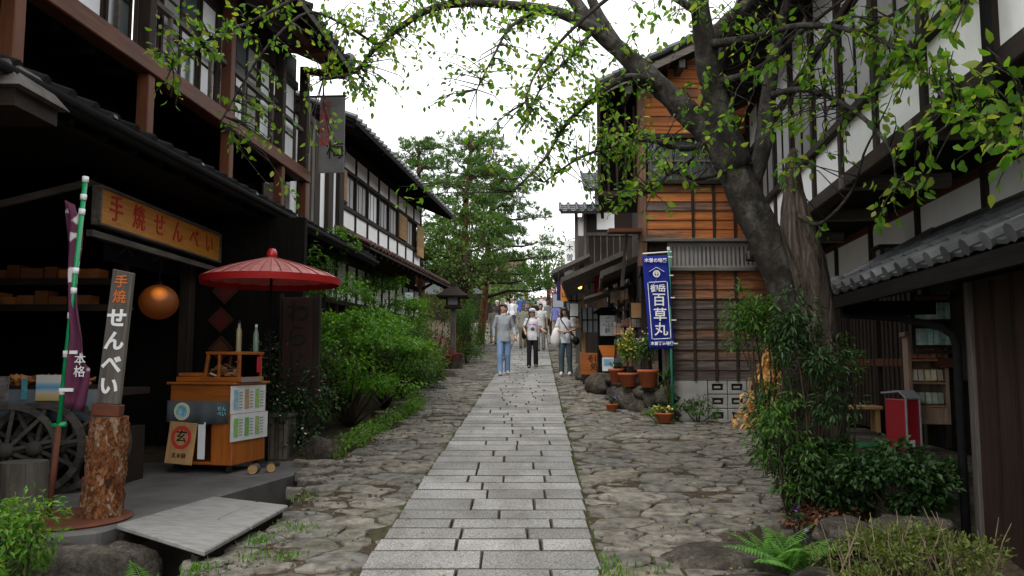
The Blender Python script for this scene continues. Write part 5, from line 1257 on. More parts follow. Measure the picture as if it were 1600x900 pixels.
def banner():
    b=V((2.30,11.55,.78)); t=at(1040,392,11.6); T=thing('banner_flag','tall royal blue banner with white characters on a green pole at the barn corner','banner',b)
    H=t.z-b.z; m=MB(); m.tube([(0,0,0),(-.02,0,H+.03)],.018,10); m.build('pole',plain('teal_pole',(.02,.25,.17),None,4,.4,.5,0),T,True)
    m=MB(); m.tube([(.02,-.005,H-.02),(-.40,-.01,H-.05)],.011,8); m.lathe([(.022,H),(.022,H+.05),(0,H+.055)],(-.02,0,0),10); m.build('crossbar',M['white'],T)
    ztop=H-.07; zbot=H-1.42; 
    def P(s,t_): # s 0..1 left-right, t 0..1 top-bottom ; lower end drifts right
        x=-.41+.375*s+.085*t_*(1-s*.25)-.0; return (x,-.02+.012*math.sin(t_*7+s*3)*t_,ztop+(zbot-ztop)*t_-.02*(1-s))
    m=MB(); nn,mm=10,26
    m.add([P(i/nn,j/mm) for j in range(mm+1) for i in range(nn+1)],[(j*(nn+1)+i,(j+1)*(nn+1)+i,(j+1)*(nn+1)+i+1,j*(nn+1)+i+1) for j in range(mm) for i in range(nn)])
    o=m.build('cloth',cloth('royal',(.016,.026,.23),.85,.3),T,True); q=o.modifiers.new('t','SOLIDIFY'); q.thickness=.003
    wh=M['white']
    def place(ch,s,t_,sz,bold=.006):
        p=V(P(s,t_)); bold=min(bold,.0025); Mx=Matrix.Translation((p.x,-.045,p.z)) @ FRONT; letters(ch,sz,Mx,wh,o,'character',.003,bold)
    for ch,s,t_,sz in (('御',.37,.36,.115),('岳',.66,.36,.115),('百',.52,.485,.20),('草',.52,.645,.20),('丸',.52,.80,.20)): place(ch,s,t_,sz,.008)
    place('木曽の秘薬',.5,.055,.066,.002); place('木曽特産秘薬',.52,.945,.055,.002)
    m=MB(); c=V(P(.5,.19)); n_=24
    m.add([(c.x+r*math.cos(2*PI*i/n_),-.045,c.z-.01+r*math.sin(2*PI*i/n_)) for r in (.034,.052) for i in range(n_)],[(i,(i+1)%n_,n_+(i+1)%n_,n_+i) for i in range(n_)])
    m.bx(c.x-.03,c.x+.03,-.047,-.044,c.z-.015,c.z-.005).bx(c.x-.03,c.x+.03,-.047,-.044,c.z+.005,c.z+.013).bx(c.x-.006,c.x+.006,-.048,-.0435,c.z-.04,c.z+.03)
    m.bar((c.x,-.045,c.z+.085),(c.x-.11,-.045,c.z+.02),.006,.02,(0,1,0)).bar((c.x,-.046,c.z+.085),(c.x+.11,-.046,c.z+.02),.006,.02,(0,1,0)); m.build('crest',wh,o)
    m=MB()
    for s in (.13,.89):
        for j in range(10): a=V(P(s,.29+j*.06)); b2=V(P(s,.35+j*.06)); m.bar((a.x,-.042,a.z),(b2.x,-.042,b2.z),.010,.004,(0,1,0))
    for t_ in (.285,.892): a=V(P(.17,t_)); b2=V(P(.85,t_)); m.bar((a.x,-.042,a.z),(b2.x,-.042,b2.z),.004,.010)
    m.build('border_line',wh,o)
    
    for t_ in (.02,.22,.46,.7,.95): m=MB(); p=V(P(1,t_)); m.bx(p.x-.01,p.x+.06,-.02,-.01,p.z-.008,p.z+.008); m.build('tie',wh,T)
banner()
def street_signs():
    # orange board, notice box, lantern stand, hanging orange strip, red cloth
    q=at(928,534,17.5); T=thing('wooden_signboard','orange wooden board with dark brush characters standing by the rocks','signboard',V((q.x,17.5,zs(17.5)+.25))); m=MB(); m.bx(-.30,.28,-.02,.02,-.05,.42); m.build('board',M['honey_x'],T,bev=.004)
    letters('そば\n処',.17,Matrix.Translation((0,-.024,.2)) @ FRONT,M['ink'],T,'character',.004,.001); [MB().bx(x,x+.05,-.01,.03,-.35,-.05).build('leg',M['dark_z'],T) for x in (-.25,.2)]
    q=at(955,560,15.6); b=V((q.x,15.6,1.32)); T=thing('notice_box','slanted wooden notice box with pale blue leaflet on short legs','notice box',b,.1)
    m=MB(); m.prism([(-.2,-.18,.34),(.26,-.18,.34),(.26,.22,.56),(-.2,.22,.56)],(0,0,.04)); m.build('slanted_lid',M['honey_x'],T); m=MB(); m.bx(-.16,.22,-.12,.2,.18,.34); m.build('box',M['dark_x'],T)
    [MB().bx(x,x+.05,y,y+.05,-.2,.18).build('leg',M['dark_z'],T) for x,y in ((-.16,-.1),(.16,-.1),(.16,.13))]
    m=MB(); m.bx(-.22,-.0,-.215,-.20,.10,.36); lf=m.build('leaflet',M['paper'],T); m=MB(); m.bx(-.20,-.02,-.22,-.215,.2,.33); m.build('picture',plain('leaf_blue',(.14,.32,.5),(.3,.5,.6),9,.5,.3,0),lf)
    q=at(948,487,16.4); T=thing('lantern_stand','black framed paper lantern stand with brush writing before the shop','lantern',V((q.x,16.4,zs(16.4)+.55)))
    m=MB(); m.bx(-.19,.19,-.1,.1,-.3,.52); m.bx(-.19,.19,-.1,.1,.95,.99)
    for x in (-.18,.16): m.bx(x,x+.025,-.1,-.075,.52,.95).bx(x,x+.025,.075,.1,.52,.95)
    m.build('case',M['black_z'],T); m=MB(); m.prism([(-.30,-.2,.99),(.30,-.2,.99),(.14,-.2,1.10),(-.14,-.2,1.10)],(0,.4,0)); m.build('cap',M['black_x'],T); m=MB(); m.bx(-.155,.16,-.08,.08,.53,.94); pa=m.build('paper_panel',M['paper'],T); letters('ご\nへい\n餅',.11,Matrix.Translation((0,-.086,.735)) @ FRONT,M['ink'],pa,'character',.003)
    q=at(882,456,21); T=thing('strip_sign','orange hanging cloth strip with dark characters under the stall eave','sign',q); m=MB(); m.bx(-.10,.10,-.01,.01,-.25,.27); m.build('cloth',plain('orange_cloth',(.55,.22,.04),(.45,.16,.03),5,.8,.2,.1),T); letters('そ\nば',.18,Matrix.Translation((0,-.014,.0)) @ FRONT,M['ink'],T,'character',.003); m=MB(); m.bar((0,0,.27),(0,0,.9),.015); m.build('cord',M['iron'],T)
    q=at(873,455,21.2); T=thing('strip_sign','navy hanging cloth strip left of the orange one','sign',q); m=MB(); m.bx(-.05,.05,-.01,.01,-.25,.27); m.build('cloth',cloth('navy',(.02,.022,.09)),T); m=MB(); m.bar((0,0,.27),(0,0,.9),.012); m.build('cord',M['iron'],T)
    q=at(936,447,19); T=thing('red_cloth','small crimson cloth hanging by the pale shop window','cloth',q); m=MB(); m.bx(-.12,.12,-.01,.01,-.2,.24); m.build('cloth',cloth('crimson',(.36,.015,.035)),T); m=MB(); m.bar((-.2,0,.25),(.2,0,.25),.02); m.build('rod',M['dark_x'],T)
    for i,(u,v,lab) in enumerate(((904,441,'upper of two small warm bulbs glowing under the stall roof'),(906,448,'lower of two small warm bulbs glowing under the stall roof'))):
        q=at(u,v,20); T=thing('lamp_bulb',lab,'lamp',q); m=MB(); m.ell((0,0,0),(.055,.055,.06),12,8); m.build('bulb',emit('bulb%d'%i,(1,.5,.12),2.5),T,True); m=MB(); m.tube([(0,0,.05),(0,0,.5)],.006,5); m.build('cord',M['iron'],T)
    for i,(u,v,Y,lab,cc,sz) in enumerate(((897,484,18,'white paper notice on the shop post',(.6,.6,.58),(.09,.14)),(1000,375+110,13,'tan paper lantern among the goods behind the blue banner',(.4,.22,.1),(.14,.12)),(872,470,24,'grey framed poster on the far stall front',(.3,.33,.36),(.16,.2)))):
        q=at(u,v,Y); T=thing('paper_notice',lab,'notice',q); m=MB(); m.bx(-sz[0],sz[0],-.01,.01,-sz[1],sz[1]); m.build('sheet',plain('notice%d'%i,cc,None,6,.6,.2,0),T); m=MB(); m.bx(-sz[0]-.02,sz[0]+.02,.012,.03,-sz[1]-.02,sz[1]+.02); m.build('backing',M['dark_x'],T)
    for i,(u,v,Y) in enumerate(((985,480,14.0),(1003,500,13.2),(972,470,15))):
        q=at(u,v,Y); T=thing('display_rack',['dark leaning rack of hanging goods left of the blue banner','low dark rack with bright packets behind the large pot','tall dark rack of goods inside the shop front'][i],'rack',V((q.x,Y,zs(Y)+.3)))
        m=MB(); m.bar((-.18,.0,-.2),(-.05,.1,1.5),.04); m.bar((.18,0,-.2),(.05,.1,1.5),.04)
        for z in (.3,.65,1.0,1.3): m.bx(-.17,.17,.02,.08,z,z+.02)
        m.build('frame',M['dark_z'],T); pm=plain('packet%d'%i,((.25,.1,.06),(.4,.38,.33),(.12,.13,.16))[i],(.04,.03,.03),17,.6,.3,0,isl=.6)
        for z in (.32,.67,1.02): 
            m=MB()
            for k in range(5): m.bx(-.15+k*.06,-.10+k*.06,.0,.06,z,z+uni(.08,.24))
            m.build('packet_row',pm,T)
street_signs()
# ================================================================ RIGHT: long plastered house
DA=-.124
def house_right():
    base=V((4.2,10.7,.68)); T=thing('plastered_town_house','long white plastered house with projecting timber upper floor and tiled entrance roof on the right','house',base,DA); Z=-.68
    y0,y1=-9.6,.75
    def z(a): return a+Z
    m=MB(); m.bx(.0,.12,y0,y1,z(2.62),z(3.02)); m.build('lower_plaster_panel',M['plaster'],T)
    m=MB(); m.bx(.05,.2,y0,y1,z(.2),z(2.62)); m.bx(.05,5,y1-.1,y1,z(.2),z(5.6)); m.bx(-.78,.2,y1-.1,y1,z(3.2),z(5.3)); m.bx(4,4.1,y0,y1,z(.2),z(6)); m.build('wall',M['black_z'],T)
    m=MB(); m.bx(-.02,.1,y0,y1,z(2.56),z(2.63)); m.bx(-.02,.1,y0,y1,z(3.02),z(3.09)); m.bx(-.03,.1,y0,y1,z(1.55),z(1.63)); m.build('lower_rail',M['red_y'],T,bev=.006)
    yy=[y1-.05]
    while yy[-1]>y0: yy.append(yy[-1]-1.36)
    for y in yy: m=MB(); m.bx(-.03,.06,y-.045,y+.045,z(.5),z(3.09)); m.build('lower_post',M['dark_z'],T,bev=.006)
    # overhang: soffit, joist ends, beam
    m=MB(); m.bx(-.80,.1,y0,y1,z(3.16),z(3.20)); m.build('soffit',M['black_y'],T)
    m=MB(); m.bx(-.90,-.76,y0,y1,z(3.05),z(3.18)); m.build('overhang_beam',M['dark_y'],T,bev=.01)
    for i in range(7):
        y=y1-.3-i*1.55; m=MB(); m.bx(-.92,-.04,y-.05,y+.05,z(3.04),z(3.16)); m.build('joist',M['grey_x'],T,bev=.01)
    m=MB(); m.bx(-.82,-.74,y0,y1,z(3.18),z(3.62)); m.bx(-.80,-.74,y0,y1,z(4.62),z(5.25)); m.build('upper_plaster_panel',M['plaster'],T)
    m=MB(); m.bx(-.88,-.72,y0,y1,z(3.62),z(3.70)); m.bx(-.86,-.72,y0,y1,z(4.56),z(4.64)); m.bx(-.84,-.72,y0,y1,z(5.2),z(5.3)); m.build('upper_rail',M['dark_y'],T,bev=.008)
    n_=11; bw=(y1-y0)/n_
    for i in range(n_+1):
        y=y0+i*bw; m=MB(); m.bx(-.85,-.73,y-.045,y+.045,z(3.181),z(5.2)); m.build('upper_post',M['dark_z'],T,bev=.006)
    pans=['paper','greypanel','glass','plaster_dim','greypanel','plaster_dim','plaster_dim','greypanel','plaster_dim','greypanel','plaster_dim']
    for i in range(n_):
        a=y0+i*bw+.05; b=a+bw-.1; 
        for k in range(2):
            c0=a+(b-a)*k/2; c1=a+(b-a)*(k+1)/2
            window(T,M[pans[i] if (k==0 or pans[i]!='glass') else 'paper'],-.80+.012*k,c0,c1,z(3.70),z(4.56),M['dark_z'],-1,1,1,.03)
    # upper roof
    m=MB(); tiles(m,-1.45,z(5.3),2.2,z(6.9),y0,y1+.4,.3); m.build('roof_tiles',M['tile'],T)
    m=MB(); roofdeck(m,-1.48,z(5.27),2.2,z(6.88),y0,y1+.4); rafters(m,-1.48,z(5.27),2.2,z(6.88),y0,y1+.4,.4); m.bx(-1.5,-1.45,y0,y1+.4,z(5.19),z(5.29)); m.build('roof_eave',M['dark_y'],T)
    # drain pipe from the upper gutter
    y=-7.3; m=MB(); m.tube([(-1.52,y0,z(5.21)),(-1.52,y1,z(5.21))],.05,8); m.build('gutter',M['iron'],T,True)
    m=MB(); m.tube([(-1.4,-7.0,z(5.1)),(-1.05,-6.95,z(4.82)),(-.94,-6.95,z(4.5)),(-.94,-6.95,z(2.9)),(-.5,-6.95,z(2.62))],.028,10); m.lathe([(.04,0),(.09,.10),(.11,.2),(.11,.24)],(-1.02,-6.95,z(4.7)),14); m.build('drain_pipe',M['soot_iron'],T,True)
    # tiled entrance roof
    ya,yb=y0,-3.78; m=MB(); tiles(m,-.90,2.18+Z,.02,2.66+Z,ya,yb,.25,rr=.052,courses=.23); m.build('entrance_roof_tiles',M['tile_light'],T)
    m=MB(); m.ell((-.83,yb+.03,2.25+Z),(.10,.09,.12),12,8,.25,2,4); m.tube([(-.86,yb+.02,2.25+Z),(0,yb+.02,2.72+Z)],.07,10); m.tube([(.0,ya,2.70+Z),(.0,yb+.05,2.70+Z)],.075,10); m.build('ridge_tiles',M['tile_light'],T,True)
    m=MB(); roofdeck(m,-.90,2.17+Z,.0,2.62+Z,ya,yb); rafters(m,-.90,2.17+Z,.0,2.62+Z,ya,yb,.3,.05,.06); m.bx(-.93,-.88,ya,yb,2.06+Z,2.16+Z); m.build('entrance_eave',M['black_y'],T)
    m=MB(); m.bar((-.85,yb-.1,2.06+Z),(.0,yb-.1,2.06+Z),.08,.12); m.build('bracket_beam',M['black_x'],T)
    # projecting dark board wall nearest the camera
    m=MB(); m.bx(-.43,-.37,y0,-5.42,z(.15),z(2.14)); m.bx(-.37,.1,-5.48,-5.42,z(.15),z(2.14)); m.build('board_wall',wood('brown_board_wall',(.018,.010,.007),(.05,.028,.019),'z',.6,sc=2,spec=.35,isl=0),T)
    m=MB(); m.bx(-.455,-.37,-5.42,-5.34,z(.15),z(2.14)); m.build('corner_post',M['grey_z'],T,bev=.006)
    m=MB()
    for i in range(15): y=-5.7-i*.26; m.bx(-.442,-.43,y-.012,y+.012,z(.2),z(2.12))
    m.build('cover_strip',M['dark_z'],T)
    # drainpipe in front, cranked under the eave
    m=MB(); m.tube([(-.85,-3.95,2.0+Z),(-.60,-4.5,1.94+Z),(-.55,-5.2,1.84+Z),(-.53,-5.33,1.78+Z),(-.525,-5.37,1.70+Z),(-.525,-5.37,.25+Z)],.028,12); m.build('lower_drain_pipe',M['soot_iron'],T,True)
    # step and sill
    m=MB(); m.bx(-1.0,.05,-5.3,-1.4,z(.4),z(.84)); m.build('stone_step',M['stone'],T,bev=.015)
    # lattice door beyond the tree
    for i,y in enumerate((-3.2,-2.1,-1.0)):
        m=MB(); m.bx(-.02,.02,y,y+.95,z(.88),z(2.5)); dd=m.build('sliding_door',M['dark_z'],T)
        m=MB()
        for q in range(7): m.bx(-.035,-.02,y+.05+q*.13,y+.075+q*.13,z(.9),z(2.48))
        m.build('door_lattice',M['dark_z'],dd)
    # display window under the eave
    m=MB(); m.bx(-.06,-.02,-4.9,-4.15,z(1.45),z(2.12)); dw=m.build('display_window',M['dark_z'],T)
house_right()
def right_shop():
    c=V((3.62,6.6,1.0)); 
    q=at(1452,600,7.0); T=thing('display_cabinet','small wooden glass fronted cabinet of packaged sweets on the house wall','cabinet',V((q.x,q.y,.86)),DA+R(-8)); h0=.20
    m=MB(); m.bx(-.16,.16,0,.22,h0,h0+.14); m.bx(-.16,-.13,0,.22,h0+.14,h0+.76).bx(.13,.16,0,.22,h0+.14,h0+.76).bx(-.18,.18,-.01,.23,h0+.76,h0+.80).bx(-.13,.13,.19,.22,h0+.14,h0+.76)
    m.build('case',wood('cabinet_wood',(.16,.10,.07),(.30,.21,.15),'z',.6),T,bev=.003)
    [MB().bx(x,x+.04,.01,.06,0,h0).build('leg',M['dark_z'],T) for x in (-.16,.12)]
    for k in range(3):
        z0=h0+.16+k*.2; m=MB(); m.bx(-.13,.13,.02,.19,z0-.015,z0); sh=m.build('shelf',M['tan_x'],T); m=MB()
        for i in range(5): m.box((-.10+i*.05,.07,z0+.055),(.042,.05,.10),uni(-.1,.1),R(-20))
        m.build('packages',plain('packs%d'%k,((.5,.45,.32),(.55,.42,.2),(.5,.3,.2))[k],((.2,.35,.3),(.5,.5,.45),(.5,.12,.08))[k],14,.4,.4,0,isl=.4),sh)
    gl=CLEAR; m=MB(); m.bx(-.13,.13,.003,.008,h0+.14,h0+.76); m.build('glass_pane',gl.m,T)
    q=at(1458,503,6.82); T=thing('wall_display','narrow wall display of green and white packets under the tiled entrance roof','display case',q,DA+R(-8))
    m=MB(); m.bx(-.15,.15,.06,.1,-.22,.24); m.bx(-.17,-.14,0,.1,-.24,.26).bx(.14,.17,0,.1,-.24,.26).bx(-.17,.17,0,.1,-.27,-.24); m.build('case',M['dark_z'],T)
    for k in range(2):
        z0=-.2+k*.22; m=MB(); m.bx(-.14,.14,.0,.06,z0-.02,z0); sh=m.build('shelf',M['dark_x'],T); m=MB()
        for i in range(6): m.box((-.115+i*.046,.03,z0+.075),(.042,.04,.14),uni(-.1,.1))
        m.build('packages',plain('gpack%d'%k,(.10,.36,.27),(.6,.62,.6),24,.4,.4,0,isl=.3),sh)
    m=MB(); m.bx(-.14,.14,.05,.058,.15,.22); m.build('top_label',plain('orange_label',(.35,.12,.04),(.2,.06,.03),9,.5,.3,0),T)
    q=at(1410,690,6.95); T=thing('red_bin','tall red metal bin with silver edges standing on the house step','bin',V((q.x,q.y,.842)),R(20)); w_=.078
    m=MB(); m.bx(-w_,w_,-.12,.10,.0,.44); m.build('body',plain('bin_red',(.40,.02,.03),(.30,.014,.022),3,.4,.5,.02),T,bev=.006)
    m=MB(); m.prism([(-w_-.005,-.135,.44),(w_+.005,-.135,.44),(w_+.005,-.06,.50),(-w_-.005,-.06,.50)],(0,0,.015)); m.prism([(-w_-.005,-.06,.50),(w_+.005,-.06,.50),(w_+.005,.135,.48),(-w_-.005,.135,.48)],(0,0,.015)); m.build('lid',M['steel'],T)
    m=MB()
    for x in (-w_-.004,w_-.008): m.bx(x,x+.012,-.136,-.124,0,.45)
    m.bx(-w_,w_,-.136,-.13,.0,.02); m.build('edge_strip',M['steel'],T); m=MB(); m.bx(-.07,.0,-.135,-.131,.04,.10); m.build('label',M['white'],T)
    q=at(1330,665,8.6); T=thing('wooden_stool','small tan wooden bench under the dark lattice beside the tree','bench',V((q.x+.05,8.6,.86)),DA)
    m=MB(); m.bx(-.22,.24,-.14,.14,.24,.275); m.build('seat',M['tan_x'],T,bev=.004)
    for x in (-.19,.18): m=MB(); m.bx(x,x+.04,-.1,-.06,0,.24); m.build('leg',M['tan_z'],T); m=MB(); m.bx(x,x+.04,.06,.10,0,.24); m.build('leg',M['tan_z'],T)
    q=at(1391,408,7.6); T=thing('eave_lantern','square dark framed box lantern standing on the end of the entrance roof','lantern',V((q.x,q.y,q.z-.1)),DA); s_=.12
    m=MB()
    for x in (-s_,s_-.03):
        for y in (-s_,s_-.03): m.bx(x,x+.03,y,y+.03,-.04,.22)
    m.bx(-s_-.02,s_+.02,-s_-.02,s_+.02,.22,.245).bx(-s_,s_,-s_,s_,-.05,-.03).bx(-.01,.01,-s_-.002,-s_+.01,-.04,.22).bx(-s_,s_,-s_-.002,-s_+.01,.08,.095); m.bar((.0,.0,-.04),(.25,.1,-.12),.03); m.build('frame',M['dark_z'],T)
    m=MB(); m.bx(-s_+.012,s_-.012,-s_+.012,s_-.012,-.035,.215); m.build('paper',M['glass'],T)
    q=at(1360,665,7.6); T=thing('door_mat','green mat lying on the house step beside the red bin','mat',V((3.35,7.3,.842)),DA); m=MB(); m.bx(-.25,.25,-.2,.2,0,.015); m.build('mat',cloth('green_mat',(.02,.14,.05)),T)
right_shop()
# ================================================================ cherry tree over the street
def bark_mat():
    n=N('cherry_bark'); v=n.coord((1,1,.7)); f=n.noise(v,7,9,.7,.4); lich=n.noise(v,2.6,5)
    col=n.ramp(f,[(.3,(.009,.0075,.006)),(.5,(.040,.035,.029)),(.74,(.125,.112,.097))])
    lm=n.ramp(lich,[(.60,(0,0,0)),(.70,(.5,.5,.5))]); col=n.mix(lm,col,(.20,.21,.18)); n.bump(f,1,.09); return n.fin(col,.9,.2)
M['cherry']=bark_mat()
def stub_mat():
    n=N('stripped_trunk'); v=n.coord((9,9,.9)); f=n.noise(v,1.8,8,.7,.9); col=n.ramp(f,[(.34,(.016,.012,.009)),(.54,(.09,.07,.055)),(.74,(.24,.20,.16))]); n.bump(f,1,.05); return n.fin(col,.9,.15)
M['stub']=stub_mat()
def cherry():
    base=V((2.50,6.5,.40)); T=thing('cherry_tree','old leaning cherry tree with twisted trunk and boughs arching over the street','tree',base); Mx=off(base); random.seed(17)
    def px(L): return [(at(u,v,Y),r*Y/F) for u,v,Y,r in L]
    def limb(m,L,n=10,sub=4,wob=.06,rough=.0):
        pr=px(L); P=[p for p,_ in pr]; Rr=[r for _,r in pr]; pts=[];rs=[]
        for i in range(len(P)-1):
            p0=P[max(i-1,0)];p1=P[i];p2=P[i+1];p3=P[min(i+2,len(P)-1)]
            for k in range(sub):
                t=k/sub; q=.5*((2*p1)+(p2-p0)*t+(2*p0-5*p1+4*p2-p3)*t*t+(3*p1-p0-3*p2+p3)*t**3); pts.append(q); rs.append(Rr[i]+(Rr[i+1]-Rr[i])*t)
        pts.append(P[-1]); rs.append(Rr[-1])
        rs=[r*(1+wob*noise.noise(V((p.x*3,p.y*3,p.z*3)))*2) for p,r in zip(pts,rs)]
        m.tube(pts,rs,n,wob=wob); return pts
    tr=MB(Mx); st=MB(Mx); br=MB(Mx); skel=[]
    # stripped broken trunk (front) and living stem behind it
    P0=limb(MB(),[(1308,815,6.45,42),(1298,760,6.45,32),(1290,650,6.47,26),(1284,560,6.5,25),(1273,470,6.5,26),(1258,400,6.5,29),(1246,355,6.5,26),(1240,300,6.5,17),(1238,255,6.5,11),(1240,232,6.5,3)],8,7,0)
    R0=[r for _,r in px([(0,0,6.5,q) for q in (42,32,26,25,26,29,26,15,10,3)])]; vs=[];fs=[];n_=48
    for i,p in enumerate(P0):
        t=i/7; a=int(min(t,8.999)); rr=R0[a]+(R0[a+1]-R0[a])*(t-a)
        for j in range(n_):
            th=2*PI*j/n_+p.z*.9; fl_=noise.noise(V((math.cos(th)*2.6,math.sin(th)*2.6,p.z*1.1)))*.26+abs(noise.noise(V((math.cos(th)*5,math.sin(th)*5,p.z*1.6+7))))*.22-.06
            th2=2*PI*j/n_; vs.append((p.x+rr*(1+fl_)*math.cos(th2),p.y+rr*(1+fl_)*math.sin(th2),p.z+.03*fl_))
    k=len(P0); fs=[(i*n_+j,i*n_+(j+1)%n_,(i+1)*n_+(j+1)%n_,(i+1)*n_+j) for i in range(k-1) for j in range(n_)]; st.add(vs,fs)
    main=[(1270,800,6.75,40),(1262,700,6.75,32),(1248,560,6.75,28),(1229,450,6.75,27),(1195,370,6.75,29),(1163,305,6.75,28),(1140,250,6.78,26),(1105,205,6.85,22),(1062,165,6.9,19),(1020,125,6.95,16),(975,85,7.0,14),(930,45,7.05,11.5),(890,-10,7.1,10),(850,-70,7.2,8)]
    skel+=limb(tr,main,16,5)
    skel+=limb(tr,[(1150,262,6.75,26),(1128,195,6.7,22),(1112,130,6.65,20),(1102,70,6.6,18),(1092,0,6.5,14),(1085,-70,6.4,11)],14)
    skel+=limb(tr,[(1104,80,6.6,15),(1130,40,6.6,12),(1165,10,6.6,11),(1200,-30,6.6,9)],10)
    skel+=limb(br,[(1165,310,6.75,15),(1190,240,6.8,14),(1200,150,6.85,12),(1215,60,6.9,9),(1240,-30,7,6)],8)
    # upper arching boughs
    A=[[(1000,105,6.97,12),(950,60,7.0,11),(880,22,7.0,9),(800,8,6.95,7),(720,5,6.9,7),(660,20,6.8,5.5),(590,72,6.7,4),(555,112,6.6,3),(505,124,6.5,2.4)],
       [(975,85,7.0,10),(945,40,7.1,9),(925,0,7.2,8),(915,-50,7.3,7)],
       [(1040,140,6.9,7),(985,120,6.7,6),(930,150,6.6,5),(880,200,6.5,3.5),(850,250,6.5,2.4),(800,300,6.4,1.5)],
       [(1150,200,6.8,5),(1075,232,6.7,5),(1010,218,6.5,4),(950,230,6.4,3),(900,250,6.3,2),(850,285,6.2,1.5)],
       [(720,5,6.9,4),(660,-20,6.4,4),(560,-25,6.0,3.5),(470,-5,5.8,3),(400,30,5.7,2.6),(330,60,5.6,2),(270,100,5.5,1.5)],
       [(590,72,6.7,2.5),(540,40,6.5,2.4),(480,20,6.3,2.2),(420,70,6.2,2),(380,130,6.1,1.6),(345,190,6.1,1.2)],
       [(1102,70,6.6,8),(1170,60,6.2,6),(1250,40,5.8,5),(1340,50,5.4,4.5),(1420,90,4.75,4),(1500,180,4.15,3.4),(1570,210,3.75,2.6),(1610,190,3.6,2)],
       [(1200,150,6.85,6),(1260,140,6.3,5),(1330,170,5.7,4),(1390,230,5.1,3),(1400,290,4.9,2)],
       [(1112,130,6.65,6),(1180,110,6.3,5),(1240,60,6.0,4),(1290,20,5.7,3),(1330,-10,5.5,3)],
       [(1340,50,5.5,3),(1400,20,4.9,3),(1450,-10,4.5,2.5),(1550,-30,3.9,2)],
       [(1240,330,6.5,4),(1280,350,6.1,3),(1330,300,5.8,2.5),(1350,240,5.5,2),(1370,200,5.3,1.4)],
       [(1090,20,6.5,7),(1040,-10,6.4,5),(980,-20,6.3,4),(900,40,6.2,3),(840,110,6.1,2.2),(820,160,6.0,1.5)],
       [(850,15,7,4),(800,40,6.6,3),(770,90,6.4,2),(745,140,6.3,1.2)],
       [(930,45,7.05,4),(890,90,6.8,3),(850,130,6.7,2),(820,190,6.6,1.3)],
       [(1150,262,6.75,4),(1090,280,6.5,3),(1050,270,6.4,2.5),(1020,300,6.4,1.6)]]
    for L in A: skel+=limb(br,L,6,5,.03)
    for a in range(70): # fine bare twigs in the crown knot
        u=random.gauss(1235,75); v=random.gauss(85,70); Y=uni(6.4,7.0); p=at(u,v,Y); d=V((uni(-1,1),uni(-.5,.5),uni(-1,.6))).normalized()*uni(.25,.7); br.tube([p,p+d*.5+V((0,0,uni(-.08,.1))),p+d],[.006,.004,.002],4)
    tr.build('trunk',M['cherry'],T,True); st.build('stripped_trunk',M['stub'],T,True)
    # leaf regions: (u, v, ru, rv, Y, dY, sprays)
    RG=[(560,60,90,60,6.6,.4,26),(640,40,110,45,6.8,.4,34),(590,130,60,45,6.6,.3,12),(760,25,120,30,6.9,.4,34),(880,40,80,40,7,.4,24),(690,110,60,40,6.6,.3,8),(665,150,50,20,6.5,.3,4),
        (810,110,60,40,6.5,.4,14),(880,110,80,45,6.6,.4,26),(850,180,70,40,6.4,.4,22),(905,165,60,50,6.5,.3,16),(830,250,70,35,6.3,.3,14),(880,235,50,40,6.3,.3,12),(770,215,50,15,6.3,.2,4),(570,150,30,10,6.4,.2,3),
        (975,210,45,40,6.4,.3,14),(985,270,50,55,6.5,.3,30),(960,310,40,30,6.5,.3,10),(1030,250,60,50,6.4,.3,8),(1060,330,60,40,6.3,.3,3),(1010,60,70,40,6.8,.3,16),(1080,200,70,40,6.4,.3,7),(1120,250,50,60,6.2,.3,9),(1140,190,50,40,6.2,.3,6),
        (1190,60,60,60,6.1,.3,18),(1215,90,50,60,5.9,.3,14),(1230,170,60,60,6.0,.3,14),(1200,220,60,60,6.1,.3,12),(1320,90,80,45,5.7,.3,22),(1400,110,70,50,5.4,.3,24),(1440,70,60,60,5.3,.3,14),(1500,110,70,60,5.1,.3,11),
        (1530,170,60,40,5.0,.2,9),(1560,220,50,50,4.9,.2,8),(1500,140,60,40,5,.2,4),(1060,160,50,45,6.6,.2,9),(1120,150,40,50,6.4,.2,6),(1420,190,40,40,5.5,.2,6),(1430,290,40,20,5.6,.2,5),(1470,210,60,50,5.2,.2,5),(1575,260,30,50,4.8,.2,3),(1270,370,30,15,6.2,.2,3),(1380,340,30,15,5.8,.2,3),(1290,230,50,60,6.0,.3,9),(1350,30,60,40,5.3,.3,12),(1440,15,50,30,4.9,.2,10),(1130,20,80,30,6.4,.4,16),
        (1050,20,70,40,6.5,.4,16),(950,130,60,40,6.8,.3,10),
        (300,40,60,35,5.5,.2,18),(270,80,45,30,5.5,.2,15),(340,70,50,40,5.6,.2,10),(255,160,22,20,5.5,.2,4),(385,170,40,30,6.1,.2,7),(440,110,50,40,6.2,.2,10),(500,60,50,40,6.3,.2,12),(470,190,60,25,6.3,.2,7),(380,225,45,20,6.2,.2,6),(450,240,70,30,6.4,.2,8),(450,315,30,20,6.3,.2,4),(520,230,40,30,6.5,.2,5),(430,30,70,30,5.9,.2,14),(380,20,60,30,5.7,.2,8),(530,95,40,40,6.5,.2,8),(620,300,40,20,6.6,.2,2)]
    lf=MB(Mx); sk=np.array([tuple(p) for p in skel])
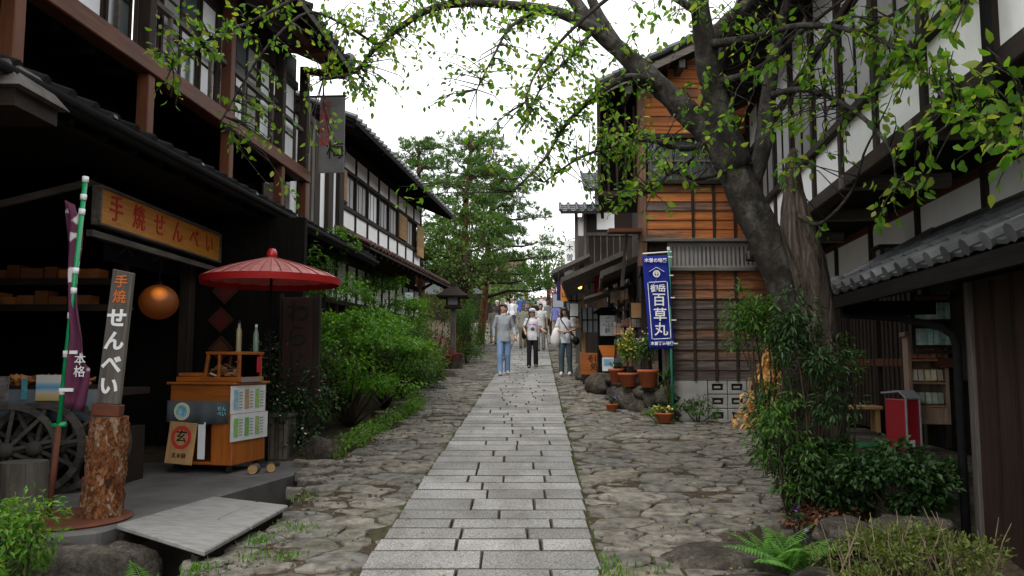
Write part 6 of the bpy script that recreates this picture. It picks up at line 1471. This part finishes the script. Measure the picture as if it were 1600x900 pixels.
    for (u,v,ru,rv,Y,dY,n_) in RG:
        for _ in range(int(n_*(.8 if u<550 else (1.6 if u<1000 else (.8 if u<1350 else 1.15)))+.5)):
            a=uni(0,2*PI); q=math.sqrt(rnd()); uu=u+ru*q*math.cos(a); YY=Y+uni(-dY,dY)
            if uu>1230: YY=min(YY,1.93/((uu-800)/F-.124)-uni(.3,.8))
            p=at(uu,v+rv*q*math.sin(a),YY)
            D=((sk-np.array(tuple(p)))**2).sum(1); j=int(np.argmin(D)); s=V(sk[j]); 
            d=(p-s); 
            if d.length>1.3: s=p-d.normalized()*uni(.3,.7)+V((0,0,.12)); d=p-s
            mid=s.lerp(p,.55)+V((uni(-.06,.06),uni(-.06,.06),.05))*min(1,d.length*2); br.tube([s,mid,p],[.006,.0042,.0025],4)
            td=(p-mid).normalized(); k=random.randint(4,8)
            for i in range(k):
                w_=p-td*(.26*i/k)+V((uni(-.02,.02),uni(-.02,.02),uni(-.02,.02))); az=rdir(0); dd=(td*.6+az*.95+V((0,0,-.5))).normalized()
                Lf=uni(.04,.07) if u<1000 else uni(.045,.088); lf.leaf(w_+dd*.02,dd,(rdir(.2)),Lf,Lf*.56,True)
    br.build('branch',M['cherry'],T,True); lf.build('foliage',M['lf_cherry'],T,True)
cherry()
# ================================================================ RIGHT garden under the tree
GR='plants of the right house garden'
def P_(u,v,Y): return at(u,v,Y)
def bushpx(name,label,cat,u,v0,v1,Y,wpx,mat,n,L,W,k=10,**kw):
    b=at(u,v1,Y); t=at(u,v0,Y); r=wpx*Y/F/2; return shrub(name,label,cat,b,(r,r*.7),t.z-b.z,mat,n,L,W,k,**kw)
bushpx('nandina_shrub','tall feathery dark nandina shrub against the stripped trunk','shrub',1262,445,800,6.0,165,M['lf_dark'],3600,.065,.020,24,group=GR,stemr=.012,sub=.30,lift=.3,droop=.5,vs=.3)
bushpx('nandina_shrub','lighter green nandina leaning left before the orange barn boards','shrub',1195,450,700,6.3,125,M['lf_mid'],1700,.065,.022,12,group=GR,lift=.68,sub=.30,droop=.4)
bushpx('nandina_shrub','low loose nandina spreading over the yard stones beside the trunk','shrub',1232,600,795,5.9,125,M['lf_mid'],1200,.06,.02,14,vs=.3,group=GR,droop=.5,lift=.3)
bushpx('ivy_bush','dense dark glossy ivy bush beneath the red bin','bush',1400,695,800,5.6,190,M['lf_dark'],4200,.05,.034,16,group=GR,lift=.4,flat=.5)
bushpx('ivy_bush','dark leafy undergrowth at the foot of the cherry trunk','bush',1300,690,815,5.9,120,M['lf_dark'],2000,.05,.03,10,group=GR,lift=.4)
bushpx('horizontal_spray','single flat spray of green leaves reaching right past the trunk','branch plant',1330,540,760,6.5,110,M['lf_mid'],420,.05,.02,5,group=GR,lift=.93,sub=.3)
bushpx('twiggy_bush','pale twiggy bush with yellow green shoots below the brown board wall','bush',1435,822,960,4.35,300,M['lf_olive'],4600,.035,.014,26,group=GR,lift=.4,sub=.30,flat=.2,droop=-.4,stemr=.005)
def drytwigs():
    b=at(1430,905,4.35); T=thing('dry_twigs','bare pale twigs sticking out of the yellow green bush','twigs',b); m=MB()
    for i in range(70):
        p=V((uni(-.45,.5),uni(-.2,.2),uni(-.1,.1))); d=V((uni(-.5,.5),uni(-.3,.3),1)).normalized()*uni(.12,.32); m.tube([p,p+d*.6,p+d+V((uni(-.03,.03),0,0))],[.004,.003,.0015],4)
    m.build('twigs',plain('dry_twig',(.26,.20,.14),(.14,.10,.07),20,.9,.1,.2),T)
drytwigs()
fern('arching green fern in the bottom right ditch left of the twiggy bush',at(1235,895,4.9),10,.44,droop=.55)
fern('upright fern frond clump beside the right ditch rocks',at(1212,880,5.0),6,.30,droop=.3)
shrub('leaf_litter','heap of reddish brown dead leaves at the base of the trunk','leaves',at(1290,830,5.75),(.35,.25),.14,leafm('leaf_litter',(.07,.028,.014),(.16,.07,.035),None,.1,.8),700,.05,.03,9,flat=.8)
shrub('iris_flower','single violet flower in the shade beside the trunk','flower',at(1245,845,5.6),(.07,.06),.22,M['lf_dark'],60,.07,.014,4,flowers=(M['petal_purple'],10,.03),flat=.2)
rock('boulder','long pale flat topped rock behind the twiggy bush',at(1425,835,5.2),(.24,.18,.08),61,M['stone'],RK_,.3)
rock('boulder','rough brown rock under the trunk at the right ditch',at(1320,850,5.35),(.19,.18,.12),62,M['stone'],RK_,.35)
rock('boulder','big flat grey kerb rock at the street edge above the right fern',V((1.36,5.35,zs(5.35)-.16)),(.42,.30,.16),63,M['stone'],RK_,.16)
rock('boulder','broad tan kerb rock at the bottom right edge of the street',V((1.36,4.72,zs(4.72)-.15)),(.40,.26,.15),64,M['stone'],RK_,.16)
rock('boulder','dark ditch rock behind the arching fern',V((1.95,5.3,-.02)),(.25,.3,.2),65,M['stone'],RK_,.3)
rock('boulder','shadowed rock wedged between the ditch and the tree',V((2.15,5.95,.12)),(.28,.2,.2),66,M['stone'],RK_,.3)
def golden():
    a=at(1178,666,10.9); T=thing('golden_straw_bundle','leaning bundle of golden dry leaves in front of the concrete blocks','straw bundle',a); m=MB(off(a)); st=MB(off(a)); p0=at(1176,662,10.9); p1=at(1216,530,11.0)
    st.tube([p0,p1],[.02,.01],6); st.build('stake',M['tan_z'],T)
    for i in range(900):
        t=rnd()**1.25; p=p0.lerp(p1,t); r=.26*(1-t*.75); p=p+V((random.gauss(0,r*.5),random.gauss(0,r*.3),random.gauss(0,.07))); d=V((uni(-.6,.6),uni(-.6,.3),uni(-1,.1))).normalized(); m.leaf(p,d,rdir(0),uni(.08,.15),uni(.03,.06))
    m.build('dry_leaves',M['lf_gold'],T)
golden()
# ================================================================ PEOPLE
CL={}
def ccol(c):
    if c not in CL: CL[c]=cloth('%d'%len(CL),c)
    return CL[c]
def fold(m,s):
    ph=uni(0,50); out=[]
    for p in m.v:
        q=V(p); k=.010*s*noise.noise(V((q.x*9,q.y*9,q.z*17+ph)))+.007*s*math.sin(q.z*46+q.x*22+ph)
        d=V((q.x,q.y,0)); d=d.normalized() if d.length>1e-4 else V((0,1,0)); out.append(tuple(q+d*k))
    m.v=out; return m
def person(label,loc,H=1.68,rz=0,shirt=(.5,.5,.5),trousers=(.1,.1,.12),hair='short',hairmat='hair',step=.12,arms=None,sleeve='long',head_turn=0,head_tilt=0,hat=None,bag=None,shoe=(.03,.03,.03),vox=.011,collar=None,slim=1.0,coat=None,extra=None,print_=False):
    """local frame: faces -y, feet on z=0"""
    T=thing('person',label,'person',loc,rz,'people walking on the street'); s=H/1.70
    hip,knee,ank=.90,.48,.085
    def P(x,y,z): return V((x*s,y*s,z*s))
    st=step
    legs=[]
    for sd,ph in ((-1,1),(1,-1)):
        hx=.085*sd; kx=.095*sd; f=-st*ph   # forward is -y
        legs.append((P(hx,0,hip),P(kx,f*.55-.03,knee),P(.10*sd,f+(.02 if ph<0 else 0),ank+(.03 if ph<0 and st>.05 else 0))))
    if arms is None: arms=[((-.225,.03,1.13),(-.23,-.10*(1 if st else .3),.90)),((.225,.04,1.13),(.235,.06,.90))]
    sh=[P(-.168*slim,0,1.395),P(.168*slim,0,1.395)]
    b=MB(); 
    b.loft([(0,0,.84*s,.13*s,.09*s),(0,0,.92*s,.15*s,.10*s),(0,-.0,1.05*s,.125*s*slim,.085*s),(0,-.01,1.22*s,.145*s*slim,.10*s),(0,0,1.36*s,.165*s*slim,.09*s),(0,.01,1.43*s,.09*s,.06*s),(0,.005,1.455*s,.055*s,.05*s)])
    b.tube([P(0,.01,1.42),P(0,-.005,1.53)],[.055*s,.05*s],10)
    for a,k,f in legs:
        b.tube([a,k,f],[.082*s,.052*s,.036*s],10); b.ell(k,(.053*s,.055*s,.06*s))
        b.tube([f+P(0,.04,-.04),f+P(0,-.06,-.05),f+P(0,-.15,-.06)],[.035*s,.04*s,.028*s],8)
    for i,(e,w_) in enumerate(arms):
        S_=sh[i]; E_=P(*e); W_=P(*w_); b.tube([S_,E_,W_],[.048*s,.038*s,.026*s],8); b.ell(S_,(.055*s,.055*s,.055*s)); b.ell(E_,(.038*s,.038*s,.038*s))
        d=(W_-E_).normalized(); side=-1 if i==0 else 1; fw=V((0,-1,0)); ac=d.cross(V((1,0,0))); ac=ac.normalized() if ac.length>.1 else V((0,-1,0)); nn=d.cross(ac).normalized()
        pc=W_+d*.045*s; b.tube([W_,pc,W_+d*.085*s],[.026*s,.036*s,.034*s],8)
        for q,(o_,l) in enumerate(((-.030,.062),(-.010,.074),(.010,.070),(.029,.055))):
            r0=W_+d*.078*s+ac*o_*s; b.tube([r0,r0+d*l*.5*s-nn*.006*s*side,r0+d*l*.9*s-nn*.026*s*side],[.0105*s,.010*s,.008*s],6)
        r0=W_+d*.03*s-ac*.028*s; b.tube([r0,r0+d*.03*s-ac*.022*s,r0+d*.06*s-ac*.026*s],[.012*s,.0105*s,.008*s],6)
    # head
    Mh=Matrix.Translation(P(0,-.012,1.53)) @ Matrix.Rotation(head_turn,4,'Z') @ Matrix.Rotation(head_tilt,4,'X'); hb=MB(Mh)
    hb.ell((0,0,.075*s),(.073*s,.090*s,.108*s),18,14); hb.ell((0,-.035*s,.015*s),(.048*s,.052*s,.055*s),12,8); hb.tube([(0,-.078*s,.085*s),(0,-.098*s,.062*s),(0,-.10*s,.052*s)],[.008*s,.014*s,.013*s],8)
    for sd in (-1,1): hb.ell((sd*.075*s,.008*s,.065*s),(.012*s,.022*s,.032*s),8,6)
    b.add(hb.v,hb.f); body=remesh(b,vox,'body',M['skin'],T,3)
    # eyes, brows and mouth
    f=MB(Mh)
    for sd in (-1,1): f.ell((sd*.028*s,-.0815*s,.083*s),(.011*s,.006*s,.006*s),8,6); f.ell((sd*.029*s,-.0825*s,.104*s),(.017*s,.006*s,.0035*s),8,6)
    f.build('eyes',M['hair'],T,True); f=MB(Mh); f.ell((0,-.085*s,.026*s),(.022*s,.007*s,.006*s),8,6); f.build('lips',plain('lips',(.36,.13,.11),None,5,.5,.3,0) if 'lips' not in M else M['lips'],T,True)
    # hair
    h=MB(Mh)
    if hair=='short': 
        h.ell((0,.016*s,.10*s),(.083*s,.093*s,.097*s),18,12,.06,5); h.ell((0,.06*s,.05*s),(.07*s,.052*s,.075*s),12,8); h.ell((0,-.055*s,.155*s),(.065*s,.045*s,.034*s),12,8,.1,5)
    elif hair=='long':
        h.ell((0,.016*s,.10*s),(.088*s,.096*s,.100*s),18,12,.05,5); h.loft([(0,.075*s,-.30*s,.085*s,.03*s),(0,.065*s,-.15*s,.11*s,.05*s),(0,.05*s,.0,.105*s,.06*s),(0,.03*s,.12*s,.085*s,.075*s)]);
        for sd in (-1,1): h.tube([(sd*.07*s,-.035*s,.13*s),(sd*.09*s,-.03*s,.03*s),(sd*.10*s,-.03*s,-.13*s),(sd*.085*s,-.05*s,-.28*s)],[.028*s,.036*s,.04*s,.014*s],8)
        h.ell((0,-.05*s,.160*s),(.07*s,.045*s,.034*s),12,8)
    elif hair=='bob':
        h.ell((0,.016*s,.095*s),(.09*s,.098*s,.10*s),18,12,.08,5); h.ell((0,.05*s,.02*s),(.088*s,.06*s,.08*s),12,8); h.ell((0,-.05*s,.155*s),(.072*s,.045*s,.036*s),12,8)
    remesh(h,max(vox,.011),'hair',M[hairmat],T,3)
    if hat:
        k=MB(Mh); kind,cc=hat
        k.lathe([(.145*s if kind=='brim' else .095*s,.125*s),(.094*s,.135*s),(.09*s,.19*s),(.05*s,.215*s),(0,.22*s)],(0,.008*s,0),18)
        if kind=='cap': k.prism([(-.06*s,-.08*s,.135*s),(.06*s,-.08*s,.135*s),(.045*s,-.16*s,.125*s),(-.045*s,-.16*s,.125*s)],(0,0,.01*s))
        k.build('hat',ccol(cc),T,True)
    # shirt
    c=MB(); lo=.80 if not coat else .55
    c.loft([(0,0,lo*s,.172*s*slim,.134*s),(0,0,.93*s,.170*s*slim,.130*s),(0,-.0,1.06*s,.150*s*slim,.114*s),(0,-.01,1.23*s,.152*s*slim,.116*s),(0,0,1.35*s,.160*s*slim,.104*s),(0,.01,1.425*s,.115*s,.082*s),(0,.006,1.462*s,.066*s,.064*s)],18)
    for i,(e,w_) in enumerate(arms):
        S_=sh[i]; E_=P(*e); W_=P(*w_); 
        if sleeve=='long': c.tube([S_+V((0,0,-.01*s)),E_,E_.lerp(W_,.93)],[.060*s,.050*s,.038*s],10); c.ell(E_,(.050*s,.050*s,.050*s))
        else: c.tube([S_+V((0,0,-.01*s)),S_.lerp(E_,.72)],[.062*s,.060*s],10)
        c.ell(S_,(.062*s,.064*s,.060*s))
    sm_=remesh(fold(c,s),max(vox,.010),'shirt',ccol(shirt),T,2)
    if collar:
        k=MB(); k.lathe([(.068*s,1.445*s),(.074*s,1.475*s),(.060*s,1.485*s)],(0,.004*s,0),14); k.prism([(0,-.068*s,1.40*s),(.05*s,-.062*s,1.455*s),(.03*s,-.075*s,1.47*s)],(0,-.012*s,0)); k.prism([(0,-.068*s,1.40*s),(-.05*s,-.062*s,1.455*s),(-.03*s,-.075*s,1.47*s)],(0,-.012*s,0)); k.build('collar',ccol(collar),T,True)
    if print_:
        k=MB(); k.ell((.01*s,-.118*s,1.13*s),(.062*s,.012*s,.055*s),10,6); k.build('shirt_print',ccol((.08,.08,.10)),T); k=MB(); k.ell((.05*s,-.112*s,1.27*s),(.07*s,.014*s,.022*s),10,6); k.ell((-.05*s,-.112*s,1.27*s),(.05*s,.014*s,.02*s),10,6); k.build('shirt_print',ccol((.55,.14,.5)),T)
    # trousers
    t=MB(); t.loft([(0,0,.80*s,.150*s,.112*s),(0,0,.90*s,.155*s,.110*s),(0,0,.97*s,.145*s,.102*s)],16)
    for a,k,f_ in legs:
        t.tube([a+V((0,0,-.0)),a.lerp(k,.5),k,k.lerp(f_,.6),f_+V((0,.0,-.035*s))],[.090*s,.086*s,.074*s,.068*s,.072*s],12)
    remesh(fold(t,s),max(vox,.010),'trousers',ccol(trousers),T,2)
    for a,k,f_ in legs:
        q=MB(); q.loft([(f_.x,f_.y-.045*s,f_.z-.085*s,.042*s,.125*s),(f_.x,f_.y-.045*s,f_.z-.06*s,.046*s,.128*s),(f_.x,f_.y-.03*s,f_.z-.03*s,.043*s,.10*s),(f_.x,f_.y+.0*s,f_.z+.01*s,.040*s,.055*s)],14); q.build('shoe',ccol(shoe),T,True)
    if bag:
        kind,cc,sd=bag; k=MB()
        if kind=='shoulder':
            k.ell((sd*.25*s,.02*s,.98*s),(.075*s,.14*s,.15*s),14,10,.15,3); bo=k.build('bag',ccol(cc),None,True); k=MB(); k.tube([(sd*.25*s,.0,1.10*s),(sd*.16*s,-.11*s,1.30*s),(sd*.10*s,-.06*s,1.46*s),(sd*.14*s,.09*s,1.36*s),(sd*.25*s,.04*s,1.10*s)],.013*s,6); so_=k.build('strap',ccol(cc),bo,True); bo.parent=T
        elif kind=='cross':
            k.ell((sd*.27*s,-.02*s,.86*s),(.09*s,.15*s,.11*s),14,10,.12,3); bo=k.build('bag',ccol(cc),T,True); k=MB(); k.tube([(sd*.24*s,-.05*s,.95*s),(sd*.05*s,-.14*s,1.18*s),(-sd*.11*s,-.10*s,1.42*s),(-sd*.11*s,.04*s,1.44*s),(sd*.05*s,.13*s,1.2*s),(sd*.24*s,.05*s,.95*s)],.014*s,6); k.build('strap',ccol(cc),bo,True)
        elif kind=='back':
            k.ell((0,.16*s,1.2*s),(.14*s,.09*s,.2*s),14,10,.1,3); k.build('backpack',ccol(cc),T,True)
    if extra=='jacket':
        k=MB(); k.loft([(-.25*s,-.04*s,.70*s,.09*s,.07*s),(-.25*s,-.06*s,.84*s,.12*s,.10*s),(-.245*s,-.07*s,.98*s,.115*s,.10*s),(-.235*s,-.06*s,1.10*s,.09*s,.085*s),(-.22*s,-.05*s,1.2*s,.05*s,.05*s)],16); k.v=[tuple(V(p)*1+V((.02*noise.noise(V(p)*14),.02*noise.noise(V(p)*14+V((5,0,0))),0))) for p in k.v]; k.build('carried_jacket',ccol((.72,.71,.70)),T,True)
    if extra=='phone': pass
    return T
def feet(u,v,Y=None):
    if Y is None: p=onG(u,v); return V((p.x,p.y,zs(p.y)+.03))
    q=at(u,v,Y); return V((q.x,Y,zs(Y)+.03))
M['lips']=plain('lips',(.36,.13,.11),None,5,.5,.3,0)
person('man in grey polo sweater and light blue jeans walking down the granite path',feet(787,588),1.70,R(6),(.34,.36,.38),(.20,.32,.52),'short',slim=.93,step=.10,head_turn=R(-48),collar=(.62,.58,.55),shoe=(.45,.45,.46),vox=.0085,arms=[((-.235,.03,1.14),(-.245,-.02,.90)),((.24,.05,1.14),(.265,-.10,.93))])
person('woman in white printed tee and black trousers with a black shoulder bag and white visor',feet(832,576),1.56,R(-4),(.66,.65,.66),(.018,.018,.022),'bob',step=.06,hat=('cap',(.75,.74,.72)),bag=('shoulder',(.012,.012,.014),-1),shoe=(.015,.015,.015),vox=.0085,sleeve='short',print_=True,arms=[((-.25,.0,1.15),(-.20,-.16,1.02)),((.26,.0,1.14),(.34,-.12,1.08))])
person('long haired woman in dark jeans carrying a white jacket and black bag',feet(884,588),1.62,R(-12),(.60,.61,.64),(.055,.085,.105),'long',step=.04,head_turn=R(-10),head_tilt=R(18),bag=('cross',(.014,.014,.016),1),shoe=(.72,.71,.70),vox=.0085,sleeve='short',extra='jacket',arms=[((-.23,-.02,1.14),(-.06,-.22,1.10)),((.24,-.02,1.14),(.06,-.23,1.08))],slim=.95)
FAR=[('elderly man in cream shirt and khaki trousers walking behind the grey sweater man',817,None,30.5,1.64,(.58,.55,.46),(.34,.29,.20),'short','greyhair',None,R(8)),
 ('man in white shirt walking just behind the woman with the visor',845,None,29.0,1.70,(.68,.68,.66),(.30,.28,.25),'short','hair',None,R(0)),
 ('man in white shirt and grey trousers standing by the shop front at right',906,None,31,1.64,(.66,.66,.70),(.42,.42,.40),'short','hair',None,R(-60)),
 ('person in violet blue top and khaki trousers near the stall',868,None,38,1.58,(.16,.17,.42),(.36,.28,.17),'short','hair',None,R(150)),
 ('person in a dark grey jacket left of the violet blue top',857,None,39,1.66,(.16,.17,.16),(.03,.03,.03),'short','hair',None,R(170)),
 ('person in dark jacket and white cap at the left edge of the street crowd',777,None,40,1.62,(.035,.025,.03),(.03,.03,.035),'short','hair',('cap',(.75,.75,.75)),R(0)),
 ('person in pale clothes walking alone on the left flagstones',771,None,33,1.5,(.40,.38,.33),(.33,.31,.27),'short','greyhair',None,R(180)),
 ('person in white top with yellow sun hat in the street crowd',792,None,46,1.60,(.68,.62,.55),(.3,.3,.3),'bob','hair',('brim',(.65,.55,.14)),R(10)),
 ('person in white shirt with pink cap in the street crowd',800,None,43,1.64,(.66,.68,.70),(.05,.05,.07),'short','hair',('cap',(.6,.35,.35)),R(0)),
 ('person wearing a deep blue jacket in the middle of the crowd',813,None,48,1.66,(.05,.10,.36),(.2,.2,.2),'short','hair',None,R(180)),
 ('person in pale blue shirt behind the deep blue jacket',806,None,53,1.66,(.50,.58,.68),(.1,.1,.12),'short','hair',None,R(0)),
 ('person in beige coat with white sun hat in the crowd',827,None,45,1.60,(.46,.44,.40),(.3,.28,.25),'bob','hair',('brim',(.72,.72,.70)),R(180)),
 ('person in green top in the distant crowd',834,None,50,1.62,(.03,.26,.12),(.12,.12,.14),'short','hair',None,R(0)),
 ('person in light turquoise top in the distant crowd',841,None,49,1.58,(.42,.58,.62),(.15,.15,.17),'bob','hair',None,R(0)),
 ('person in black clothing right of the turquoise top',837,None,41,1.62,(.02,.02,.02),(.03,.03,.03),'short','hair',None,R(180)),
 ('person in white tunic with white hat furthest right in the crowd',851,None,47,1.66,(.68,.67,.66),(.4,.4,.4),'short','hair',('brim',(.7,.7,.68)),R(20)),
 ('person in grey top far up the middle of the street',819,None,56,1.66,(.3,.3,.33),(.1,.1,.1),'short','hair',None,R(0)),
 ('person in maroon top beside the far red maple',858,None,52,1.6,(.22,.04,.06),(.1,.1,.1),'bob','hair',None,R(180)),
 ('person in navy top and straw hat in the distant crowd',822,None,52,1.62,(.04,.05,.14),(.1,.1,.1),'bob','hair',('brim',(.5,.4,.22)),R(10)),
 ('person in pink blouse in the distant crowd',846,None,54,1.56,(.6,.32,.36),(.2,.2,.22),'bob','hair',None,R(0)),
 ('tall person in white polo far up the street behind the pink cap',798,None,50,1.72,(.7,.7,.7),(.12,.12,.14),'short','hair',None,R(0)),
 ('person in black vest over white sleeves near the crowd front',824,None,38,1.62,(.05,.05,.055),(.2,.19,.18),'short','hair',('cap',(.12,.12,.14)),R(0)),
 ('person in olive jacket walking away beside the cream coat',833,None,44,1.66,(.16,.16,.07),(.1,.09,.08),'short','hair',None,R(180)),
 ('person in cream top far up the left of the street',787,None,55,1.64,(.6,.55,.42),(.1,.1,.1),'short','hair',None,R(0))]
for (lab,u,v,Y,H,sc,tc_,hr,hm,hat,rz) in FAR:
    random.seed(int(u*7+Y)); person(lab,feet(u,500,Y),H,rz,sc,tc_,hr,hm,step=uni(.06,.14),hat=hat,vox=.0135,sleeve='long' if rnd()<.5 else 'short')
